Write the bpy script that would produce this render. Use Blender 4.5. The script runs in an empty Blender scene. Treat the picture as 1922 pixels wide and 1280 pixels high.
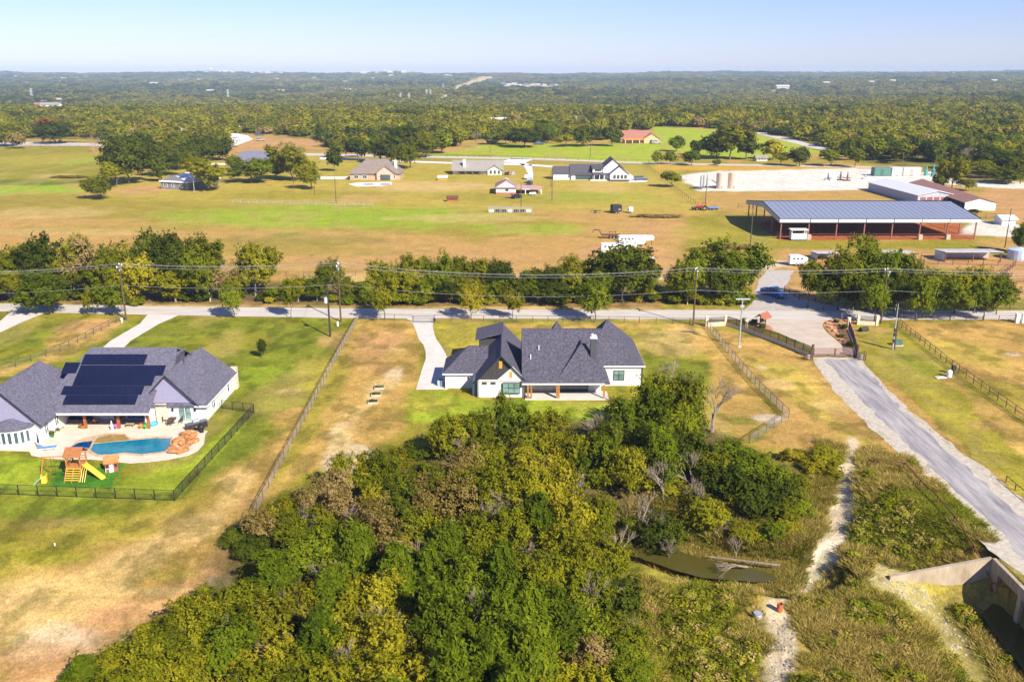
import bpy, bmesh, math, random
import numpy as np
from mathutils import Vector, Matrix
from mathutils.geometry import tessellate_polygon
R = math.radians
random.seed(7)
rng = np.random.default_rng(11)
sc = bpy.context.scene
C = sc.collection
# ------------------------------------------------------------ camera, sky, sun, exposure
PITCH = R(16.95); FOC = 1650.0; CAMZ = 48.0
cd = bpy.data.cameras.new('camera'); cam = bpy.data.objects.new('camera', cd); C.objects.link(cam)
cam.location = (0, 0, CAMZ); cam.rotation_euler = (R(90) - PITCH, 0, 0)
cd.sensor_width = 36; cd.lens = FOC / 1922 * 36; cd.clip_start = .5; cd.clip_end = 30000
sc.camera = cam
SUN_EL = R(36); SHX, SHY = -.6, .8                    # shadows fall left and away from the viewer
world = bpy.data.worlds.new('World'); sc.world = world; world.use_nodes = True
nt = world.node_tree; nt.nodes.clear()
wo = nt.nodes.new('ShaderNodeOutputWorld'); bg = nt.nodes.new('ShaderNodeBackground')
sky = nt.nodes.new('ShaderNodeTexSky'); sky.sky_type = 'NISHITA'; sky.sun_disc = False
sky.sun_elevation = SUN_EL; sky.sun_rotation = math.atan2(-SHX, -SHY); sky.altitude = 200
sky.air_density = 1.0; sky.dust_density = .2; sky.ozone_density = 2.0
bg.inputs[1].default_value = .088
# faint high cirrus mixed over the sky
tc = nt.nodes.new('ShaderNodeTexCoord'); mp = nt.nodes.new('ShaderNodeMapping'); mp.inputs['Scale'].default_value = (1.2, 1.2, 9)
nz = nt.nodes.new('ShaderNodeTexNoise'); nz.inputs['Scale'].default_value = 2.2; nz.inputs['Detail'].default_value = 7
cr = nt.nodes.new('ShaderNodeValToRGB'); cr.color_ramp.elements[0].position = .55; cr.color_ramp.elements[1].position = .85
cr.color_ramp.elements[1].color = (.25, .25, .25, 1)
mx = nt.nodes.new('ShaderNodeMixRGB'); mx.inputs[2].default_value = (5.2, 5.8, 7.2, 1)
nt.links.new(tc.outputs['Generated'], mp.inputs[0]); nt.links.new(mp.outputs[0], nz.inputs[0]); nt.links.new(nz.outputs[0], cr.inputs[0])
nt.links.new(cr.outputs[0], mx.inputs[0]); tn = nt.nodes.new('ShaderNodeMixRGB'); tn.blend_type = 'MULTIPLY'; tn.inputs[0].default_value = 1; tn.inputs[2].default_value = (.59, .62, .96, 1)
nt.links.new(sky.outputs[0], tn.inputs[1]); nt.links.new(tn.outputs[0], mx.inputs[1])
nt.links.new(mx.outputs[0], bg.inputs[0]); nt.links.new(bg.outputs[0], wo.inputs[0])
sl = bpy.data.lights.new('sun', 'SUN'); sl.energy = 4.8; sl.angle = R(.53); sl.color = (1, .91, .77)
sun = bpy.data.objects.new('sun', sl); C.objects.link(sun)
d = Vector((SHX * math.cos(SUN_EL), SHY * math.cos(SUN_EL), -math.sin(SUN_EL)))
sun.rotation_euler = d.to_track_quat('-Z', 'Y').to_euler()
sc.view_settings.view_transform = 'Standard'; sc.view_settings.look = 'None'
sc.view_settings.exposure = .92; sc.view_settings.gamma = 1
sc.view_settings.use_curve_mapping = False
sc.render.engine = 'CYCLES'
sc.cycles.max_bounces = 5; sc.cycles.diffuse_bounces = 2; sc.cycles.transparent_max_bounces = 8
sc.cycles.volume_bounces = 0

# ------------------------------------------------------------ measuring: photograph measures to places on the ground
SP, CP = math.sin(PITCH), math.cos(PITCH)
def ray(px, py):
    u = (px - 961) / FOC; v = (640 - py) / FOC
    return u, v * SP + CP, v * CP - SP
def W(px, py, z=0.):
    dx, dy, dz = ray(px, py); t = (z - CAMZ) / dz
    return Vector((dx * t, dy * t, z))
def HZ(py, y):
    dx, dy, dz = ray(961, py); return CAMZ + dz * y / dy
def XAT(px, y, z):
    return (px - 961) / FOC * (y * CP + (CAMZ - z) * SP)
def PX(x, y, z=0):
    dpt = y * CP + (CAMZ - z) * SP
    return 961 + x / dpt * FOC, 640 - (z * CP + y * SP - CAMZ * CP) / dpt * FOC
def sstep(a, b, t):
    t = np.clip((t - a) / (b - a), 0, 1); return t * t * (3 - 2 * t)
_perm = np.random.default_rng(3).random((256, 256))
def vnoise(x, y):
    xi = np.floor(x).astype(int); yi = np.floor(y).astype(int); fx = x - xi; fy = y - yi
    fx = fx * fx * (3 - 2 * fx); fy = fy * fy * (3 - 2 * fy)
    a = _perm[xi % 256, yi % 256]; b = _perm[(xi + 1) % 256, yi % 256]
    c = _perm[xi % 256, (yi + 1) % 256]; e = _perm[(xi + 1) % 256, (yi + 1) % 256]
    return (a * (1 - fx) + b * fx) * (1 - fy) + (c * (1 - fx) + e * fx) * fy
def fbm(x, y, o=4):
    s = 0; a = .5; t = 0
    for k in range(o):
        s = s + a * vnoise(x + 17.3 * k, y + 9.1 * k); t += a; a *= .5; x = x * 2.03; y = y * 2.03
    return s / t
def sdpoly(X, Y, poly):
    """signed distance, positive inside"""
    d2 = np.full(np.shape(X), 1e12); ins = np.zeros(np.shape(X), bool); n = len(poly)
    for i in range(n):
        x1, y1 = poly[i]; x2, y2 = poly[(i + 1) % n]
        ex, ey = x2 - x1, y2 - y1; L = ex * ex + ey * ey + 1e-9
        t = np.clip(((X - x1) * ex + (Y - y1) * ey) / L, 0, 1)
        d2 = np.minimum(d2, (X - x1 - t * ex) ** 2 + (Y - y1 - t * ey) ** 2)
        c = (y1 > Y) != (y2 > Y)
        ins ^= c & (X < (x2 - x1) * (Y - y1) / ((y2 - y1) if y2 != y1 else 1e-9) + x1)
    return np.where(ins, 1, -1) * np.sqrt(d2)
def sdline(X, Y, pts):
    d2 = np.full(np.shape(X), 1e12)
    for i in range(len(pts) - 1):
        x1, y1 = pts[i]; x2, y2 = pts[i + 1]; ex, ey = x2 - x1, y2 - y1; L = ex * ex + ey * ey + 1e-9
        t = np.clip(((X - x1) * ex + (Y - y1) * ey) / L, 0, 1)
        d2 = np.minimum(d2, (X - x1 - t * ex) ** 2 + (Y - y1 - t * ey) ** 2)
    return np.sqrt(d2)
def wp(pts, z=0): return [tuple(W(a, b, z)[:2]) for a, b in pts]
LOW = wp([(1120, 990), (1300, 975), (1500, 960), (1560, 925), (1640, 1000), (1760, 1040)], -2.5) + [(44.3, 86), (49.5, 81), (56, 79), (56, 40), (-2, 40)]
CHAN = wp([(1060, 985), (1165, 1018), (1220, 1024), (1300, 1052), (1380, 1068), (1440, 1080), (1510, 1085)], -3.6)
CHAN2 = wp([(1840, 1180), (1960, 1330)], -4) + [(50, 50)]
POND = wp([(1150, 1030), (1168, 1008), (1228, 1006), (1282, 1036), (1370, 1059), (1415, 1066), (1450, 1076), (1460, 1086), (1430, 1092), (1320, 1084), (1250, 1064), (1200, 1046)], -3.3)
def H(x, y):
    x = np.asarray(x, float); y = np.asarray(y, float)
    z = np.zeros(np.broadcast(x, y).shape)
    near = (y < 160)
    if np.any(near):
        lo = sstep(-4.5, 3.5, sdpoly(x, y, LOW)) * -2.5
        lo = lo - 1.9 * sstep(6.0, 3.4, sdline(x, y, CHAN)) * sstep(-5, 0, sdpoly(x, y, LOW)) 
        lo = lo - 1.8 * sstep(9, 3, sdline(x, y, CHAN2))* sstep(-6, 0, sdpoly(x, y, LOW))
        lo = lo + (fbm(x * .35, y * .35) - .5) * .7 * sstep(-3, 3, sdpoly(x, y, LOW)) * sstep(48.6, 46.5, x)
        lo = lo * np.where(y < 80.6, sstep(50.15, 49.8, x), 1.)
        z = np.where(near, lo, z)
    far = -20 * sstep(1000, 1700, y) * sstep(.75, .1, x / np.maximum(y, 1)) + 50 * sstep(2500, 8200, y) - 6 * sstep(1000, 1700, y) * 0
    far = far + (fbm(x / 900., y / 1300.) - .5) * 46 * sstep(1500, 3000, y) + (fbm(x / 330. + 7, y / 2500., 3) - .45) * 26 * sstep(5500, 8000, y)
    far = far + 20 * np.exp(-((x + 2300) / 420.) ** 2 - ((y - 7600) / 700.) ** 2) + 15 * np.exp(-((x + 1050) / 330.) ** 2 - ((y - 7600) / 700.) ** 2)
    return z + far
def G(px, py):
    """ground point seen at this place of the photograph"""
    dx, dy, dz = ray(px, py); t0 = 30.
    if dz >= -1e-4: t1 = 9000.
    ts = np.concatenate([np.arange(40, 260, .5), np.geomspace(260, 12000, 1500)])
    zz = CAMZ + dz * ts - H(dx * ts, dy * ts)
    i = int(np.argmax(zz < 0)) if np.any(zz < 0) else len(ts) - 1
    if i > 0 and zz[i] < 0:
        t = ts[i - 1] + (ts[i] - ts[i - 1]) * zz[i - 1] / (zz[i - 1] - zz[i])
    else: t = ts[i]
    return Vector((dx * t, dy * t, float(H(dx * t, dy * t))))

# ------------------------------------------------------------ materials
MATS = {}
def M(name, col, rough=.75, var=.12, scale=2., col2=None, bump=0., metal=0., bscale=None, spec=None, stretch=None):
    if name in MATS: return MATS[name]
    m = bpy.data.materials.new(name); m.use_nodes = True; t = m.node_tree; N = t.nodes; L = t.links
    b = N['Principled BSDF']; b.inputs['Roughness'].default_value = rough; b.inputs['Metallic'].default_value = metal
    if spec is not None: b.inputs['Specular IOR Level'].default_value = spec
    g = N.new('ShaderNodeNewGeometry'); src = g.outputs['Position']
    if stretch:
        mpn = N.new('ShaderNodeMapping'); mpn.inputs['Scale'].default_value = stretch; L.new(src, mpn.inputs[0]); src = mpn.outputs[0]
    n = N.new('ShaderNodeTexNoise'); n.inputs['Scale'].default_value = scale; n.inputs['Detail'].default_value = 6; n.inputs['Roughness'].default_value = .65
    L.new(src, n.inputs['Vector'])
    rp = N.new('ShaderNodeValToRGB'); c2 = col2 or tuple(min(1, c * (1 + 2 * var)) for c in col); c1 = tuple(c * (1 - 2 * var) for c in col) if not col2 else col
    rp.color_ramp.elements[0].position = .3; rp.color_ramp.elements[1].position = .7
    rp.color_ramp.elements[0].color = (*c1, 1); rp.color_ramp.elements[1].color = (*c2, 1)
    L.new(n.outputs[0], rp.inputs[0]); L.new(rp.outputs[0], b.inputs['Base Color'])
    if bump:
        n2 = N.new('ShaderNodeTexNoise'); n2.inputs['Scale'].default_value = bscale or scale * 4; n2.inputs['Detail'].default_value = 4
        L.new(src, n2.inputs['Vector']); bn = N.new('ShaderNodeBump'); bn.inputs['Strength'].default_value = bump; bn.inputs['Distance'].default_value = .1
        L.new(n2.outputs[0], bn.inputs['Height']); L.new(bn.outputs[0], b.inputs['Normal'])
    MATS[name] = m; return m
def leafmat(name, a, b_, c, transl=.25):
    m = bpy.data.materials.new(name); m.use_nodes = True; t = m.node_tree; N = t.nodes; L = t.links; N.clear()
    out = N.new('ShaderNodeOutputMaterial'); df = N.new('ShaderNodeBsdfDiffuse'); tr = N.new('ShaderNodeBsdfTranslucent'); mixs = N.new('ShaderNodeMixShader')
    mixs.inputs[0].default_value = transl
    at = N.new('ShaderNodeAttribute'); at.attribute_name = 'tint'; oi = N.new('ShaderNodeObjectInfo')
    ma = N.new('ShaderNodeMath'); ma.operation = 'MULTIPLY_ADD'; ma.inputs[1].default_value = .55
    mb = N.new('ShaderNodeMath'); mb.operation = 'MULTIPLY_ADD'; mb.inputs[1].default_value = .5; mb.inputs[2].default_value = -.03
    L.new(oi.outputs['Random'], mb.inputs[0]); L.new(at.outputs['Fac'], ma.inputs[0]); L.new(mb.outputs[0], ma.inputs[2])
    rp = N.new('ShaderNodeValToRGB'); e = rp.color_ramp.elements; e[0].color = (*a, 1); e[1].color = (*c, 1); e[0].position = .12; e[1].position = .88
    k = e.new(.5); k.color = (*b_, 1)
    L.new(ma.outputs[0], rp.inputs[0]); L.new(rp.outputs[0], df.inputs[0]); L.new(rp.outputs[0], tr.inputs[0])
    L.new(df.outputs[0], mixs.inputs[1]); L.new(tr.outputs[0], mixs.inputs[2]); L.new(mixs.outputs[0], out.inputs[0])
    MATS[name] = m; return m

# ------------------------------------------------------------ mesh collecting
class MB:
    def __init__(s): s.v = []; s.f = []
    def add(s, vs, fs):
        o = len(s.v); s.v += [tuple(v) for v in vs]; s.f += [tuple(i + o for i in f) for f in fs]; return s
    def box(s, x0, x1, y0, y1, z0, z1):
        vs = [(x0, y0, z0), (x1, y0, z0), (x1, y1, z0), (x0, y1, z0), (x0, y0, z1), (x1, y0, z1), (x1, y1, z1), (x0, y1, z1)]
        return s.add(vs, [(0, 3, 2, 1), (4, 5, 6, 7), (0, 1, 5, 4), (1, 2, 6, 5), (2, 3, 7, 6), (3, 0, 4, 7)])
    def obox(s, c, ax, L, w, z0, z1):     # box centred on c along direction ax
        ax = Vector((ax[0], ax[1], 0)).normalized(); n = Vector((-ax.y, ax.x, 0)); c = Vector((c[0], c[1], 0))
        q = [c - ax * L / 2 - n * w / 2, c + ax * L / 2 - n * w / 2, c + ax * L / 2 + n * w / 2, c - ax * L / 2 + n * w / 2]
        vs = [(a.x, a.y, z0) for a in q] + [(a.x, a.y, z1) for a in q]
        return s.add(vs, [(0, 3, 2, 1), (4, 5, 6, 7), (0, 1, 5, 4), (1, 2, 6, 5), (2, 3, 7, 6), (3, 0, 4, 7)])
    def bar(s, a, b, r, n=6, r2=None, caps=True):
        a = Vector(a); b = Vector(b); d = b - a
        if d.length < 1e-6: return s
        q = d.to_track_quat('Z', 'Y'); r2 = r if r2 is None else r2
        vs = []
        for P_, rr in ((a, r), (b, r2)):
            for k in range(n):
                an = 2 * math.pi * k / n + math.pi / n; vs.append(P_ + q @ Vector((math.cos(an) * rr, math.sin(an) * rr, 0)))
        fs = [(k, (k + 1) % n, n + (k + 1) % n, n + k) for k in range(n)]
        if caps: fs += [tuple(range(n - 1, -1, -1)), tuple(range(n, 2 * n))]
        return s.add(vs, fs)
    def poly(s, pts): return s.add(pts, [tuple(range(len(pts)))])
    def slab(s, pts, t, dirn=(0, 0, -1)):   # thick plate from a polygon
        d = Vector(dirn) * t; n = len(pts); vs = [Vector(p) for p in pts] + [Vector(p) + d for p in pts]
        return s.add(vs, [tuple(range(n)), tuple(range(2 * n - 1, n - 1, -1))] + [(k, n + k, n + (k + 1) % n, (k + 1) % n) for k in range(n)])
    def lathe(s, c, prof, n=16):
        vs = []; c = Vector(c)
        for r, z in prof:
            for k in range(n): an = 2 * math.pi * k / n; vs.append((c.x + r * math.cos(an), c.y + r * math.sin(an), c.z + z))
        fs = []
        for i in range(len(prof) - 1):
            for k in range(n): fs.append((i * n + k, i * n + (k + 1) % n, (i + 1) * n + (k + 1) % n, (i + 1) * n + k))
        fs += [tuple(range(n - 1, -1, -1)), tuple((len(prof) - 1) * n + k for k in range(n))]
        return s.add(vs, fs)
    def prof(s, pts, x0, x1, axis='x'):    # outline (a,z) extruded along x or y
        n = len(pts)
        if axis == 'x': vs = [(x0, a, z) for a, z in pts] + [(x1, a, z) for a, z in pts]
        else: vs = [(a, x0, z) for a, z in pts] + [(a, x1, z) for a, z in pts]
        return s.add(vs, [tuple(range(n)), tuple(range(2 * n - 1, n - 1, -1))] + [(k, n + k, n + (k + 1) % n, (k + 1) % n) for k in range(n)])
    def mesh(s, name, mat):
        me = bpy.data.meshes.new(name); me.from_pydata(s.v, [], s.f)
        bm = bmesh.new(); bm.from_mesh(me); bmesh.ops.recalc_face_normals(bm, faces=bm.faces); bm.to_mesh(me); bm.free()
        me.materials.append(mat); return me
    def build(s, name, mat, parent=None, bevel=0, smooth=False, loc=None):
        me = s.mesh(name, mat)
        if smooth: me.polygons.foreach_set('use_smooth', [True] * len(me.polygons))
        o = bpy.data.objects.new(name, me); C.objects.link(o)
        if parent is not None: o.parent = parent
        if loc is not None: o.location = loc
        if bevel:
            md = o.modifiers.new('bevel', 'BEVEL'); md.width = bevel; md.segments = 2; md.limit_method = 'ANGLE'
        return o
LABELS = []
def thing(name, label, cat, loc=(0, 0, 0), rz=0, group=None, auto=None):
    o = bpy.data.objects.new(name, None); C.objects.link(o); o.empty_display_size = .2
    o.location = loc; o.rotation_euler = (0, 0, rz)
    return tag(o, label, cat, group, auto)
def tag(o, label, cat, group=None, auto=None):
    o['label'] = label; o['category'] = cat
    if group: o['group'] = group
    if auto is not None: LABELS.append((o, auto))
    return o
def struct(o, label=None):
    o['kind'] = 'structure'
    if label: o['label'] = label
    return o
def stuff(o): o['kind'] = 'stuff'; return o
def inst(me, name, parent=None, loc=(0, 0, 0), rz=0, scale=None):
    o = bpy.data.objects.new(name, me); C.objects.link(o); o.location = loc; o.rotation_euler = (0, 0, rz)
    if parent is not None: o.parent = parent
    if scale is not None: o.scale = scale
    return o
def children(o): return [c for c in C.objects if c.parent == o]
def copy_tree(o, kids):
    """kids: list of (child, [grandchildren])"""
    r = o.copy(); C.objects.link(r)
    for ch, gs in kids:
        c = ch.copy(); C.objects.link(c); c.parent = r
        for g in gs: q = g.copy(); C.objects.link(q); q.parent = c
    return r
def kidlist(o):
    allo = list(C.objects)
    return [(c, [g for g in allo if g.parent == c]) for c in allo if c.parent == o]

# colours
WHITE = M('white_stucco', (.68, .67, .65), .85, .03, 1.5, bump=.15)
WHITE2 = M('white_board', (.78, .79, .8), .7, .03, 2)
SHINGLE = M('slate_shingle', (.022, .022, .034), .9, .2, 3.2, col2=(.115, .108, .15), bump=.5, bscale=9)
SHINGLE2 = M('grey_blue_shingle', (.05, .05, .075), .9, .2, 3.0, col2=(.165, .158, .215), bump=.5, bscale=9)
DARKTRIM = M('dark_trim', (.02, .022, .03), .6, .1)
DARKBOARD = M('dark_siding', (.045, .043, .045), .7, .2, 3, stretch=(3, 3, .3))
LAV = M('lavender_grey_siding', (.26, .25, .37), .75, .04, 2)
GLASS = M('dark_glass', (.05, .09, .1), .08, .15, .6, spec=.8)
GLASSG = M('green_reflecting_glass', (.16, .27, .25), .12, .3, .5, spec=.8)
WOOD = M('stained_cedar_post', (.36, .15, .04), .6, .2, 3)
WOODD = M('dark_brown_timber', (.13, .05, .03), .7, .2, 3)
CONC = M('pale_concrete', (.58, .54, .49), .9, .06, .5, bump=.1)
ROADM = M('worn_road', (.42, .385, .345), .9, .08, .6, col2=(.58, .54, .49), bump=.1, stretch=(.25, 1.5, 1))
BLACK = M('black_iron', (.012, .012, .014), .55, .1)
RUST = M('rusty_pipe', (.13, .06, .04), .75, .3, 4)
GALV = M('galvanised_wire', (.33, .32, .3), .5, .1)
POLEW = M('brown_pole_wood', (.1, .065, .04), .85, .25, 3)
METALG = M('grey_metal', (.42, .44, .46), .45, .1, metal=.3)
WMETAL = M('white_metal', (.8, .8, .8), .4, .04)
RUBBER = M('black_rubber', (.02, .02, .02), .8, .2)
STONE = M('limestone', (.62, .52, .38), .9, .15, 4, bump=.4)
# ============================================================ THE GROUND
def ground_rows():
    r = [-400, -250, -120, -50, 0, 20, 35, 45]; y = 50.
    while y < 12000:
        r.append(y); y += max(.36, .36 * (y / 135.) ** 2 * (1 if y < 1200 else (1200 / y)))
    return np.array(r)
rows = ground_rows(); NC = 560
sx = np.linspace(-1, 1, NC)
wd = np.maximum(.82 * rows + 14, 52)
GX = wd[:, None] * sx[None, :]; GY = np.repeat(rows[:, None], NC, 1); GZ = H(GX, GY)
CO = {'tan': (.42, .25, .075), 'straw': (.52, .35, .14), 'dirt': (.46, .25, .11), 'pale': (.56, .44, .31), 'green': (.11, .155, .010), 'olive': (.24, .21, .018),
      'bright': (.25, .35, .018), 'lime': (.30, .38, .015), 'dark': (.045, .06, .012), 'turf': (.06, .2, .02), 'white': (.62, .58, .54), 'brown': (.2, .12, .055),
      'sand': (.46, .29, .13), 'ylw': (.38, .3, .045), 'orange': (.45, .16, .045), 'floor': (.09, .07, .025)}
COL = np.empty(GX.shape + (3,)); COL[:] = CO['tan']
n1 = fbm(GX / 14, GY / 14); n2 = fbm(GX / 5 + 9, GY / 5, 3); n3 = fbm(GX / 45 + 3, GY / 45 + 8)
def blend(mask, col):
    global COL
    c = np.array(CO[col] if isinstance(col, str) else col); COL = COL * (1 - mask[..., None]) + c * mask[..., None]
blend(sstep(.42, .6, .6 * n1 + .4 * n3) * .8, 'olive')
def area(pts, col, soft=1.5, k=1., noise=0., z=0, world=False):
    """a patch of other soil, grass or painted shade with a soft, broken edge"""
    P_ = pts if world else wp(pts, z)
    xs = [p[0] for p in P_]; ys = [p[1] for p in P_]
    i0, i1 = np.searchsorted(rows, [min(ys) - 3 * soft - 3, max(ys) + 3 * soft + 3]); i1 = min(i1 + 1, len(rows))
    if i1 <= i0: return
    sub = (slice(i0, i1), slice(None)); d = sdpoly(GX[sub], GY[sub], P_)
    if noise: d = d + (n2[sub] - .5) * noise * 2 + (n1[sub] - .5) * noise
    m = np.zeros(GX.shape); m[sub] = sstep(-soft, soft, d) * k; blend(m, col)
def blob(px, py, rx, ry, col, k=1., noise=.7, ang=0):
    c = W(px, py); ex = abs(W(px + rx, py)[0] - c[0]); ey = abs(W(px, py - ry)[1] - W(px, py + ry)[1]) / 2
    dx = GX - c[0]; dy = GY - c[1]
    if ang: ca, sa = math.cos(ang), math.sin(ang); dx, dy = dx * ca + dy * sa, -dx * sa + dy * ca
    d = np.sqrt((dx / ex) ** 2 + (dy / ey) ** 2) + (n2 - .5) * noise + (n1 - .5) * noise
    blend(sstep(1.2, .55, d) * k, col)
# --- left neighbour's lawn and the verge
area([(-400, 1300), (-200, 560), (673, 598), (455, 1010), (300, 1300)], 'olive', 2, .85, 2)
area([(-300, 780), (-100, 600), (420, 596), (660, 600), (560, 800), (480, 870), (330, 945), (100, 960), (-300, 960)], 'green', 4, .6, 5)
area([(60, 680), (130, 600), (215, 597), (195, 640), (90, 690), (-60, 720), (-60, 700)], 'tan', 1.5, .8, 3)
blob(170, 612, 60, 14, 'dirt', .7); blob(40, 660, 50, 10, 'olive', .6)
blob(600, 690, 55, 40, 'ylw', .6); blob(430, 640, 90, 25, 'olive', .7); blob(560, 780, 45, 25, 'tan', .8)
blob(545, 735, 25, 6, 'straw', .8); blob(620, 640, 40, 20, 'dirt', .55); blob(500, 700, 60, 25, 'bright', .35)
blob(430, 860, 50, 45, 'green', .6); blob(350, 975, 50, 20, 'green', .6); blob(100, 960, 140, 22, 'green', .5)
area([(450, 860), (560, 790), (600, 790), (500, 960), (470, 1010), (430, 1090), (380, 1110), (250, 1180), (130, 1290), (-100, 1500), (-500, 1500), (-500, 1130), (-50, 1130), (100, 1060), (250, 1010), (340, 950), (400, 920)], 'tan', 3, .9, 4)
area([(330, 985), (460, 880), (480, 900), (440, 985), (320, 1060), (150, 1160), (-200, 1250), (-200, 1180), (120, 1090)], 'straw', 1.5, .7, 3.5)
area([(455, 925), (478, 930), (450, 1010), (430, 1080), (300, 1160), (200, 1220), (100, 1280), (-100, 1380), (60, 1240), (240, 1130), (400, 1040)], 'dirt', 1.2, .85, 2.5)
blob(60, 1110, 110, 50, 'straw', .6, 1.2); blob(110, 1190, 140, 50, 'pale', .55, 1.5); blob(60, 1230, 110, 40, 'dirt', .5, 1.4)
blob(80, 1045, 90, 18, 'olive', .8); blob(250, 1000, 60, 12, 'ylw', .6); blob(330, 1080, 60, 14, 'olive', .45); blob(90, 980, 90, 14, 'brown', .4)
blob(420, 1090, 40, 14, 'pale', .7, 1.2); blob(290, 1110, 80, 8, 'straw', .8)
# --- fenced pool yard
area([(-200, 860), (60, 840), (330, 870), (430, 800), (477, 775), (328, 938), (-200, 926)], 'olive', .8, .7, 1)
area([(-200, 860), (60, 855), (200, 890), (340, 870), (450, 790), (477, 777), (328, 938), (-200, 926)], 'bright', .6, .5, 2)
area([(105, 885), (240, 868), (210, 914), (90, 914)], 'turf', .3, .95, .3)
# --- lot of the middle house
area([(673, 600), (1328, 606), (1480, 785), (1400, 850), (500, 1050), (455, 1010)], 'olive', .6, .85, 1)
area([(673, 600), (775, 602), (790, 660), (770, 735), (760, 800), (660, 870), (560, 900), (480, 960), (600, 740)], 'tan', 1.2, .85, 2)
blob(725, 640, 55, 30, 'dirt', .8); blob(720, 690, 40, 20, 'dirt', .5); blob(740, 705, 24, 22, 'pale', .9, 1); blob(750, 655, 24, 6, 'straw', .9)
area([(640, 770), (665, 760), (655, 830), (700, 850), (760, 845), (740, 880), (610, 890), (580, 880), (620, 830)], 'pale', .6, .75, 2.2)
area([(690, 730), (735, 705), (745, 720), (700, 770), (650, 840), (600, 860), (640, 790)], 'straw', .8, .8, 2)
area([(620, 690), (665, 650), (650, 730), (560, 860), (520, 920), (510, 900)], 'olive', .8, .65, 2)
area([(820, 612), (1200, 608), (1200, 650), (1100, 640), (850, 660)], 'ylw', 1, .7, 2); blob(1260, 640, 70, 25, 'straw', .6)
blob(1100, 612, 200, 5, 'tan', .8)
area([(770, 735), (840, 732), (900, 750), (1250, 755), (1230, 790), (900, 800), (760, 790)], 'bright', 1.2, .6, 2); blob(800, 760, 60, 18, 'ylw', .6)
blob(725, 800, 12, 6, 'green', .8); blob(700, 810, 60, 25, 'tan', .5)
area([(1208, 665), (1240, 670), (1330, 680), (1330, 720), (1200, 740)], 'green', 1, .6, 1)
area([(1250, 610), (1328, 612), (1478, 786), (1390, 830), (1340, 790), (1340, 680)], 'tan', 1, .8, 2); blob(1440, 785, 24, 7, 'pale', .9); blob(1390, 790, 26, 7, 'green', .6)
blob(1290, 620, 60, 10, 'straw', .6); blob(1300, 800, 60, 40, 'straw', .6)
# --- between the right fence and the drive
area([(1330, 612), (1524, 672), (1700, 865), (1600, 850), (1480, 785)], 'tan', 1, .9, 1); area([(1400, 660), (1500, 690), (1600, 800), (1680, 860), (1560, 820), (1480, 760)], 'ylw', 2, .6, 3)
blob(1460, 720, 30, 12, 'straw', .7); blob(1560, 760, 30, 14, 'straw', .5); blob(1430, 690, 14, 4, 'pale', .6)
# --- right of the drive
area([(1608, 612), (1690, 612), (2100, 900), (2100, 1100), (1922, 935), (1780, 815), (1615, 672)], 'olive', 1, .9, 2)
area([(1640, 640), (1680, 640), (1780, 740), (1922, 870), (1922, 900), (1760, 780)], 'ylw', 1.5, .5, 2); area([(1790, 690), (1930, 800), (1930, 860), (1800, 740), (1770, 710)], 'tan', 1, .8, 2)
area([(1650, 655), (1700, 650), (1760, 700), (1730, 710)], 'green', 2, .5, 2); blob(1850, 800, 40, 10, 'dirt', .5); blob(1650, 620, 26, 8, 'dirt', .6)
area([(1690, 606), (1930, 604), (2300, 604), (2300, 860), (1922, 785)], 'tan', 1, .9, 1); blob(1800, 660, 90, 30, 'ylw', .6); blob(1880, 740, 60, 25, 'olive', .7); blob(1900, 665, 16, 4, 'pale', .8)
# --- far verge, ground under the tree belt
area([(-300, 572), (-300, 545), (600, 550), (1300, 560), (1400, 572), (1400, 582), (900, 579)], 'brown', 1, .75, 1.5); area([(-300, 574), (-300, 566), (900, 576), (1380, 578), (1380, 583), (900, 581)], 'straw', .5, .6, 1)
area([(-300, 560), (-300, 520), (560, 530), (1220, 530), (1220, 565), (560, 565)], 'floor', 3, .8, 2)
area([(1240, 580), (1240, 565), (1420, 566), (1400, 582)], 'olive', 1, .7, 1)
# --- big field beyond
area([(-600, 520), (-600, 345), (800, 340), (1250, 330), (1330, 400), (1230, 520)], 'tan', 5, 1, 6)
area([(-400, 372), (160, 365), (700, 378), (900, 392), (1100, 420), (900, 450), (500, 420), (-400, 392)], 'olive', 5, .7, 10)
blob(620, 405, 330, 26, 'bright', .75, .6); blob(60, 356, 160, 9, 'bright', .9); blob(560, 450, 190, 12, 'green', .4); blob(1010, 430, 110, 13, 'bright', .55); blob(100, 400, 160, 12, 'straw', .5); blob(250, 430, 260, 8, 'olive', .5)
blob(760, 480, 330, 22, 'dirt', .4); blob(1170, 490, 130, 32, 'dirt', .7); blob(1170, 470, 110, 14, 'dirt', .6); blob(150, 435, 200, 9, 'straw', .4); blob(500, 470, 300, 14, 'olive', .5); blob(900, 410, 160, 9, 'straw', .5); blob(1240, 430, 80, 20, 'dirt', .5)
area([(560, 515), (1230, 512), (1230, 522), (560, 530)], 'straw', .8, .8, .5)
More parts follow.
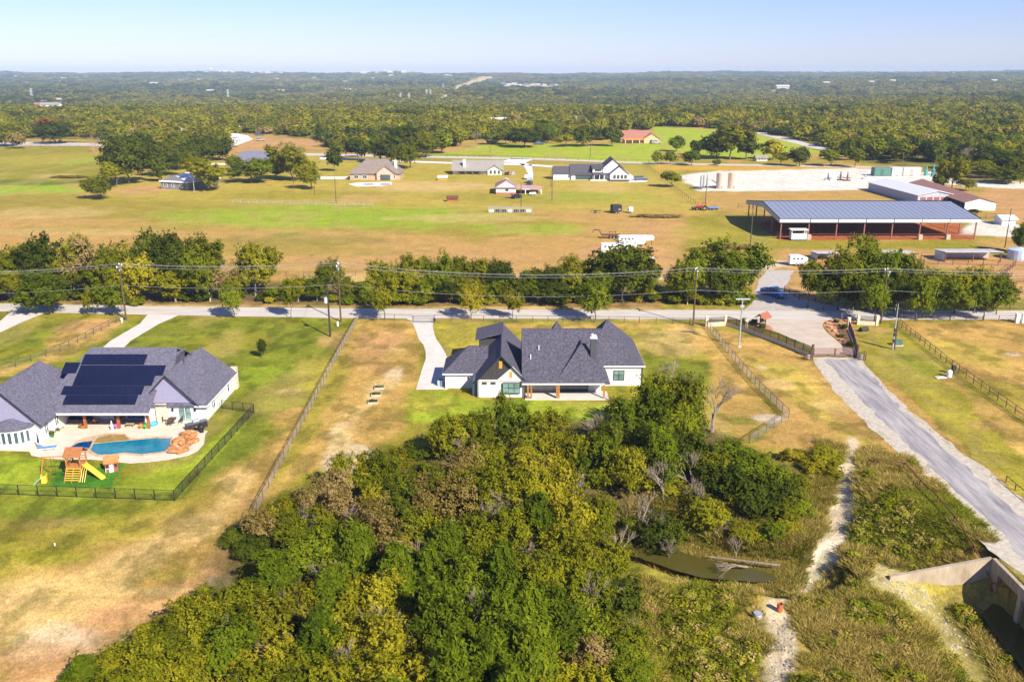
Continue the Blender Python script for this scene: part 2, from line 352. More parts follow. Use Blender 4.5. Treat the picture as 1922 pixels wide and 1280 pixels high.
# upper field with the far houses
area([(210, 335), (400, 300), (600, 285), (930, 290), (1240, 300), (1300, 350), (1340, 400), (1000, 395), (450, 385), (180, 370)], 'ylw', 6, .75, 8)
blob(560, 365, 190, 9, 'olive', .6); blob(800, 350, 120, 10, 'straw', .8); blob(1000, 370, 200, 12, 'olive', .6); blob(1120, 370, 130, 12, 'bright', .35); blob(270, 355, 60, 10, 'dirt', .8); blob(680, 372, 60, 8, 'dirt', .5); blob(1130, 350, 60, 12, 'straw', .5)
area([(-400, 350), (-400, 268), (160, 268), (200, 330), (100, 345)], 'olive', 6, .9, 6); blob(90, 300, 120, 12, 'ylw', .6); blob(60, 342, 130, 6, 'green', .9); blob(110, 330, 50, 5, 'straw', .6); blob(170, 300, 30, 12, 'bright', .6)
area([(600, 288), (930, 280), (1240, 300), (1240, 312), (600, 300)], 'brown', 3, .35, 2)
area([(760, 298), (905, 272), (1240, 270), (1240, 300), (1090, 303), (925, 300)], 'lime', 3, .85, 3); area([(740, 292), (925, 290), (925, 298), (760, 300)], 'olive', 2, .8, 1)
area([(1100, 272), (1240, 272), (1240, 308), (1085, 302)], 'lime', 2, .9, 2)
area([(1220, 238), (1380, 245), (1480, 262), (1560, 285), (1420, 298), (1330, 300), (1240, 278)], 'lime', 4, .95, 3)
area([(600, 284), (900, 278), (900, 284), (600, 290)], 'dirt', 2, .6, 2)
area([(425, 255), (600, 262), (600, 280), (430, 285)], 'dirt', 4, .8, 4)
area([(905, 228), (945, 226), (960, 240), (930, 246)], 'dirt', 6, .8, 4)
# tank pad and ranch
area([(1230, 308), (1640, 312), (1640, 322), (1240, 320), (1225, 315)], (.5, .3, .05), 2, .9, 2)
area([(1270, 330), (1335, 322), (1600, 316), (1750, 325), (1800, 340), (2200, 348), (2200, 375), (1750, 345), (1690, 355), (1520, 360), (1312, 359)], 'white', 1.5, .97, 2)
area([(1320, 362), (1650, 356), (1650, 375), (1430, 380), (1420, 400), (1340, 395)], 'tan', 2, .9, 3)
area([(1280, 405), (1420, 400), (1470, 450), (1830, 455), (1880, 470), (1300, 465)], 'olive', 3, .85, 4); blob(1330, 440, 70, 18, 'ylw', .5)
area([(1425, 425), (1470, 452), (1832, 450), (1800, 420), (1440, 415)], (.38, .11, .035), .7, .97, .3)
blob(1380, 467, 28, 6, 'orange', .7)
area([(1680, 475), (1922, 480), (2300, 480), (2300, 575), (1870, 560), (1800, 510)], 'dirt', 3, .9, 3)
area([(1800, 440), (1830, 412), (1930, 425), (2300, 430), (2300, 470), (1900, 445)], 'white', 1, .85, 1)
area([(1840, 355), (2200, 352), (2200, 425), (1880, 415)], 'dirt', 3, .85, 3)
area([(1220, 500), (1320, 490), (1560, 488), (1640, 500), (1640, 570), (1500, 560), (1240, 530)], 'dirt', 2, .6, 3); area([(1230, 525), (1330, 520), (1480, 500), (1500, 495), (1480, 488), (1300, 505)], 'pale', 1, .8, 1.5)
# --- creek land in front
area(LOW, 'olive', 2.5, .95, 2, world=True); area([(1480, 870), (1640, 865), (1860, 1045), (1640, 1040), (1500, 1000)], 'olive', 2, .8, 2)
area([(1700, 900), (1800, 990), (1700, 1020), (1620, 940)], 'brown', 2, .6, 4)
area([(1100, 1120), (1500, 1110), (1922, 1250), (2000, 1500), (1000, 1500)], 'tan', 2, .45, 6, z=-2.5)
area([(1590, 838), (1610, 840), (1612, 920), (1595, 1000), (1540, 1075), (1500, 1120), (1462, 1112), (1478, 1082), (1500, 1060), (1518, 1000), (1545, 960), (1560, 900)], 'pale', .5, 1, 1.2, z=-1.5)
area([(1500, 1085), (1540, 1020), (1590, 1000), (1560, 1070), (1505, 1120), (1462, 1115), (1455, 1080), (1520, 1070)], (.66, .54, .42), .4, .95, .5, z=-2.8)
area([(1440, 1120), (1480, 1130), (1500, 1200), (1485, 1300), (1420, 1300), (1450, 1200), (1420, 1170)], 'pale', .6, .85, 1.4, z=-2.6)
area([(1200, 1040), (1255, 1060), (1330, 1082), (1440, 1090), (1440, 1100), (1320, 1096), (1240, 1076), (1165, 1045)], 'sand', .25, 1, .3, z=-3)
area([(1440, 1062), (1470, 1068), (1500, 1100), (1460, 1100), (1452, 1084)], 'sand', .25, .9, .3, z=-3)
area([(1620, 1060), (1700, 1070), (1760, 1100), (1860, 1200), (1900, 1300), (1800, 1240), (1740, 1140), (1640, 1100)], 'pale', .5, .4, 1.8, z=-2.6)
area([(1850, 1120), (1930, 1230), (2000, 1400), (1850, 1300), (1760, 1120)], 'dark', .8, .9, 1, z=-3.5); area([(45.5, 40), (50.1, 40), (50.1, 80.3), (43, 79)], (.05, .06, .015), 1.2, .9, 1, world=True)  # dark ground colour paints in the headwall's shade at the culvert foot
# forest floor
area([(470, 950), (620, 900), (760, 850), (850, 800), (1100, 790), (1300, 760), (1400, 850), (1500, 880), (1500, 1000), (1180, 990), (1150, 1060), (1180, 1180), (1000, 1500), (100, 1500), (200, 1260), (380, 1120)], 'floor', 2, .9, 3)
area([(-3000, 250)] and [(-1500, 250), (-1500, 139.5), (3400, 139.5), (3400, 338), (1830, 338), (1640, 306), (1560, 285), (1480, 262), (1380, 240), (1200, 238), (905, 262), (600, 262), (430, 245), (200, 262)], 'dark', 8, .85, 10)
# far clearings seen between the woods
FARCLR = []
def farclear(pts, col, soft=14):
    P_ = [tuple(G(a, b)[:2]) for a, b in pts]; FARCLR.append(P_); area(P_, col, soft, .95, 6, world=True)
farclear([(788, 212), (800, 208), (850, 180), (868, 168), (905, 158), (930, 148), (925, 143), (895, 145), (855, 160), (840, 176), (805, 200)], (.55, .42, .2), 10)
farclear([(470, 171), (560, 166), (640, 163), (640, 168), (560, 172), (500, 175)], (.5, .38, .16))
farclear([(385, 160), (420, 157), (420, 161), (390, 162)], 'ylw'); farclear([(250, 163), (350, 156), (380, 158), (300, 166)], (.4, .33, .13))
farclear([(935, 166), (930, 161), (960, 158), (1055, 163), (1050, 167), (990, 169)], (.5, .4, .25))
farclear([(1425, 172), (1450, 169), (1485, 168), (1485, 173), (1440, 176)], (.45, .38, .1)); farclear([(200, 194), (260, 191), (330, 190), (330, 194)], (.4, .36, .2)); farclear([(60, 196), (115, 190), (130, 201), (80, 203)], (.3, .27, .12))
n4 = fbm(GX / 9 + 30, GY / 22, 4)
nf = 1 - .75 * sstep(170, 230, GY); n5 = fbm(GX / 2.2 + 30, GY / 3.5 + 4, 4); COL *= (1 - .38 * nf * sstep(.48, .66, n5))[..., None] ** np.array([1, .85, 1.1]); n6 = fbm(GX / 7 + 60, GY / 4 + 4, 4); COL *= (1 + .22 * nf * sstep(.5, .66, n6))[..., None]
_m = sstep(.46, .64, n4) * .45; _t = np.array(CO['straw']) * .5 + np.array(CO['olive']) * .5; _g = (COL[..., 1] > COL[..., 0] * .85) & (COL[..., 2] < .2)
COL = COL * (1 - (_m * _g)[..., None]) + _t * (_m * _g)[..., None]
COL *= (1 + (-.2 + .4 * n2) * nf)[..., None]
me = bpy.data.meshes.new('ground'); nr = len(rows)
me.vertices.add(nr * NC); me.vertices.foreach_set('co', np.stack([GX, GY, GZ], -1).astype(np.float32).ravel())
ii = (np.arange(nr - 1)[:, None] * NC + np.arange(NC - 1)[None]).ravel()
quads = np.stack([ii, ii + 1, ii + NC + 1, ii + NC], 1)
me.loops.add(quads.size); me.loops.foreach_set('vertex_index', quads.ravel().astype(np.int32))
me.polygons.add(len(quads)); me.polygons.foreach_set('loop_start', np.arange(0, quads.size, 4, dtype=np.int32)); me.update()
me.polygons.foreach_set('use_smooth', np.ones(len(quads), bool))
ca = me.color_attributes.new('soil', 'FLOAT_COLOR', 'POINT')
ca.data.foreach_set('color', np.concatenate([COL, np.ones(COL.shape[:2] + (1,))], -1).astype(np.float32).ravel())
gm = bpy.data.materials.new('grass_and_soil'); gm.use_nodes = True; t = gm.node_tree; N = t.nodes; L = t.links; b = N['Principled BSDF']
b.inputs['Roughness'].default_value = .95; b.inputs['Specular IOR Level'].default_value = .1
at = N.new('ShaderNodeAttribute'); at.attribute_name = 'soil'; ge = N.new('ShaderNodeNewGeometry')
def gnoise(scale, lo, hi, det=5, st=(1, 1, 1), rot=0):
    m_ = N.new('ShaderNodeMapping'); m_.inputs['Scale'].default_value = st; m_.inputs['Rotation'].default_value = (0, 0, rot); L.new(ge.outputs['Position'], m_.inputs[0])
    n = N.new('ShaderNodeTexNoise'); n.inputs['Scale'].default_value = scale; n.inputs['Detail'].default_value = det; n.inputs['Roughness'].default_value = .7; L.new(m_.outputs[0], n.inputs['Vector'])
    r = N.new('ShaderNodeMapRange'); r.inputs[1].default_value = .3; r.inputs[2].default_value = .7; r.inputs[3].default_value = lo; r.inputs[4].default_value = hi; L.new(n.outputs[0], r.inputs[0]); return r.outputs[0], n
f1, na = gnoise(1.1, .74, 1.26); f2, nb = gnoise(5., .58, 1.42, 9, (1, .55, 1), .5); f3, nc = gnoise(.16, .86, 1.14)
mm = N.new('ShaderNodeMath'); mm.operation = 'MULTIPLY'; L.new(f1, mm.inputs[0]); L.new(f2, mm.inputs[1])
m3 = N.new('ShaderNodeMath'); m3.operation = 'MULTIPLY'; L.new(mm.outputs[0], m3.inputs[0]); L.new(f3, m3.inputs[1])
vm = N.new('ShaderNodeVectorMath'); vm.operation = 'SCALE'; L.new(at.outputs['Color'], vm.inputs[0]); L.new(m3.outputs[0], vm.inputs['Scale'])
f4, nd = gnoise(.6, 0, .35, 6); mxc = N.new('ShaderNodeMixRGB'); mxc.blend_type = 'MULTIPLY'; mxc.inputs[2].default_value = (.8, 1.0, .65, 1); L.new(f4, mxc.inputs[0]); L.new(vm.outputs[0], mxc.inputs[1])
f5, ne_ = gnoise(2.0, 0, 1, 4, (1, .45, 1), .9)
fr = N.new('ShaderNodeMapRange'); fr.inputs[1].default_value = .56; fr.inputs[2].default_value = .68; fr.inputs[4].default_value = .42; L.new(ne_.outputs[0], fr.inputs[0])
mxf = N.new('ShaderNodeMixRGB'); mxf.blend_type = 'MULTIPLY'; mxf.inputs[2].default_value = (1.7, 1.62, 1.9, 1); L.new(fr.outputs[0], mxf.inputs[0]); L.new(mxc.outputs[0], mxf.inputs[1])
L.new(mxf.outputs[0], b.inputs['Base Color'])
bn = N.new('ShaderNodeBump'); bn.inputs['Strength'].default_value = .55; bn.inputs['Distance'].default_value = .12; L.new(nb.outputs[0], bn.inputs['Height']); L.new(bn.outputs[0], b.inputs['Normal'])
me.materials.append(gm); go = bpy.data.objects.new('ground', me); C.objects.link(go); struct(go, 'dry tan and green grassland with bare patches')
del COL, n1, n2, n3

# ============================================================ ROADS AND PAVING
def jagged(P_, j, step=1.0):
    out = []; n = len(P_)
    for i in range(n):
        a = Vector((*P_[i], 0)); b_ = Vector((*P_[(i + 1) % n], 0)); k = max(1, int((b_ - a).length / step))
        nn = Vector((-(b_ - a).y, (b_ - a).x, 0)).normalized()
        for q in range(k):
            p = a + (b_ - a) * q / k; o = (float(fbm(p.x * .45 + 5, p.y * .45, 3)) - .5) * 2 * j if q else 0
            out.append((p.x + nn.x * o, p.y + nn.y * o))
    return out
def sheet(name, P_, z, mat, jag=0, step=1., thick=.0, parent=None):
    if jag: P_ = jagged(P_, jag, step)
    vs = [Vector((x, y, z)) for x, y in P_]; tri = tessellate_polygon([vs]); mb = MB()
    if thick:
        n = len(vs); mb.add([tuple(v) for v in vs] + [(v.x, v.y, v.z - thick) for v in vs], [tuple(t_) for t_ in tri] + [(k, (k + 1) % n, (k + 1) % n + n, k + n) for k in range(n)])
    else: mb.add(vs, [tuple(t_) for t_ in tri])
    return mb.build(name, mat, parent)
road = []
fa = [(-500, 566), (0, 570), (240, 574), (640, 579), (900, 581), (1260, 582), (1560, 583), (1922, 583), (2400, 583)]
ne = [(2400, 600), (1922, 600), (1640, 601), (1260, 599), (900, 598), (640, 597), (320, 592), (0, 585), (-500, 580)]
struct(sheet('road', jagged(wp(fa + ne), .35, 2.5), .02, ROADM), 'pale worn country road running across behind the houses')
PAVE = M('tan_pavement', (.42, .35, .27), .9, .08, .4, col2=(.55, .46, .37), bump=.05)
struct(sheet('pavement', wp([(1404, 601), (1424, 612), (1465, 626), (1523, 655), (1525, 667), (1608, 667), (1608, 655), (1585, 652), (1553, 625), (1543, 613), (1548, 603), (1590, 600)]), .03, PAVE), 'tan concrete entrance apron in front of the ranch gate')
struct(sheet('ranch_track', jagged(wp([(1395, 583), (1412, 570), (1410, 560), (1418, 545), (1425, 525), (1440, 508), (1490, 508), (1480, 530), (1470, 548), (1500, 560), (1545, 571), (1600, 580), (1600, 583)]), .4, 2), .03, M('ranch_gravel', (.42, .38, .34), .95, .1, 1, bump=.3)), 'gravel ranch track leaving the road between trees')
struct(sheet('driveway', wp([(762, 597), (776, 609), (781, 622), (786, 637), (795, 648), (799, 660), (799, 674), (791, 697), (781, 731), (840, 731), (840, 672), (835, 661), (827, 648), (818.5, 636), (814, 622), (812, 610), (815, 598)]), .035, CONC, thick=.03), 'curving pale concrete driveway of the middle house')
struct(sheet('driveway', wp([(190, 655), (225, 660), (245, 640), (298, 608), (335, 592), (277, 591), (262, 608), (207, 640)]), .035, CONC, thick=.03), 'pale concrete driveway leading to the solar panel house')
struct(sheet('driveway', wp([(-120, 690), (-40, 660), (0, 624), (45, 603), (83, 588), (20, 586), (0, 603), (-60, 640)]), .035, CONC, thick=.03), 'pale concrete driveway at the left edge of the photo')
GRAV = M('white_gravel', (.36, .31, .24), .95, .15, 1.6, col2=(.60, .54, .45), bump=.6, bscale=12)
ASPH = M('patched_asphalt', (.16, .15, .17), .9, .1, .9, col2=(.46, .43, .41), bump=.3, bscale=9, stretch=(1.3, .13, 1))
struct(sheet('gravel_drive', wp([(1524, 670), (1540, 700), (1565, 735), (1600, 770), (1660, 828), (1698, 857), (1755, 912), (1855, 1032), (1922, 1080)]) + [(49.9, 50), (63, 50)] + wp([(1922, 940), (1855, 880), (1793, 840), (1720, 780), (1655, 720), (1615, 672)]), .02, GRAV, .55, .9), 'white gravel drive leading from the gate to the culvert')
struct(sheet('asphalt_strip', wp([(1549, 674), (1575, 705), (1610, 742), (1650, 785), (1707, 840), (1780, 905), (1855, 978), (1922, 1050)]) + [(52.5, 50), (59.5, 50)] + wp([(1922, 972), (1840, 900), (1769, 840), (1700, 775), (1650, 722), (1603, 674)]), .03, ASPH, .8, .9), 'grey patched asphalt strip along the middle of the gravel drive')
# asphalt stubs, far lanes
for nm, lb, pts in [('lane', 'narrow pale lane behind the far field', [(-200, 268), (60, 267), (200, 270), (310, 268), (330, 262), (420, 248), (425, 250), (340, 266), (320, 273), (180, 275), (-200, 273)]),
                    ('lane', 'grey lane behind the far houses', [(560, 288), (760, 292), (1000, 297), (1240, 306), (1640, 313), (1640, 316), (1240, 309), (1000, 300), (760, 296), (560, 292)]),
                    ('lane', 'lane winding down through the bright green meadow', [(1420, 248), (1440, 250), (1480, 260), (1535, 274), (1580, 288), (1570, 290), (1520, 277), (1470, 264), (1420, 251)]),
                    ('driveway', 'white driveway curving past the red roofed barn', [(985, 306), (998, 310), (1001, 330), (999, 345), (994, 357), (980, 357), (990, 345), (992, 328), (985, 314), (975, 308), (940, 304), (960, 298), (990, 299), (1000, 300)]),
                    ('driveway', 'white driveway reaching the modern white farmhouse', [(1000, 309), (1040, 312), (1040, 315), (985, 311)]),
                    ('driveway', 'white driveway to the beige roofed ranch house', [(790, 303), (850, 305), (945, 306), (985, 308), (985, 311), (850, 308), (790, 306)]),
                    ('driveway', 'white parking bay beside the modern farmhouse', [(1165, 322), (1175, 321), (1195, 336), (1215, 339), (1214, 342), (1180, 343)]),
                    ('driveway', 'white driveway left of the brown hip roofed house', [(590, 332), (655, 332), (655, 337), (590, 337)]),
                    ('driveway', 'white drive beyond the brown hip roofed house', [(600, 296), (790, 303), (790, 306), (690, 301), (600, 300)]),
                    ('driveway', 'white drive among the trees by the parked cars', [(425, 252), (440, 250), (465, 255), (475, 262), (440, 275), (420, 272)])]:
    struct(sheet(nm, wp(pts), .04, M('far_white_paving', (.7, .67, .62), .9, .05) if nm == 'driveway' else ROADM), lb)

# ============================================================ WATER
wm = bpy.data.materials.new('creek_water'); wm.use_nodes = True; b = wm.node_tree.nodes['Principled BSDF']
b.inputs['Base Color'].default_value = (.075, .065, .012, 1); b.inputs['Roughness'].default_value = .12; b.inputs['Specular IOR Level'].default_value = .45
struct(sheet('creek', jagged([(x, y) for x, y in POND], .35, .8), -3.3, wm), 'still olive brown creek pool below the thicket')
struct(sheet('creek', jagged([(46.8, 76), (49.6, 78.6), (56, 78.6), (56, 45), (46, 45), (46.2, 60)], .4, .8), -3.75, wm), 'dark water sheet added for the shade before the culvert openings')  # water sheet added to darken the shaded ground before the culvert
# ============================================================ TREES
LM = {
 'oak': leafmat('oak_leaves', (0.0366, 0.0549, 0.0061), (0.0915, 0.1159, 0.0098), (0.1708, 0.1952, 0.0159), .4),
 'elm': leafmat('elm_leaves', (0.0976, 0.1159, 0.0061), (0.2074, 0.2196, 0.0098), (0.3660, 0.3294, 0.0183), .4),
 'green': leafmat('green_leaves', (.07, .10, .005), (.15, .195, .010), (.28, .31, .016), .4),
 'gold': leafmat('golden_leaves', (0.150, 0.1525, 0.0085), (0.28, 0.265, 0.0122), (0.46, 0.39, 0.0244), .4),
 'cedar': leafmat('cedar_leaves', (.05, .085, .005), (.12, .165, .008), (.23, .27, .014), .4),
 'brown': leafmat('brown_vine_leaves', (.14, .11, .018), (.26, .19, .05), (.36, .26, .11), .3),
 'rust': leafmat('rust_leaves', (0.1952, 0.1098, 0.0122), (0.3416, 0.1586, 0.0146), (0.4880, 0.2440, 0.0244)),
 'weed': leafmat('weedy_grass', (.24, .21, .03), (.42, .33, .07), (.62, .47, .18), .4),
 'weedg': leafmat('green_weeds', (.13, .17, .010), (.25, .27, .018), (.42, .38, .05), .4),
 'far': leafmat('far_leaves', (.10, .11, .012), (.21, .195, .016), (.38, .31, .03), .4),
}
BARK = M('bark', (.13, .10, .075), .9, .3, 5); BARKP = M('pale_bark', (.38, .34, .29), .9, .2, 5); LOGM = M('weathered_log', (.24, .19, .14), .9, .25, 4); DEADM = M('dead_grey_wood', (.27, .21, .165), .9, .2, 4)
def quads_mesh(name, P_, T, B, tint, mat):
    n = len(P_); v = np.stack([P_ - T, P_ + B, P_ + T, P_ - B], 1).reshape(-1, 3)
    me = bpy.data.meshes.new(name); me.vertices.add(n * 4); me.vertices.foreach_set('co', v.astype(np.float32).ravel())
    me.loops.add(n * 4); me.loops.foreach_set('vertex_index', np.arange(n * 4, dtype=np.int32))
    me.polygons.add(n); me.polygons.foreach_set('loop_start', np.arange(0, n * 4, 4, dtype=np.int32)); me.update()
    a = me.attributes.new('tint', 'FLOAT', 'POINT'); a.data.foreach_set('value', np.repeat(tint, 4).astype(np.float32))
    me.materials.append(mat); return me
def unit(v): return v / (np.linalg.norm(v, axis=-1, keepdims=True) + 1e-9)
def crown(name, seed, n, leaf, mat, shape='round', lobes=40, lr=.3, flat=.72):
    g = np.random.default_rng(seed)
    d = unit(g.normal(size=(lobes, 3)))
    if shape == 'cone':
        t_ = g.random(lobes) ** .8; an = g.random(lobes) * 6.283; rr = (1 - t_) ** .75 * (.45 + .5 * g.random(lobes))
        c = np.stack([np.cos(an) * rr, np.sin(an) * rr, t_ * 2 - 1], 1); c[0] = (0, 0, .95); lrs = lr * (.55 + .7 * (1 - t_))
    else:
        rad = .45 + .42 * g.random(lobes); c = d * rad[:, None]; c[:, 2] = c[:, 2] * flat + .05; lrs = lr * (.6 + .8 * g.random(lobes))
        if shape == 'loose': c[:, :2] *= 1.1
        if shape == 'multi':
            st = g.integers(0, 5, lobes); off = g.normal(size=(5, 3)) * (.42, .42, .25); c = c * .6 + off[st]
    li = g.integers(0, lobes, n); dd = unit(g.normal(size=(n, 3))); rr = .45 + .6 * g.random(n) ** .6
    if n > 3000:      # twigs: small sprays on every bough
        ns = lobes * 9; sl_ = np.repeat(np.arange(lobes), 9); sd_ = unit(g.normal(size=(ns, 3)) + np.array([0, 0, .25])); sp_ = c[sl_] + sd_ * (lrs[sl_] * (.55 + .75 * g.random(ns)))[:, None]
        si = g.integers(0, ns, n); li = sl_[si]; P_ = sp_[si] + g.normal(size=(n, 3)) * (lrs[li] * .20)[:, None]; P_ += sd_[si] * (lrs[li] * .5 * g.random(n) ** 2)[:, None]; dd = unit(sd_[si] * .8 + dd * .6)
    else: P_ = c[li] + dd * (lrs[li] * rr)[:, None]
    if shape == 'cone': P_[:, 2] += .25 * lrs[li] * rr
    nn = unit(dd * .75 + unit(c[li]) * .45 + g.normal(size=(n, 3)) * .42 + np.array([0, 0, .5]))
    r_ = g.normal(size=(n, 3))
    if shape in ('cone', 'plume'): r_ = dd * .8 + unit(c[li]) * .6 + np.array([0, 0, .75]) + g.normal(size=(n, 3)) * .3
    T = unit(r_ - nn * (r_ * nn).sum(1, keepdims=True)); B = np.cross(nn, T)
    s_ = leaf * (.6 + .8 * g.random(n)); k = .30 if shape in ('cone', 'plume') else .62
    lt = g.random(lobes); tint = np.clip(lt[li] * .6 + g.random(n) * .5 - .05, 0, 1)
    return quads_mesh(name, P_, T * s_[:, None], B * (s_ * k)[:, None], tint, mat)
def trunk_mesh(name, seed, mat, limbs=7, r=.035):
    g = random.Random(seed); mb = MB(); base = Vector((0, 0, 0)); p = base; rr = r
    pts = [(Vector((0, 0, -.06)), r * 1.5)]
    for k in range(1, 6):
        pts.append((Vector((g.uniform(-.03, .03) * k, g.uniform(-.03, .03) * k, k * .13)), r * (1 - .13 * k)))
    for (a, ra), (b_, rb) in zip(pts, pts[1:]): mb.bar(a, b_, ra, 6, rb, caps=False)
    for q in range(limbs):
        a, ra = pts[g.randint(2, 5)]; an = q * 2.4 + g.uniform(-.4, .4); ln = g.uniform(.35, .7)
        e1 = a + Vector((math.cos(an) * ln * .5, math.sin(an) * ln * .5, g.uniform(.08, .16))); e2 = a + Vector((math.cos(an + .2) * ln, math.sin(an + .2) * ln, g.uniform(.16, .34)))
        mb.bar(a, e1, ra * .55, 5, ra * .35, caps=False); mb.bar(e1, e2, ra * .35, 4, ra * .1, caps=False)
        mb.bar(e1, e1 + Vector((math.cos(an - .8) * .25, math.sin(an - .8) * .25, .15)), ra * .25, 4, ra * .08, caps=False)
    return mb.mesh(name, mat)
def dead_mesh(name, seed, mat, depth=5, spread=.6, r=.03, lean=0):
    g = random.Random(seed); mb = MB()
    def rec(p, d_, ln, r_, k):
        e = p + d_ * ln; mb.bar(p, e, r_, 5 if k > 3 else 3, r_ * .62, caps=False)
        if k == 0: return
        for q in range(3 if k > 1 else 4):
            nd = (d_ + Vector((g.uniform(-1, 1), g.uniform(-1, 1), g.uniform(-.5, .7))) * spread * 1.1).normalized()
            rec(p + d_ * ln * g.uniform(.55, 1), nd, ln * g.uniform(.6, .85), r_ * .55, k - 1)
    rec(Vector((0, 0, -.03)), Vector((lean, 0, 1)).normalized(), .32, r, depth)
    return mb.mesh(name, mat)
NEAR = {}
def protos(kind, shape, n, leaf, count, lobes, lr, seed, flat=.72, key=None):
    NEAR[key or kind] = [crown(kind + '_crown', seed + i, n, leaf, LM[kind], shape, lobes, lr, flat) for i in range(count)]
protos('oak', 'round', 11000, .055, 3, 46, .3, 10)
protos('elm', 'multi', 12000, .045, 3, 60, .24, 20, .9)
protos('green', 'multi', 12000, .048, 3, 55, .26, 30, .9)
protos('gold', 'multi', 10000, .046, 3, 60, .22, 40, .95)
protos('cedar', 'cone', 13000, .075, 3, 80, .27, 50)
protos('brown', 'multi', 8000, .05, 2, 45, .26, 60, .9)
protos('rust', 'loose', 4000, .07, 1, 30, .28, 70, .9)
for k, sh in (('oak', 'round'), ('elm', 'multi'), ('green', 'round'), ('gold', 'loose'), ('far', 'round'), ('brown', 'loose')):
    protos(k, sh, 1500, .12, 3, 30, .34, 100 + len(k) * 7, .75, key='mid_' + k)
TR = [trunk_mesh('tree_trunk', i, BARK) for i in range(3)]; TRP = [trunk_mesh('pale_tree_trunk', 5 + i, BARKP, 8) for i in range(2)]
DEAD = [dead_mesh('dead_branches', i, DEADM, 5, .55) for i in range(4)]; DEADL = [dead_mesh('leaning_dead_branches', 20 + i, DEADM, 5, .6, .035, .8) for i in range(2)]
TREEW = {'oak': 'dark green rounded tree', 'elm': 'olive green leafy tree', 'green': 'fresh green leafy tree', 'gold': 'yellow olive leafy tree', 'cedar': 'green feathery cedar', 'brown': 'tree draped in brown vines', 'rust': 'rust orange tree', 'dead': 'bare grey dead tree', 'far': 'olive wood tree'}
TN = {'cedar': 'cedar_tree', 'dead': 'dead_tree'}
def tree(x, y, h, r, kind, label, group, near=True, auto=None, frac=.78, pale=False, z=None, name=None, low=None, px=None):
    z = float(H(x, y)) if z is None else z
    g = random.random; rz = random.uniform(0, 6.28)
    root = thing(name or TN.get(kind, 'tree'), label, 'shrub' if name and 'shrub' in name else 'tree', (x, y, z), rz, group, auto)
    if kind == 'dead':
        inst(random.choice(DEAD), 'branches', root, (0, 0, 0), 0, (h * .95, h * .95, h)); return root
    if h > 2.6: inst(random.choice(TRP if pale else TR), 'trunk', root, (0, 0, 0), 0, (r, r, h * 1.0))
    me = random.choice(NEAR[kind if near else ('mid_' + kind if 'mid_' + kind in NEAR else kind)])
    rz_ = h * frac / 2 * 1.05
    if kind == 'cedar': rz_ = h * .5; frac = 1.
    inst(me, 'crown', root, (0, 0, h - rz_ * (.92 if kind != 'cedar' else 1)), 0, (r * random.uniform(.92, 1.08), r, rz_)); return root
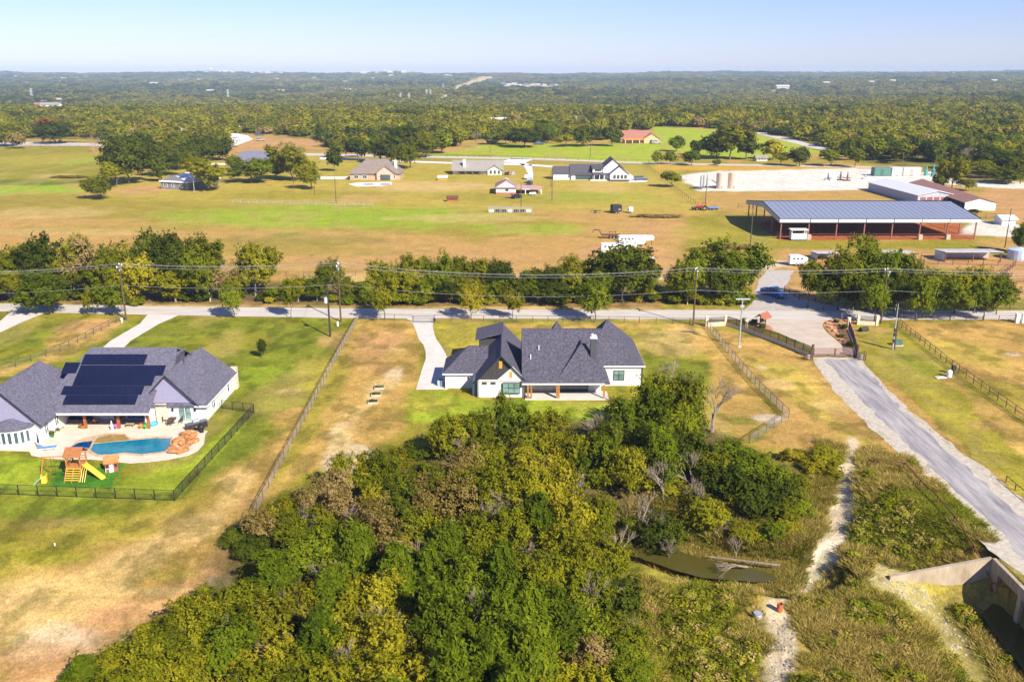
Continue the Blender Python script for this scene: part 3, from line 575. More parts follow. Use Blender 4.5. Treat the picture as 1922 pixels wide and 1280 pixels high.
# --- (a) the thicket in the foreground: column, top of crown, kind, height, radius
WOODS = '''845 780 elm 6.5 3.3|905 762 elm 6.5 2.8|955 752 green 7 2.6|1038 772 gold 6.5 3.2|985 800 elm 6 3|1085 806 gold 6 2.8|1010 835 gold 6 3|925 820 elm 6 3|865 850 brown 6 2.8
1292 705 elm 9.5 3.6|1192 735 green 8 3.6|1243 700 elm 9.5 3.3|1150 790 oak 7 2.6|1185 825 elm 7 3|1240 800 green 7.5 2.8|1300 770 green 7.5 2.6|1118 800 elm 6 2.4|1230 862 oak 6 3|1290 872 oak 6 3|1340 868 elm 5 3|1398 848 green 5 3.4|1436 880 green 4 2.8|1402 905 oak 4 3|1455 905 oak 4 2.6|1345 912 oak 5 3|1418 946 oak 4 2.6|1478 930 oak 3.5 2.2|1318 960 elm 4 2.6|1240 950 oak 4.5 2.8|1195 915 gold 5 2.2
655 862 elm 5 2.4|630 890 brown 5 2.2|700 862 elm 5 2.8|592 900 brown 4.5 2.4|552 912 gold 4 2.4|515 942 gold 4 2.4|486 966 brown 4 2|640 925 brown 5 2.2|690 945 brown 5 2.4|752 880 elm 6 2.5|795 868 elm 6 2.6|832 895 brown 6 2.8|885 880 elm 6 2.8|938 888 elm 7 3|990 895 elm 6 3|1045 870 gold 7 3|1082 912 gold 7 3|1120 870 green 6 2.6|1128 930 elm 7 2.6|760 905 oak 5 2.6|700 905 elm 5 2.4|600 945 elm 4 2.4|540 960 elm 4 2.2
555 1010 green 5 3|505 1045 cedar 5 3.2|620 998 green 5 3|668 992 cedar 6 3|722 975 brown 6 2.8|782 950 elm 6.5 3|838 992 cedar 6.5 3|900 965 elm 6.5 3|958 955 elm 7 3|1010 940 cedar 7 2.8|1062 975 elm 7 3|1102 985 gold 8 2.6|745 1035 cedar 6 3.2|805 1035 cedar 6 3|690 1060 gold 6 3|622 1070 cedar 5.5 3|565 1112 gold 5 3|500 1122 gold 5 2.8|440 1092 elm 5 2.6|398 1108 gold 4.5 2.4|880 1048 green 6.5 3|940 1030 cedar 7 3|1000 1030 elm 7 3|1050 1045 elm 6 3|1098 1060 elm 6 3|1150 1085 oak 5 3|1140 1010 elm 6 2.6
345 1148 elm 4.5 2.6|298 1180 elm 4.5 2.6|250 1205 elm 4 2.4|150 1240 cedar 3.4 2.2|415 1172 green 5 3|480 1195 gold 5 3|540 1215 elm 5 3|600 1155 cedar 6 3|652 1135 gold 6 2.8|705 1172 gold 6 3|762 1155 gold 6 3|822 1108 cedar 7 3.2|880 1135 green 7 3|942 1120 cedar 7 3|992 1110 cedar 7 3|1050 1130 green 6 2.8|1100 1120 green 5 2.8|1150 1150 elm 4.5 2.6|622 1235 elm 6 3|700 1255 gold 6 3|772 1225 gold 6 3|850 1215 cedar 7 3.2|922 1195 cedar 7 3|1000 1190 cedar 7 3|1062 1225 gold 5 2.8|1120 1205 brown 4 2.4|552 1270 elm 5 3|460 1255 elm 5 3|380 1235 gold 4.5 2.8|305 1250 elm 4.5 2.8|225 1262 elm 4 2.6|960 1268 cedar 7 3|1180 1210 green 3.4 2.2|1190 1270 green 3.4 2.2|840 1285 green 7 3|1050 1290 elm 5 3|740 1290 cedar 7 3|650 1300 gold 6 3|140 1285 elm 3.4 2.4'''
MARKS = [(1120, 750, 'the timber porch'), (1300, 640, 'the right house wing'), (640, 870, 'the end of the left fence'), (480, 960, 'the fence corner by bare soil'), (1250, 1000, 'the creek pool'), (1430, 830, 'the chain link corner'), (1150, 980, 'the bare white branches'), (1010, 1020, 'the grey fallen limbs'), (700, 1050, 'the thicket centre'),
         (520, 1200, 'the tangled grey limbs'), (300, 1150, 'the straw coloured slope'), (1480, 950, 'the stony gully'), (850, 1250, 'the bottom edge'), (1150, 1150, 'the weedy clearing'), (130, 1240, 'the lower left slope'), (960, 760, 'the back lawn'), (730, 930, 'the brown vine tangle')]
def near_mark(px, py):
    a = min(MARKS, key=lambda m: (m[0] - px) ** 2 + ((m[1] - py) * 1.3) ** 2); dx, dy = px - a[0], py - a[1]
    if abs(dx) < 45 and abs(dy) < 35: return 'beside ' + a[2]
    if abs(dx) > abs(dy): return ('right of ' if dx > 0 else 'left of ') + a[2]
    return ('in front of ' if dy > 0 else 'behind ') + a[2]
for s_ in WOODS.replace('\n', '|').split('|'):
    px, py, k, h, r = s_.split(); px, py, h, r = float(px), float(py), float(h), float(r)
    p = W(px, py, h); gz = float(H(p.x, p.y))
    if gz < -.5: p = W(px, py, h + gz)
    tree(p.x, p.y, h, r, k, '%s in thicket %s' % (TREEW[k], near_mark(px, py)), 'trees of the foreground thicket', auto=(px, py), frac=.95)
# underbrush filling the thicket between the crowns
BUSH = '''450 1010|475 1030|520 1000|575 975|610 960|470 1075|430 1130|380 1150|330 1190|270 1230|200 1260|660 965|720 930|780 915|830 930|870 920|940 930|1000 915|1060 925|1110 900|1165 880|1210 905|1260 915|1300 930|1380 935|1440 925|1500 905|1520 870|1490 850|1540 850|1560 880|1500 950|1465 965|1400 1000|1190 985|1480 985|1440 1000|740 870|780 850|830 830|870 815'''
for s_ in BUSH.split('|'):
    px, py = map(float, s_.split()); p = G(px, py + 14); k = random.choice(['elm', 'green', 'oak', 'gold'] if px < 1150 else ['elm', 'green', 'gold', 'elm'])
    tree(p.x, p.y, random.uniform(1.8, 2.5), random.uniform(1.5, 2.3), k, '%s shrub %s' % ({'oak': 'dark green', 'elm': 'olive green', 'green': 'fresh green', 'gold': 'yellow olive'}[k], near_mark(px, py)), 'shrubs along the thicket edge', auto=(px, py), frac=1.1, name='leafy_shrub')
for i, (px, py, h, kind, lab) in enumerate([(1165, 940, 7, 'dead', 'bare whitish dead tree standing left of the creek pool'), (1000, 1010, 5, 'dead', 'grey dead tree among the cedars left of the creek'), (1345, 690, 9.5, 'dead', 'tall dead tree right of the big green tree by the lawn'), (1305, 820, 7, 'dead', 'bare grey tree behind the dense green crowns above the creek'), (1350, 905, 4, 'dead', 'low grey brush skeleton above the creek bank'), (1262, 925, 4.5, 'dead', 'grey twiggy dead tree over the left creek bank'), (1390, 935, 3.5, 'dead', 'dead grey brush right of the low skeleton above the creek'),
                                    (1130, 755, 7.5, 'dead', 'bare branched tree in front of the timber porch'), (870, 790, 6, 'dead', 'pale leafless tree at the back lawn edge'), (1250, 830, 7, 'dead', 'grey bare tree in the shade under the big crown'), (1420, 870, 4, 'dead', 'grey twiggy dead shrub below the chain link corner'), (525, 1165, 5, 'dead', 'pale dead tree sprawling over the lower left thicket'), (490, 1205, 4.6, 'dead', 'tangled grey dead tree near the bottom left of thicket'), (1060, 1130, 5, 'dead', 'dark bare limbs between cedars near the bottom'), (1180, 1190, 2.5, 'dead', 'dead weed skeleton in the clearing'), (1255, 655, 11.5, 'dead', 'half bare tall tree rising beside the right house wing')]):
    p = W(px, py, h); tree(p.x, p.y, h, 3, kind, lab, None)
for i, (px, py, h) in enumerate([(600, 1040, 5.6), (660, 930, 5.8), (780, 1000, 6.6), (905, 930, 7), (960, 900, 7), (1080, 850, 7), (820, 860, 6.4), (540, 1090, 5.2), (720, 1110, 6.6), (890, 1090, 7.4), (1110, 1020, 7.4), (1210, 850, 7.4), (1320, 860, 5.6), (430, 1150, 5), (350, 1200, 4.8), (640, 1200, 6.4), (1170, 1100, 4.6), (570, 940, 4.6)]):
    p = W(px, py, h); tree(p.x, p.y, h, 3, 'dead', 'leafless grey brown treetop showing %s' % near_mark(px, py), 'leafless treetops in the thicket', auto=(px, py))
def lying(name, lab, cat, a, b, r, me, sc_, rz, tilt, z0):
    p = G(*a); o = thing(name, lab, cat, (p.x, p.y, z0), rz); c = inst(me, 'branches', o, (0, 0, 0), 0, (sc_,) * 3); c.rotation_euler = (0, tilt, 0); return o
lying('fallen_tree', 'long pale fallen tree lying along the near creek bank', 'log', (1400, 1090), 0, 0, DEAD[1], 4.2, math.pi, 1.45, -2.75)
lg = MB(); pa = G(1250, 1042); pb = G(1462, 1086); lg.bar((pa.x + 4, pa.y - 2.5, -3.2), (pb.x, pb.y, -2.75), .07, 8, .15); tag(lg.build('log', LOGM), 'bleached straight trunk lying beside the creek pool', 'log')
# --- (b) the belt along the road : column, top, base, half width (px), kind
BELT = '''-40 470 560 60 oak|20 460 562 50 elm|62 452 560 42 elm|90 438 563 44 oak|140 455 560 40 elm|178 460 562 40 brown|215 452 563 42 elm|255 455 563 44 gold|290 430 560 34 oak|330 432 562 42 oak|375 455 565 46 elm|395 470 566 34 green|330 500 566 45 elm|262 490 566 44 gold|190 495 566 48 elm|100 490 566 50 oak|40 500 567 46 elm|-20 505 568 40 oak|440 520 566 26 elm|425 505 563 24 brown
480 450 555 45 elm|560 520 566 30 elm|595 520 566 32 green|525 535 566 22 green|655 525 566 22 elm|625 486 560 28 elm|712 485 562 36 elm|762 486 565 32 elm|690 530 568 22 green|822 478 562 28 green|800 515 568 34 green|865 482 562 34 elm|905 486 562 28 elm|935 488 562 28 oak|880 525 568 36 elm|845 525 568 30 oak|960 520 568 30 oak|925 530 568 30 green|1000 502 564 24 oak|1035 500 564 30 oak|1068 488 564 32 elm|1045 525 568 40 oak|1010 530 568 26 green|1105 500 564 34 oak|1080 535 569 28 green|1168 458 568 60 oak|1138 495 566 40 oak|1205 500 566 30 elm
1268 500 568 28 elm|1308 470 568 34 green|1382 460 570 54 green|1345 490 570 34 oak|1290 520 572 28 elm
1515 486 578 30 elm|1572 468 582 46 elm|1625 460 582 44 green|1660 468 582 40 green|1600 500 584 36 oak|1545 505 582 30 oak|1700 480 586 34 elm|1740 498 588 34 elm|1790 505 588 34 elm|1828 500 588 36 elm|1680 515 588 34 oak|1870 520 590 30 elm|1645 500 585 34 oak'''
BM_ = [(50, 'behind the far left driveway'), (230, 'behind the left utility pole'), (400, 'behind the left lawn'), (500, 'left of the pole pair'), (640, 'behind the pole pair'), (800, 'behind the driveway gate'), (950, 'behind the garage wing'), (1060, 'behind the main roof'), (1180, 'behind the right wing'), (1300, 'by the pole left of the track'), (1400, 'left of the blue pickup'), (1530, 'right of the blue pickup'), (1650, 'behind the right utility pole'), (1840, 'behind the right pasture')]
for s_ in BELT.replace('\n', '|').split('|'):
    px, pt, pb_, hw, k = s_.split(); px, pt, pb_, hw = float(px), float(pt), float(pb_), float(hw)
    p = W(px, pb_); h = HZ(pt, p.y); r = hw / FOC * (p.y * CP + 12)
    wh = min(BM_, key=lambda m: abs(m[0] - px))[1]
    tree(p.x, p.y, h, r, k, '%s in the road belt %s' % (TREEW[k].replace('leafy ', '').replace('rounded ', ''), wh), 'trees of the belt beyond the road', auto=(px, pt), frac=.85 if hw > 30 else .8, pale=random.random() < .4)
for px, py, h in [(205, 455, 9), (285, 445, 9), (632, 482, 9.5), (955, 478, 8), (415, 480, 7), (395, 450, 8)]:
    p = W(px, py, h); tree(p.x, p.y, h, 3, 'dead', 'bare grey dead tree in the road belt ' + min(BM_, key=lambda m: abs(m[0] - px))[1], 'dead trees of the belt beyond the road', auto=(px, py))
for px, pt, pb_, hw, k, lab in [(95, 515, 590, 40, 'green', 'round green tree at the near road edge by the left driveway'), (177, 530, 593, 12, 'gold', 'thin yellow brown sapling at the road edge'), (214, 530, 593, 28, 'green', 'green tree just left of the left utility pole'), (440, 535, 597, 24, 'green', 'small green tree at the road edge above the lawn'), (547, 525, 598, 20, 'elm', 'small olive tree at the road edge left of the pole pair'), (722, 520, 601, 30, 'elm', 'olive tree at the road edge left of driveway gate'),
                             (884, 530, 601, 24, 'gold', 'brownish tree at the road edge behind the back fence'), (962, 533, 599, 22, 'gold', 'brownish green tree at the road edge above the garage'), (1117, 525, 605, 36, 'green', 'bright green tree at the road edge above the main roof'), (1640, 520, 605, 32, 'green', 'green tree beside the right stone wall'), (1718, 525, 603, 28, 'green', 'first green tree along the right pasture'), (1783, 525, 603, 30, 'green', 'second green tree along the right pasture'), (1845, 525, 602, 32, 'green', 'broad green tree at the right end of the road'), (492, 635, 672, 9, 'oak', 'small dark sapling standing on the left lawn')]:
    p = W(px, pb_); tree(p.x, p.y, HZ(pt, p.y), hw / FOC * (p.y * CP + 12), k, lab, None, frac=.8)
for i in range(90):            # low brush of the belt
    px = random.choice([random.uniform(-60, 600), random.uniform(650, 1240), random.uniform(500, 1240), random.uniform(1250, 1330), random.uniform(1350, 1400)]); py = random.uniform(560, 572); p = W(px, py)
    k = random.choice(['oak', 'green', 'elm', 'elm', 'gold']); r = random.uniform(1.6, 2.6)
    tree(p.x, p.y, random.uniform(1.6, 3.4), r, k, '%s shrub of road belt %s' % ({'oak': 'dark green', 'elm': 'olive green', 'green': 'fresh green', 'gold': 'yellow olive'}[k], min(BM_, key=lambda m: abs(m[0] - px))[1]), 'low shrubs of the belt beyond the road', auto=(px, py), frac=1.1, name='leafy_shrub', near=False)
# --- (c) trees standing free in the middle distance: column, top, base, half width, kind, label
MIDT = [(242, 258, 345, 44, 'oak', 'huge rounded dark oak left of the grey shed house'), (262, 250, 300, 30, 'oak', 'dark oak behind the huge rounded oak'), (190, 326, 373, 28, 'elm', 'round bush like tree at the left field corner'), (305, 282, 330, 30, 'oak', 'dark oak right of the huge oak'), (340, 270, 318, 32, 'oak', 'grey green oak behind the shed house'), (380, 255, 308, 30, 'oak', 'tall oak in the grove above the shed house'), (325, 262, 300, 28, 'elm', 'olive tree within the left grove'), (400, 262, 300, 22, 'oak', 'dark oak at the grove end'),
        (392, 302, 358, 42, 'elm', 'olive tree hiding the right end of the shed house'), (472, 298, 344, 40, 'green', 'green tree in front of the grey blue hip roof'), (548, 275, 340, 40, 'elm', 'big olive tree right of the grey blue hip roof'), (585, 300, 355, 26, 'elm', 'slim olive tree beside the lone driveway'), (520, 295, 335, 24, 'oak', 'dark tree between two big lawn trees'), (628, 280, 322, 18, 'oak', 'lone tree left of the brown hip roof'), (672, 258, 302, 22, 'oak', 'dark tree behind the brown hip roofed house'), (735, 252, 310, 30, 'oak', 'dark green tree behind the brown hip roof right side'), (770, 262, 316, 28, 'elm', 'olive tree right of the brown hip roof'), (715, 258, 305, 26, 'green', 'green tree above the brown hip roof'),
        (225, 272, 328, 26, 'oak', 'dark oak between the huge oak and the meadow'), (285, 262, 318, 28, 'oak', 'rounded dark oak directly behind the huge oak'), (360, 282, 332, 26, 'elm', 'olive tree behind the white metal roof'), (418, 258, 302, 22, 'oak', 'dark oak at the right end of grove'), (345, 252, 296, 26, 'green', 'green tree at the back of the left grove'), (220, 300, 352, 22, 'elm', 'olive tree at the foot of the huge oak'), (300, 292, 342, 20, 'oak', 'small dark oak above the shed house'), (445, 290, 332, 18, 'elm', 'olive tree left of the grey blue hip roof'),
        (650, 262, 296, 22, 'elm', 'olive tree behind left end of the brown hip roof'), (800, 250, 296, 26, 'elm', 'olive tree at the wood corner above the white drive'), (830, 245, 288, 24, 'green', 'green tree at the wood corner'), (865, 235, 275, 24, 'elm', 'olive tree left of the bare grey tree'), (760, 235, 290, 30, 'oak', 'large dark oak behind the brown hip roof'),
        (103, 228, 270, 34, 'oak', 'big oak on the lane at upper left'), (176, 246, 286, 17, 'dead', 'leafless grey tree on the upper left meadow'), (10, 240, 275, 26, 'elm', 'olive tree at the left edge of the lane'), (32, 245, 280, 16, 'brown', 'brownish thin tree beside the left edge'), (88, 222, 255, 20, 'rust', 'orange tree behind the big lane oak'), (205, 246, 270, 22, 'oak', 'dark oak right of the leafless grey tree'),
        (893, 240, 278, 20, 'dead', 'bare grey tree above the beige roofed house'), (985, 240, 277, 32, 'oak', 'dark spreading oak behind the white crossroads'), (1028, 225, 268, 26, 'green', 'green tree right of the spreading oak'), (1095, 235, 275, 26, 'oak', 'dark oak left of the red roofed house'), (1148, 235, 275, 22, 'oak', 'round tree touching the red roofed house'), (1062, 250, 276, 18, 'elm', 'small olive tree on the lime green meadow'), (950, 235, 272, 22, 'elm', 'olive tree left of the spreading oak'), (925, 245, 272, 18, 'green', 'small green tree by the upper lane'),
        (1234, 282, 309, 12, 'green', 'left of three round trees by the orange verge'), (1258, 283, 309, 13, 'green', 'middle of three round trees by the orange verge'), (1298, 280, 311, 20, 'green', 'right and largest of three round trees by the orange verge'), (1261, 321, 352, 22, 'elm', 'round olive tree left of the white tank pad'), (1345, 300, 311, 10, 'oak', 'little dark bush beyond the tank pad'), (1465, 285, 311, 20, 'elm', 'bushy tree beyond the white pad'), (1500, 275, 313, 22, 'oak', 'dark tree beyond the white pad centre'), (1560, 278, 312, 22, 'elm', 'yellow olive tree beyond the pad'), (1605, 275, 314, 22, 'elm', 'olive tree left of the containers'), (1370, 235, 300, 44, 'elm', 'large tree cluster in the lime meadow'), (1340, 250, 298, 28, 'oak', 'dark tree in the lime meadow'), (1400, 255, 300, 24, 'oak', 'dark round tree right in the lime meadow'), (1310, 262, 292, 18, 'oak', 'dark tree left in the lime meadow'), (1450, 262, 300, 26, 'gold', 'golden tree right of the lime meadow'), (1270, 255, 285, 16, 'green', 'green tree between red roof and meadow'),
        (1786, 300, 356, 28, 'elm', 'bright olive tree right of the containers'), (1762, 325, 356, 16, 'oak', 'dark round tree before the red brown barn'), (1812, 335, 358, 16, 'elm', 'pale bushy tree right of the olive tree'), (1912, 415, 478, 26, 'green', 'green tree at the right edge beside the tank'), (1828, 392, 402, 12, 'oak', 'low dark shrub by the barn end'), (1880, 315, 345, 30, 'oak', 'grey green tree at the right wood edge'), (1850, 305, 335, 26, 'elm', 'olive tree at the right wood edge'), (1915, 300, 345, 26, 'elm', 'olive tree at the right picture edge')]
for px, pt, pb_, hw, k, lab in MIDT:
    p = W(px, pb_); h = HZ(pt, p.y); tree(p.x, p.y, h, hw / FOC * (p.y * CP + 12), k, lab, None, near=hw > 24 and k in ('oak', 'elm', 'green'), frac=.88)
# --- (d) woods beyond: the nearest trees one by one, the rest as one mass
FOREST = [wp([(-1600, 258), (-200, 258), (200, 260), (300, 285), (430, 292), (440, 262), (600, 266), (640, 285), (780, 290), (900, 262), (970, 266), (1240, 262), (1330, 262), (1420, 255), (1560, 283), (1600, 306), (1740, 306), (1850, 332), (2100, 345), (3300, 345), (3300, 139.2), (-1600, 139.2)])]
CLEAR = [wp([(1220, 238), (1380, 243), (1490, 260), (1565, 284), (1420, 298), (1250, 290)]), wp([(905, 228), (945, 226), (965, 240), (930, 246)]), wp([(430, 252), (545, 254), (605, 268), (605, 285), (430, 290)]), wp([(1060, 216), (1100, 214), (1115, 240), (1078, 236)]), wp([(1140, 246), (1240, 244), (1240, 275), (1140, 275)]), wp([(60, 262), (200, 262), (200, 275), (60, 275)]), wp([(310, 256), (420, 240), (420, 252), (320, 270)]), wp([(865, 268), (910, 262), (905, 285), (865, 290)]), wp([(88, 200), (130, 196), (130, 208), (90, 210)])] + FARCLR
def scatter(n, y0, y1, fn):
    pts = []; 
    u = rng.random(n); y = y0 * (y1 / y0) ** u; x = (rng.random(n) * 2 - 1) * (.74 * y + 20); return x, y
def forest_ok(x, y):
    ok = sdpoly(x, y, FOREST[0]) > 0
    for c in CLEAR: ok &= sdpoly(x, y, c) < -3
    return ok
pts = []
def poisson(y0, y1, sp0, k):
    out = []; y = y0
    while y < y1:
        sp = sp0 if y < 1100 else sp0 * (y / 1100.) ** k
        w = .74 * y + 20; n = int(2 * w / sp); xs = -w + (np.arange(n) + .5) * sp + rng.normal(size=n) * sp * .32; ys = y + rng.normal(size=n) * sp * .32
        out.append(np.stack([xs, ys, np.full(n, sp)], 1)); y += sp * (.95 if y < 1100 else 1.2)
    return np.concatenate(out)
fp = poisson(380, 9200, 11.5, .9)
fp = fp[forest_ok(fp[:, 0], fp[:, 1])]
vis = np.abs(fp[:, 0]) < .575 * fp[:, 1] + 8
order = np.argsort(np.where(vis, fp[:, 1], 1e9)); near_i = order[:78]; rest = np.delete(fp, near_i, 0)
FM = [(60, 'in the woods above the upper left lane'), (250, 'in the woods behind the huge oak grove'), (520, 'in the woods behind the parked cars'), (700, 'in the woods above the brown hip roof'), (850, 'in the woods above the beige roofed house'), (1050, 'in the woods above the lime meadow'), (1250, 'in the woods behind the red roofed house'), (1450, 'in the woods beyond the tank pad'), (1640, 'in the woods above the containers'), (1850, 'in the woods at the right edge')]
for i in near_i:
    x, y, sp = fp[i]; px, py = PX(x, y); nzv = float(fbm(x / 60. + 4, y / 60., 2)) + random.uniform(-.22, .22)
    k = 'oak' if nzv < .42 else 'elm' if nzv < .58 else 'gold' if nzv < .64 else 'green' if nzv < .72 else 'brown'
    if random.random() < .06: k = 'dead'
    tree(x, y, random.uniform(8, 14), random.uniform(5, 8), k, '%s %s' % (TREEW[k], min(FM, key=lambda m: abs(m[0] - px))[1]), 'nearest trees of the woods beyond the fields', near=False, auto=(px, py), frac=.95)
def gn_scatter(name, label, pts, scl, sclz, rot, meshes, by_=None):
    """one object: many plants of a few forms"""
    g = np.random.default_rng(5); pick = g.integers(0, len(meshes), len(pts))
    if by_ is not None: by_ = by_[nearw] if len(by_[nearw]) == len(pts) else by_[fw]; pick = np.clip(((by_ - .3) / .4 * .6 + .4 * g.random(len(pts)) ) * len(meshes), 0, len(meshes) - 1).astype(int)
    root = None; me0 = bpy.data.meshes.new(name); me0.from_pydata([tuple(p) for p in pts], [], [])
    for an, arr, ty in (('rotz', rot, 'FLOAT'), ('pick', pick, 'INT')):
        a = me0.attributes.new(an, ty, 'POINT'); a.data.foreach_set('value', arr.astype(np.float32 if ty == 'FLOAT' else np.int32))
    a = me0.attributes.new('size', 'FLOAT_VECTOR', 'POINT'); a.data.foreach_set('vector', np.stack([scl, scl, sclz], 1).astype(np.float32).ravel())
    o = bpy.data.objects.new(name, me0); C.objects.link(o); stuff(o); o['label'] = label
    col = bpy.data.collections.new(name + '_forms')
    for j, m_ in enumerate(meshes): col.objects.link(bpy.data.objects.new('form_%02d' % j, m_))
    ng = bpy.data.node_groups.new(name, 'GeometryNodeTree'); ng.interface.new_socket('Geometry', in_out='INPUT', socket_type='NodeSocketGeometry'); ng.interface.new_socket('Geometry', in_out='OUTPUT', socket_type='NodeSocketGeometry')
    N = ng.nodes; L = ng.links; gi = N.new('NodeGroupInput'); go_ = N.new('NodeGroupOutput'); ip = N.new('GeometryNodeInstanceOnPoints'); ci = N.new('GeometryNodeCollectionInfo')
    ci.inputs['Collection'].default_value = col; ci.inputs['Separate Children'].default_value = True; ci.inputs['Reset Children'].default_value = True; ip.inputs['Pick Instance'].default_value = True
    def na(nm, ty): n_ = N.new('GeometryNodeInputNamedAttribute'); n_.data_type = ty; n_.inputs[0].default_value = nm; return n_.outputs['Attribute']
    cx = N.new('ShaderNodeCombineXYZ'); L.new(na('rotz', 'FLOAT'), cx.inputs[2])
    L.new(gi.outputs[0], ip.inputs['Points']); L.new(ci.outputs[0], ip.inputs['Instance']); L.new(na('pick', 'INT'), ip.inputs['Instance Index']); L.new(cx.outputs[0], ip.inputs['Rotation']); L.new(na('size', 'FLOAT_VECTOR'), ip.inputs['Scale']); L.new(ip.outputs[0], go_.inputs[0])
    md = o.modifiers.new('forms', 'NODES'); md.node_group = ng; return o
n_ = len(rest); rx, ry, rs = rest.T; rz_ = H(rx, ry); cl = fbm(rx / 60. + 4, ry / 60., 2)
rad = rs * .62 * (.65 + .8 * rng.random(n_) ** 1.3); hh = (3.4 + 4.2 * rng.random(n_) ** 1.6) * np.where(ry > 1100, (np.maximum(ry, 1100) / 1100.) ** .3, 1)
P3 = np.stack([rx, ry, rz_ + hh * .75], 1)
FAR1 = [crown('wood_crown', 200 + i, 620, .16, LM[k], 'round', 16, .42, .8) for i, k in enumerate(['oak', 'elm', 'elm', 'far', 'gold', 'brown'])]
nearw = ry < 1500; fw = ~nearw
gn_scatter('woods', 'mixed olive and dark green woods filling the middle distance', P3[nearw], rad[nearw], hh[nearw], rng.random(nearw.sum()) * 6.28, [FAR1[i] for i in (0, 0, 0, 3, 1, 3, 1, 2, 1, 4, 2, 5, 1)], cl)
FAR2 = [crown('far_wood_crown', 230 + i, 240, .24, LM[k], 'round', 12, .45, .8) for i, k in enumerate(['oak', 'far', 'elm', 'oak'])]
fw = ~nearw
gn_scatter('distant_woods', 'hazy blue green woods reaching to the horizon', P3[fw], rad[fw], hh[fw], rng.random(fw.sum()) * 6.28, [FAR2[i] for i in (0, 3, 1, 2, 1)], fbm(rx / 260. + 4, ry / 500., 3))
print('far trees', len(rest))
# --- (e) weeds on the creek land
def tuft(name, seed, mat, n=70, spread=.5, up=1.):
    g = np.random.default_rng(seed); an = g.random(n) * 6.283; r = g.random(n) ** .6 * spread
    b0 = np.stack([np.cos(an) * r, np.sin(an) * r, np.zeros(n)], 1); lean = np.stack([np.cos(an), np.sin(an), np.zeros(n)], 1) * (.2 + .5 * g.random(n))[:, None]
    T = (lean + np.array([0, 0, up])) * (.3 + .35 * g.random(n))[:, None]; P_ = b0 + T; side = unit(np.cross(T, g.normal(size=(n, 3)))) * .028
    return quads_mesh(name, P_, T * .8, side, g.random(n), mat)
TUF = [tuft('grass_tuft', i, LM['weed'], 110, .7, .7) for i in range(3)] + [tuft('weed_tuft', 5 + i, LM['weedg'], 140, .8, .5) for i in range(3)]
NB = [crown('weed_bush', 300, 350, .14, LM['weedg'], 'round', 14, .4), crown('weed_bush', 301, 350, .14, LM['elm'], 'round', 14, .4), crown('weed_bush', 302, 300, .13, LM['weed'], 'round', 14, .4)]
WZ = wp([(1190, 1110), (1230, 1075), (1330, 1098), (1440, 1104), (1460, 1118), (1530, 1085), (1600, 1010), (1610, 880), (1640, 868), (1700, 890), (1868, 1052), (1660, 1085), (1720, 1104), (1850, 1120)], -2.2) + [(49.5, 70), (49.5, 40), (2, 40), (2, 60)]
PATHP = [wp([(1440, 1120), (1480, 1130), (1500, 1200), (1485, 1320), (1420, 1320), (1450, 1200), (1425, 1170)], -2.6), wp([(1640, 1070), (1700, 1072), (1760, 1100), (1850, 1200), (1890, 1290), (1860, 1300), (1800, 1230), (1740, 1150), (1640, 1110)], -2.6)]
n0 = 34000; wx = rng.random(n0) * 70 - 5; wy = rng.random(n0) * 75 + 42; ok = (sdpoly(wx, wy, WZ) > 0) & (np.abs(wx) < .62 * wy + 6)
for pp in PATHP: ok &= (sdpoly(wx, wy, pp) < -.1 + (rng.random(n0) - .85) * 1.6)
dens = fbm(wx * .3, wy * .3, 3); ok &= (dens + rng.random(n0) * .34 > .57); ok &= ~((wx > 46.3) & (wy < 78))
wx, wy = wx[ok], wy[ok]; dn = dens[ok]; wz = H(wx, wy); n_ = len(wx); hi = fbm(wx * .12 + 8, wy * .12, 2)
isb = (rng.random(n_) < .05 + .22 * (hi > .55)) & (sdline(wx, wy, wp([(1641, 873), (1726, 915), (1790, 982), (1868, 1060)])) > 3)
sc_ = .55 + .6 * rng.random(n_)
gr = (hi + rng.normal(size=n_) * .07 > .5)
gn_scatter('tall_grass', 'dry golden tall grass covering the creek bank', np.stack([wx, wy, wz], 1)[~isb & ~gr], sc_[~isb & ~gr] * 1.1, sc_[~isb & ~gr] * .8, rng.random((~isb & ~gr).sum()) * 6.28, TUF[:3])
gn_scatter('green_weeds', 'green weeds mixed into the grass of the creek bank', np.stack([wx, wy, wz], 1)[~isb & gr], sc_[~isb & gr] * 1.1, sc_[~isb & gr] * .7, rng.random((~isb & gr).sum()) * 6.28, TUF[3:])
gn_scatter('brush', 'low olive weedy brush dotted over the creek bank', np.stack([wx, wy, wz + .3], 1)[isb], sc_[isb] * .95, sc_[isb] * .7, rng.random(isb.sum()) * 6.28, NB)
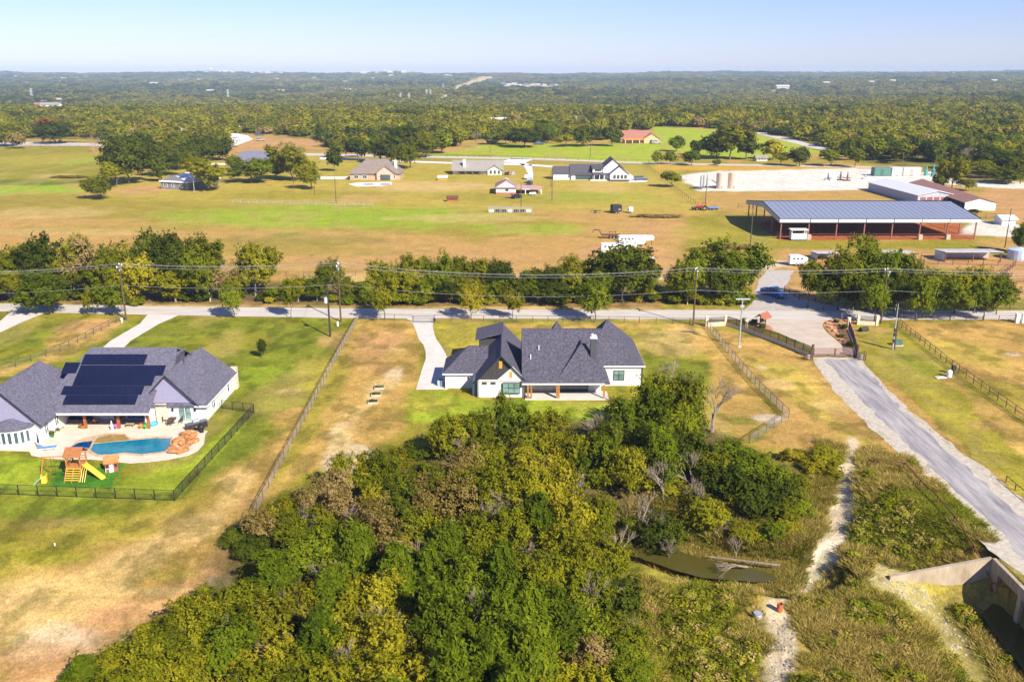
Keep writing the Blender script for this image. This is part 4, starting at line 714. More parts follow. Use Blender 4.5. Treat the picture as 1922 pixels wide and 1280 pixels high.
# bank fringe round the pool and thicket edge
EDGE = wp([(1225, 1000), (1290, 1020), (1380, 1040), (1450, 1060), (1500, 1050), (1530, 990), (1560, 930), (1575, 850)], -1.5)
ex = []; 
for (a, b_) in zip(EDGE, EDGE[1:]):
    for q in range(70):
        t_ = rng.random(); ex.append((a[0] + (b_[0] - a[0]) * t_ - abs(rng.normal()) * 1.2, a[1] + (b_[1] - a[1]) * t_ + rng.normal() * 1.1 + .6))
Z2 = wp([(1170, 990), (1230, 950), (1330, 965), (1480, 955), (1540, 990), (1500, 1050), (1452, 1066), (1380, 1046), (1290, 1018), (1230, 998)], -2.5); X_ = rng.uniform(5, 40, 5000); Y_ = rng.uniform(78, 100, 5000); k_ = (sdpoly(X_, Y_, Z2) > 0) & (sdpoly(X_, Y_, POND) < -.5)
ex = np.concatenate([np.array(ex), np.stack([X_[k_], Y_[k_]], 1)]); gn_scatter('bank_grass', 'golden grass fringe along the thicket side of the creek', np.stack([ex[:, 0], ex[:, 1], H(ex[:, 0], ex[:, 1])], 1), .8 + .5 * rng.random(len(ex)), .8 + .5 * rng.random(len(ex)), rng.random(len(ex)) * 6.28, TUF)
# stones scattered down the gully and bars
def rock(seed):
    g = random.Random(seed); bm = bmesh.new(); bmesh.ops.create_icosphere(bm, subdivisions=1, radius=1)
    for v in bm.verts: v.co *= g.uniform(.7, 1.15); v.co.z *= .6
    me = bpy.data.meshes.new('rock'); bm.to_mesh(me); bm.free(); me.materials.append(M('pale_rock', (.36, .32, .26), .9, .2, 2)); return me
ROCKS = [rock(i) for i in range(3)]
rp_ = []
for pol, z in (([(1560, 900), (1600, 840), (1612, 900), (1600, 1000), (1545, 1000), (1560, 940)], -1.2), ([(1450, 1150), (1490, 1150), (1490, 1290), (1430, 1290)], -2.5), ([(1640, 1080), (1760, 1100), (1850, 1200), (1780, 1200), (1700, 1130)], -2.5)):
    pw = wp(pol, z); xs = [a for a, b_ in pw]; ys = [b_ for a, b_ in pw]; X = rng.uniform(min(xs), max(xs), 700); Y = rng.uniform(min(ys), max(ys), 700); k = sdpoly(X, Y, pw) > 0; rp_.append(np.stack([X[k], Y[k], H(X[k], Y[k])], 1))
rp_ = np.concatenate(rp_); rp_ = rp_[rng.random(len(rp_)) < np.where(rp_[:, 0] > 36, .3, .8)]; rs_ = .07 + .18 * rng.random(len(rp_)) ** 3; gn_scatter('stones', 'pale stones strewn down the gully and creek bars', rp_, rs_, rs_, rng.random(len(rp_)) * 6.28, ROCKS)

# dry tufts breaking up the bare fields and the verges of the drive
LOT = [tuft('dry_tuft', 40 + i, LM['weed'], 26, .8, .35) for i in range(2)] + [tuft('green_tuft', 44, LM['weedg'], 26, .9, .3)]
n0 = 60000; X_ = rng.uniform(-85, 75, n0); Y_ = rng.uniform(60, 165, n0); D_ = fbm(X_ * .25, Y_ * .25, 4)
z_a = sdpoly(X_, Y_, wp([(-100, 1000), (330, 950), (450, 860), (672, 600), (790, 640), (760, 800), (600, 900), (460, 1000), (380, 1110), (150, 1230), (-100, 1600), (-700, 1600)])) > 0
z_b = sdpoly(X_, Y_, wp([(1330, 620), (1520, 680), (1600, 775), (1690, 862), (1600, 850), (1480, 800), (1400, 700)])) > 0
z_c = sdpoly(X_, Y_, wp([(1640, 680), (1690, 620), (1922, 780), (2050, 900), (1930, 930), (1720, 770)])) > 0
edge = np.minimum(sdline(X_, Y_, wp([(1524, 672), (1540, 700), (1600, 772), (1698, 859), (1755, 914)])), sdline(X_, Y_, wp([(1615, 672), (1655, 720), (1720, 780), (1793, 840), (1922, 938)])))
fl = np.minimum(sdline(X_, Y_, wp([(672, 600), (578, 777), (482, 960)])), sdline(X_, Y_, wp([(1328, 614), (1425, 731), (1480, 785), (1407, 832)])))
k_ = ((z_a & (D_ > .5) & (rng.random(n0) < .30)) | ((z_b | z_c) & (D_ > .54) & (rng.random(n0) < .18)) | ((edge < .8) & (rng.random(n0) < .8)) | ((fl < .5) & (rng.random(n0) < .9))) & (X_ < 63)
X_, Y_ = X_[k_], Y_[k_]; s_ = (.12 + .22 * rng.random(len(X_)) ** 2)
gn_scatter('dry_grass', 'short dry tufts dotted over the bare fields and verges', np.stack([X_, Y_, H(X_, Y_)], 1), s_ * 1.5, s_, rng.random(len(X_)) * 6.28, LOT)
# ============================================================ BUILDINGS
def window(parent, x, y, z, w, h, face='S', nx=1, nz=1, frame=None, glass=None, name='window', dep=.1, bw=.07):
    """x,y,z = centre of the sill line on the wall face"""
    frame = frame or DARKTRIM; glass = glass or GLASS
    def tr(mb, a0, a1, d0, d1, z0, z1):
        if face == 'S': mb.box(x + a0, x + a1, y - d1, y - d0, z0, z1)
        elif face == 'N': mb.box(x + a0, x + a1, y + d0, y + d1, z0, z1)
        elif face == 'E': mb.box(x + d0, x + d1, y + a0, y + a1, z0, z1)
        else: mb.box(x - d1, x - d0, y + a0, y + a1, z0, z1)
    f = MB(); tr(f, -w / 2, w / 2, -.02, dep, z, z + bw); tr(f, -w / 2, w / 2, -.02, dep, z + h - bw, z + h)
    tr(f, -w / 2, -w / 2 + bw, -.02, dep, z + bw, z + h - bw); tr(f, w / 2 - bw, w / 2, -.02, dep, z + bw, z + h - bw)
    pw = (w - 2 * bw) / nx; ph = (h - 2 * bw) / nz
    for i in range(1, nx): a = -w / 2 + bw + pw * i; tr(f, a - .025, a + .025, -.01, dep * .9, z + bw, z + h - bw)
    for j in range(1, nz): zz = z + bw + ph * j; tr(f, -w / 2 + bw, w / 2 - bw, -.01, dep * .8, zz - .025, zz + .025)
    o = f.build(name, frame, parent)
    for i in range(nx):
        g = MB(); a = -w / 2 + bw + pw * i; tr(g, a + .027, a + pw - .027, -.015, dep * .4, z + bw + .002, z + h - bw - .002); g.build('pane', glass, o)
    return o
def door(parent, x, y, z, w, h, face='S', mat=None, name='door'):
    m = MB(); 
    if face == 'S': m.box(x - w / 2, x + w / 2, y - .08, y + .02, z, z + h)
    elif face == 'E': m.box(x - .02, x + .08, y - w / 2, y + w / 2, z, z + h)
    else: m.box(x - .08, x + .02, y - w / 2, y + w / 2, z, z + h)
    o = m.build(name, mat or DARKTRIM, parent); k = MB()
    if face == 'S': k.bar((x + w * .38, y - .12, z + 1), (x + w * .38, y - .12, z + 1.2), .025)
    else: s = 1 if face == 'E' else -1; k.bar((x + s * .12, y + w * .38, z + 1), (x + s * .12, y + w * .38, z + 1.2), .025)
    k.build('handle', METALG, o); return o
def roofpolys(x0, x1, y0, y1, z, slope, axis='x', hip=(True, True), over=.45, apex=None):
    """faces of a hip or gable roof; eave line stays at z on the wall, overhang drops below"""
    X0, X1, Y0, Y1 = x0 - over, x1 + over, y0 - over, y1 + over; ze = z - over * slope * .6
    c = [Vector((X0, Y0, ze)), Vector((X1, Y0, ze)), Vector((X1, Y1, ze)), Vector((X0, Y1, ze))]
    if apex is not None:
        a = Vector(apex); return [[c[0], c[1], a], [c[1], c[2], a], [c[2], c[3], a], [c[3], c[0], a]], [a, a]
    if axis == 'x':
        hw = (Y1 - Y0) / 2; zr = ze + hw * slope; ym = (Y0 + Y1) / 2
        a = Vector((X0 + (hw if hip[0] else 0), ym, zr)); b = Vector((X1 - (hw if hip[1] else 0), ym, zr))
        P_ = [[c[0], c[1], b, a], [c[2], c[3], a, b]]
        if hip[0]: P_.append([c[3], c[0], a])
        if hip[1]: P_.append([c[1], c[2], b])
    else:
        hw = (X1 - X0) / 2; zr = ze + hw * slope; xm = (X0 + X1) / 2
        a = Vector((xm, Y0 + (hw if hip[0] else 0), zr)); b = Vector((xm, Y1 - (hw if hip[1] else 0), zr))
        P_ = [[c[3], c[0], a, b], [c[1], c[2], b, a]]
        if hip[0]: P_.append([c[0], c[1], a])
        if hip[1]: P_.append([c[2], c[3], b])
    return P_, [a, b]
def roof(parent, mat, *a, t=.2, name='roof', trim=None, cap=True, **k):
    P_, rd = roofpolys(*a, **k); mb = MB()
    for p in P_: mb.slab(p, t)
    o = mb.build(name, mat, parent)
    if cap and (rd[0] - rd[1]).length > .3:
        r = MB(); r.bar(rd[0] + Vector((0, 0, .0)), rd[1], .09, 5); r.build('ridge_cap', mat, o)
    if trim is not None:      # fascia under the eave edge
        X = [v for p in P_ for v in p]; ze = min(v.z for v in X); xs = [v.x for v in X]; ys = [v.y for v in X]; f = MB()
        f.box(min(xs), max(xs), min(ys) - .03, min(ys) + .05, ze - t - .05, ze - .02); f.box(max(xs) - .05, max(xs) + .03, min(ys) + .06, max(ys), ze - t - .05, ze - .02); f.box(min(xs) - .03, min(xs) + .05, min(ys) + .06, max(ys), ze - t - .05, ze - .02)
        f.build('gutter', trim, o)
    return o
def gablewall(mb, x0, x1, y0, y1, z, slope, axis):
    if axis == 'x': ym = (y0 + y1) / 2; mb.prof([(y0, z), (y1, z), (ym, z + (y1 - y0) / 2 * slope)], x0, x1, 'x')
    else: xm = (x0 + x1) / 2; mb.prof([(x0, z), (x1, z), (xm, z + (x1 - x0) / 2 * slope)], y0, y1, 'y')
# ------------------------------------------------------------ the middle house
h = thing('white_house', 'white stucco house with dark slate shingle roof and timber porch in the middle', 'house', (0, 0, 0))
w = MB(); w.box(-10.6, -5.3, 131.7, 138.8, 0, 2.8); w.box(-5.3, 1.95, 127.6, 145.5, 0, 2.8); w.box(1.95, 14.0, 130.2, 142.0, 0, 2.78); w.box(14.0, 20.75, 132.9, 146.5, 0, 3.7); w.box(5.6, 9.4, 138, 143.5, 0, 5.2)
gablewall(w, -5.3, 1.95, 145.2, 145.5, 2.8, 1.05, 'y'); gablewall(w, 1.95, 2.15, 127.2, 142, 2.78, .8, 'x'); gablewall(w, 13.6, 13.8, 127.2, 142, 2.78, .8, 'x')
w.build('wall', WHITE, h)
g = MB(); gablewall(g, -5.3, 1.95, 127.55, 127.75, 2.78, 1.06, 'y'); g.build('gable_siding', DARKBOARD, h)
bt = MB()
for k in range(18):
    x = -5.0 + k * .38; top = 2.85 + (3.62 - abs(x + 1.67)) * 1.06
    if x < -.1 and top > 3: bt.box(x - .03, x + .03, 127.50, 127.56, 2.85, top)
bt.build('batten', DARKBOARD, h)
g = MB(); g.prof([(-5.3, 2.9), (-5.3, 2.75), (1.95, 2.75), (1.95, 3.0), (.1, 5.05), (-2.3, 2.9)], 127.36, 127.56, 'y'); g.build('gable_wall', WHITE, h)
def vent(x, y, z, w_, h_): m = MB(); m.box(x - w_ / 2, x + w_ / 2, y - .07, y + .02, z, z + h_); [m.box(x - w_ / 2 + .03, x + w_ / 2 - .03, y - .1, y - .07, z + .06 + q * .14, z + .12 + q * .14) for q in range(int(h_ / .14) - 1)]; return m.build('louvre_vent', M('orange_cedar', (.62, .29, .05), .6, .1), h)
vent(-1.75, 127.5, 4.75, .5, 1.15); vent(-.15, 127.36, 3.35, .42, .95)
roof(h, SHINGLE, -5.3, 1.95, 127.6, 145.5, 2.85, 1.05, 'y', (False, False), .42)
rk = MB()
for s in (-1, 1):
    a = Vector((-1.675, 127.1, 2.85 + 3.87 * 1.05 + .05)); b_ = Vector((-1.675 + s * 4.1, 127.1, 2.58)); rk.slab([a, b_, b_ + Vector((0, 0, -.26)), a + Vector((0, 0, -.26))], .07, (0, -1, 0))
rk.build('rake_trim', DARKTRIM, h)
roof(h, SHINGLE, -10.6, -4.2, 131.7, 138.8, 2.8, .85, 'x', (True, False), .4, trim=WMETAL)
# raised shed dormer behind the garage wing
sd = MB(); sd.slab([(-6.1, 139.4, 5.75), (-1.5, 139.4, 6.95), (-1.5, 146.2, 6.95), (-6.1, 146.2, 5.75)], .2); sd.build('dormer_roof', SHINGLE, h)
sd = MB(); sd.box(-5.5, -2.6, 139.8, 145.4, 2.8, 5.68); sd.build('dormer_wall', DARKBOARD, h)
roof(h, SHINGLE, 1.95, 13.8, 127.2, 142.0, 2.8, .82, 'x', (False, False), .42, trim=WMETAL)
roof(h, SHINGLE, 7.0, 14.6, 127.25, 138, 2.9, 1.2, 'y', (True, False), .45)
roof(h, SHINGLE, 12.6, 20.75, 132.9, 141.8, 3.7, .82, 'x', (False, True), .42, trim=WMETAL)
roof(h, SHINGLE, 12.6, 20.75, 136.2, 147, 3.66, 1, 'y', (True, True), .42, apex=(15.8, 141.2, 8.75))
roof(h, SHINGLE, 5.6, 9.4, 138.2, 142, 5.2, 1, 'y', (True, True), .35, apex=(7.45, 140.3, 8.75))
ch = MB(); ch.box(12.15, 13.05, 129.5, 130.4, 3.0, 8.9); co = ch.build('chimney', M('charcoal_brick', (.06, .065, .085), .85, .15, 5), h)
cp = MB(); cp.box(12.05, 13.15, 129.4, 130.5, 8.9, 9.05); cp.lathe((12.4, 129.95, 9.05), [(.16, 0), (.16, .35), (.26, .38), (.05, .52)], 10); cp.lathe((12.82, 129.95, 9.05), [(.13, 0), (.13, .25), (.2, .28), (.04, .4)], 10); cp.build('chimney_cap', WMETAL, co)
for vx, vy in [(4.2, 131.5), (2.9, 130.2)]: m = MB(); m.bar((vx, vy, 4.5), (vx, vy, 2.8 + (vy - 126.8) * .82 + .55), .07, 8); m.build('vent_pipe', WMETAL, h)
window(h, -.1, 127.36, .75, 2.75, 1.75, 'S', 3, 2, DARKTRIM, GLASSG); window(h, 17.1, 132.9, .95, 1.75, 1.65, 'S', 2, 2, DARKTRIM, GLASSG)
for x in (-4.25, -2.9): window(h, x, 127.6, 2.15, .75, .32, 'S', 1, 1, DARKTRIM)
window(h, 3.4, 130.2, 2.1, 1.9, .4, 'S', 2, 1, WOODD); window(h, 9.6, 130.2, .1, 4.8, 2.2, 'S', 4, 1, DARKTRIM, GLASS, 'sliding_door'); 
st = MB(); st.box(2.6, 6.6, 130.05, 130.2, 0, 2.7); st.build('stone_facing', M('pale_grey_stone', (.6, .58, .52), .9, .12, 3, bump=.3), h)
for x in (2.45, 6.9, 7.2, 14.15, 2.95):
    p = MB(); yy = 126.95; p.box(x - .13, x + .13, yy - .13, yy + .13, .08, 2.62); p.build('porch_post', WOOD, h, .01)
bm_ = MB(); bm_.box(2.1, 14.5, 126.85, 127.1, 2.36, 2.64); bm_.build('porch_beam', WHITE2, h)
ps = MB(); ps.box(2.0, 14.9, 126.4, 130.1, 0, .1); ps.build('patio_slab', CONC, h)
rs = MB(); rs.box(-6.1, -5.3, 128.2, 131.6, 0, 2.6); rs.build('recess_wall', M('blue_grey_door', (.06, .1, .16), .6), h)
wl = MB(); wl.box(-7.0, -6.8, 131.5, 131.7, 1.7, 1.95); wl.build('wall_lamp', BLACK, h)
dsp = MB()
for x, y, z0 in ((-5.2, 127.3, 2.6), (2.05, 127.05, 2.4), (20.8, 132.75, 3.4), (-10.65, 131.55, 2.5)): dsp.box(x - .05, x + .05, y - .05, y + .05, 0, z0)
dsp.build('downspout', DARKTRIM, h)
ac = MB(); ac.box(-11.95, -11.1, 132.6, 133.5, 0.05, .95); a_ = tag(ac.build('air_conditioner', M('pale_blue_metal', (.3, .4, .5), .5), bevel=.04), 'pale blue grey air conditioner box beside the garage wall', 'air conditioner')
f = MB(); f.lathe((-11.5, 133.05, .95), [(.34, 0), (.34, .05), (.1, .06)], 14); f.build('fan_grille', BLACK, a_)
for i, (px, py) in enumerate([(712, 728), (706, 741), (700, 755)]):
    p = W(px, py); o = thing('raised_garden_bed', ['farthest', 'middle', 'nearest'][i] + ' of three weathered timber framed garden beds on the bare lawn', 'garden bed', (p.x, p.y, 0), .12, 'garden beds on the lawn')
    for dx, dy, lx, ly in ((0, -.75, 1.5, .06), (0, .75, 1.5, .06), (-.72, 0, .06, 1.44), (.72, 0, .06, 1.44)): m = MB(); m.box(dx - lx / 2, dx + lx / 2, dy - ly / 2, dy + ly / 2, 0, .3); m.build('board', M('weathered_board', (.42, .38, .32), .8), o)
    m = MB(); m.box(-.68, .68, -.71, .71, 0, .2); m.build('soil', M('dark_soil', (.05, .035, .02), .95), o); inst(NEAR['mid_green'][i], 'herbs', o, (0, 0, .3), 0, (.6, .55, .16))
# ------------------------------------------------------------ house with the solar panels
h = thing('solar_house', 'sprawling white house with grey hip roof and solar panels beside the pool', 'house', (0, 0, 0))
w = MB(); w.box(-73.4, -63.75, 110.1, 126, 0, 3); w.box(-63.75, -50.9, 118.4, 134, 0, 3); w.box(-52.8, -43.95, 117.6, 131.2, 0, 3)
w.build('wall', WHITE, h)
g = MB(); gablewall(g, -52.8, -45.1, 117.45, 117.65, 3.0, 1.06, 'y'); g.build('gable_siding', LAV, h); g = MB(); gablewall(g, -73.4, -63.75, 109.95, 110.12, 3.0, 1.0, 'y'); g.build('gable_siding', LAV, h)
S2 = SHINGLE2
roof(h, S2, -73.4, -63.75, 110.1, 126, 3, 1.0, 'y', (False, True), .5)
zf_ = lambda y: 3 - .108 + .6 * (y - 113.9)
yr = 124.3; P_ = [[(-66.4, 113.9), (-50.5, 113.9), (-50.5, 117.7), (-49.0, 121.0), (-49.6, yr), (-62.4, yr)]]
m = MB(); m.slab([(x, y, zf_(y)) for x, y in P_[0]], .22); m.slab([(-62.4, yr, zf_(yr)), (-49.6, yr, zf_(yr)), (-47, 134.6, 3), (-66.4, 134.6, 3)], .22); m.slab([(-66.4, 113.9, zf_(113.9)), (-62.4, yr, zf_(yr)), (-66.4, 134.6, 3)], .22); m.build('roof', S2, h)
roof(h, S2, -52.8, -45.1, 117.5, 128.5, 3, 1.05, 'y', (False, False), .5)
roof(h, S2, -53.2, -43.95, 117.55, 131.2, 3.0, 1, 'y', (True, True), .45, apex=(-47.3, 127.5, 8.15))
roof(h, S2, -53.5, -48, 121, 130, 5, .75, 'x', (True, True), .3)
rk = MB()
for xm, yy, hw, sl, zt in ((-48.95, 116.95, 4.35, 1.05, 3 - .28 + 4.35 * 1.05), (-68.57, 109.55, 5.3, 1.0, 3 - .3 + 5.3)):
    for s in (-1, 1):
        a = Vector((xm, yy, zt + .04)); b_ = Vector((xm + s * hw, yy, zt - hw * sl + .04)); rk.slab([a, b_, b_ + Vector((0, 0, -.24)), a + Vector((0, 0, -.24))], .06, (0, -1, 0))
rk.build('rake_trim', DARKTRIM, h)
# porch roof front edge, beam and posts
gt = MB(); gt.box(-63.6, -50.4, 113.75, 113.9, 2.55, 2.8); gt.box(-45.2, -43.4, 116.95, 117.05, 2.45, 2.65); gt.box(-43.5, -43.4, 117.1, 131.5, 2.45, 2.65); gt.build('gutter', WMETAL, h)
for x in (-60.1, -55.4, -51.2):
    p = MB(); p.box(x - .17, x + .17, 114.9, 115.24, .1, 2.75); p.build('porch_post', M('reddish_post', (.3, .09, .03), .6, .2, 3), h, .01)
bay = MB(); cx, cy, r = -67.3, 110.1, 2.5
n = 10; pts = [(cx + r * math.cos(math.pi + math.pi * k / n), cy + r * .75 * math.sin(math.pi + math.pi * k / n)) for k in range(n + 1)]
bay.slab([(x, y, 2.7) for x, y in pts], 2.7); bay.build('bay_wall', WHITE, h)
br = MB(); top = Vector((cx, cy, 3.7))
for a, b_ in zip(pts, pts[1:]):
    ea = Vector((cx + (a[0] - cx) * 1.15, cy + (a[1] - cy) * 1.2, 2.72)); eb = Vector((cx + (b_[0] - cx) * 1.15, cy + (b_[1] - cy) * 1.2, 2.72)); br.slab([ea, eb, top], .12)
br.build('bay_roof', S2, h)
for k in range(1, 9, 1):
    a, b_ = pts[k], pts[k + 1]; mx_, my_ = (a[0] + b_[0]) / 2, (a[1] + b_[1]) / 2; d_ = Vector((b_[0] - a[0], b_[1] - a[1], 0)); nn = Vector((mx_ - cx, my_ - cy, 0)).normalized()
    f = MB(); f.obox((mx_ + nn.x * .04, my_ + nn.y * .04), d_, d_.length * .72, .1, .55, 2.3); fo = f.build('window', WHITE2, h); f = MB(); f.obox((mx_ + nn.x * .08, my_ + nn.y * .08), d_, d_.length * .56, .08, .65, 2.2); f.build('pane', GLASS, fo)
for y in (111.6, 114.4): window(h, -63.75, y, .8, 1.1, 1.7, 'E', 2, 2, WHITE2)
window(h, -43.95, 121.0, .8, 1.6, 1.6, 'E', 2, 2, WHITE2); window(h, -43.95, 128, .8, 1.2, 1.6, 'E', 1, 2, WHITE2)
window(h, -46.9, 117.6, .1, 1.9, 2.2, 'S', 2, 1, WHITE2, GLASSG, 'french_door')
for x in (-48.6, -45.4): m = MB(); m.box(x - .12, x + .12, 117.4, 117.6, 1.7, 2.1); m.build('wall_lamp', BLACK, h)
window(h, -57.1, 118.4, .1, 1.0, 2.2, 'S', 1, 1, WHITE2, GLASS, 'patio_door'); window(h, -53.2, 118.4, .5, 2.6, 1.9, 'S', 3, 1, WHITE2); window(h, -61.4, 118.4, .6, 1.8, 1.6, 'S', 2, 1, WHITE2)
ch = MB(); ch.box(-44.6, -43.6, 131.3, 132.3, 0, 3.5); ch.build('chimney', STONE, h)
for x, y, z in ((-52.5, 124, 9.2), (-48.5, 121.5, 7.4)): pass
st = MB(); st.box(-50.9, -49.3, 117.2, 117.6, 0, 2.9); st.build('stone_facing', STONE, h)
# solar panels lie on the front slope: rows of modules
SOL = M('solar_glass', (.008, .011, .035), .12, .1, .3, spec=.7); SOLF = M('solar_frame', (.02, .025, .06), .4)
ye, ze, slp = 113.9, 3 - .3 * .6 * .6, .6
def on_roof(zx, zy, off=.12):
    dx, dy, dz = ray(zx / 3.764, 620 + zy / 3.764); t = (ze + off - slp * ye - CAMZ) / (dz - slp * dy); return Vector((dx * t, dy * t, CAMZ + dz * t))
def prow(xa, xb, ya, yb, top, bot):
    A, B_ = on_roof(xa, top), on_roof(xb, top); c_, D_ = on_roof(ya, bot), on_roof(yb, bot); n = max(1, round((B_.x - A.x) / 1.02)); x0 = (A.x + c_.x) / 2; x1 = (B_.x + D_.x) / 2; y0, y1 = c_.y - .02, A.y + .02
    for k in range(n):
        xa_, xb_ = x0 + (x1 - x0) * k / n + .015, x0 + (x1 - x0) * (k + 1) / n - .015
        zf = lambda y: ze + slp * (y - ye) + .13
        m = MB(); m.slab([(xa_, y0, zf(y0)), (xb_, y0, zf(y0)), (xb_, y1, zf(y1)), (xa_, y1, zf(y1))], .05); m.build('solar_panel', SOL, h)
prow(598, 1038, 572, 1022, 170, 240); prow(458, 565, 432, 540, 228, 300); prow(568, 1172, 542, 1150, 248, 318); prow(536, 1092, 512, 1076, 322, 388); prow(452, 1022, 426, 1000, 394, 452); prow(466, 986, 440, 946, 458, 522)
# --- deck, pool, rockwork
def z1(x, y, z=0): return tuple(W(x / 3.764, 620 + y / 3.764, z)[:2])
deck = [(-60, 830), (0, 828), (120, 825), (265, 800), (290, 785), (450, 690), (480, 560), (1100, 560), (1250, 640), (1395, 640), (1400, 705), (1468, 712), (1450, 735), (1442, 800), (1400, 850), (1330, 885), (1180, 915), (1050, 930), (920, 940), (780, 925), (640, 912), (480, 915), (300, 902), (222, 885), (205, 855), (0, 850), (-60, 850)]
struct(sheet('patio', [z1(*p) for p in deck], .06, M('cream_paving', (.62, .53, .42), .9, .06, .8), thick=.05), 'cream stone pool patio behind the solar panel house')
coping = [(488, 830), (540, 785), (600, 760), (680, 745), (760, 728), (880, 732), (925, 765), (1000, 765), (1100, 752), (1220, 755), (1225, 830), (1180, 868), (1000, 892), (880, 878), (790, 892), (680, 895), (620, 872), (560, 862)]
struct(sheet('pool_coping', [z1(*p) for p in coping], .09, M('tan_coping', (.5, .34, .2), .85, .2, 2), thick=.03), 'tan stone coping around the swimming pool')
pool = thing('swimming_pool', 'free form swimming pool with blue water and a spa', 'swimming pool', (*z1(900, 830), .1)); px0, py0 = pool.location.x, pool.location.y
def psh(name, pts, z, mat): mb = sheet(name, [(a - px0, b_ - py0) for a, b_ in [z1(*p) for p in pts]], z - .1, mat); mb.parent = pool; return mb
psh('water', [(640, 850), (662, 806), (730, 800), (920, 782), (1100, 766), (1208, 768), (1200, 822), (1165, 858), (1000, 878), (880, 865), (785, 880), (690, 880)], .115, M('pool_water', (.0, .13, .24), .06, .2, .6, col2=(.01, .24, .32), spec=.6, bump=.3, bscale=3))
psh('sun_shelf', [(664, 798), (690, 762), (780, 740), (880, 742), (916, 776), (730, 796)], .113, M('sun_shelf_tan', (.3, .2, .06), .4, .1))
psh('spa_water', [(502, 828), (560, 797), (655, 786), (632, 838), (600, 850)], .12, M('spa_water', (.0, .06, .2), .06, .2, 1, spec=.6))
for i, (x, y) in enumerate([(1215, 840), (1232, 815), (1250, 800), (1270, 780), (1290, 765), (1310, 745), (1330, 740), (1352, 735), (1372, 750), (1380, 780), (1360, 800), (1340, 815), (1320, 800), (1300, 835), (1280, 810), (1260, 850), (1310, 855), (1235, 868), (1275, 868), (1320, 770), (1345, 775)]):
    a, b_ = z1(x, y); o = inst(ROCKS[i % 3], 'boulder', None, (a, b_, .2 + (i % 3) * .1), i * 1.3, (.75 + .35 * (i % 2), .6, .35 + .12 * (i % 4))); o.data = o.data.copy(); o.data.materials[0] = M('orange_boulder', (.45, .2, .07), .85, .25, 1.5)
    tag(o, 'orange tan boulder of the rock waterfall at the right pool end', 'boulder', 'rock waterfall boulders', auto=(a, b_))
lw = z1(680, 720)
# patio furniture
def block(o, name, mat, x0, x1, y0, y1, z0_, z1_, bev=.03): m = MB(); m.box(x0, x1, y0, y1, z0_, z1_); return m.build(name, mat, o, bev)
def sofa(lab, x, y, rz, L, mat, cmat, cat='sofa'):
    o = thing('outdoor_sofa', lab, cat, (x, y, .06), rz); block(o, 'base', M('sofa_frame', (.2, .15, .1), .7), -L / 2, L / 2, -.4, .4, .05, .3); block(o, 'back', mat, -L / 2, L / 2, .25, .42, .3, .85)
    n = max(1, round(L / .8))
    for k in range(n): block(o, 'cushion', cmat, -L / 2 + L * k / n + .02, -L / 2 + L * (k + 1) / n - .02, -.4, .24, .3, .48)
    for s in (-1, 1): block(o, 'armrest', mat, s * L / 2 - .1, s * L / 2 + .1, -.4, .4, .3, .62)
    return o
NAVY = M('navy_fabric', (.02, .04, .12), .8); BLUEF = M('blue_fabric', (.12, .25, .5), .8)
a = z1(560, 655); sofa('navy blue outdoor sofa at the left end of the covered patio', a[0], a[1] + .5, 0, 3.0, NAVY, NAVY); a = z1(960, 650); sofa('light blue cushioned outdoor sofa by the right patio posts', a[0], a[1] + .6, 0, 2.4, M('grey_fabric', (.2, .2, .22), .8), BLUEF)
a = z1(840, 650); sofa('orange and purple patterned armchair under the covered patio', a[0], a[1] + .3, .3, 1.0, M('terracotta_fabric', (.4, .12, .03), .8), M('purple_fabric', (.1, .04, .3), .8), 'armchair')
def lathe_thing(name, lab, cat, loc, prof, mat, n=14, part='body'): o = thing(name, lab, cat, loc); m = MB(); m.lathe((0, 0, 0), prof, n); m.build(part, mat, o, smooth=False); return o
a = z1(590, 690); o = lathe_thing('fire_table', 'low round brown table before the navy sofa', 'table', (*a, .06), [(.45, 0), (.5, .35), (.62, .38), (.62, .45)], WOOD); m = MB(); m.lathe((0, 0, .45), [(.25, 0), (.25, .04)], 12); m.build('bowl', BLACK, o)
a = z1(920, 680); o = thing('coffee_table', 'low tan coffee table in front of the light blue sofa', 'table', (*a, .06)); block(o, 'table_top', M('tan_top', (.4, .3, .18), .6), -.6, .6, -.35, .35, .36, .42)
for sx_ in (-.5, .5):
    for sy_ in (-.28, .28): block(o, 'leg', WOODD, sx_ - .04, sx_ + .04, sy_ - .04, sy_ + .04, 0, .36, 0)
DIN = M('dark_wicker', (.07, .04, .03), .8)
a = z1(1222, 655); tb = z1(1222, 655); o = thing('patio_table', 'round dark patio dining table outside the french doors', 'table', (*a, .06)); m = MB(); m.lathe((0, 0, .68), [(.6, 0), (.6, .05)], 18); m.build('table_top', DIN, o); m = MB(); m.lathe((0, 0, 0), [(.35, 0), (.08, .08), (.08, .68)], 12); m.build('pedestal', DIN, o)
for i, (dx, dy, rz) in enumerate([(-1.15, .1, 1.57), (1.15, .0, -1.57), (.3, 1.0, 0), (-.1, -1.0, 3.14)]):
    o = thing('patio_chair', ['left', 'right', 'back', 'front'][i] + ' dark wicker chair at the round patio table', 'chair', (a[0] + dx, a[1] + dy, .06), rz, 'chairs round the patio table')
    block(o, 'seat', DIN, -.26, .26, -.26, .26, .38, .45); block(o, 'backrest', DIN, -.26, .26, .2, .28, .45, 1.0)
    for sx_ in (-.22, .22):
        for sy_ in (-.22, .22): block(o, 'leg', BLACK, sx_ - .025, sx_ + .025, sy_ - .025, sy_ + .025, 0, .38, 0)
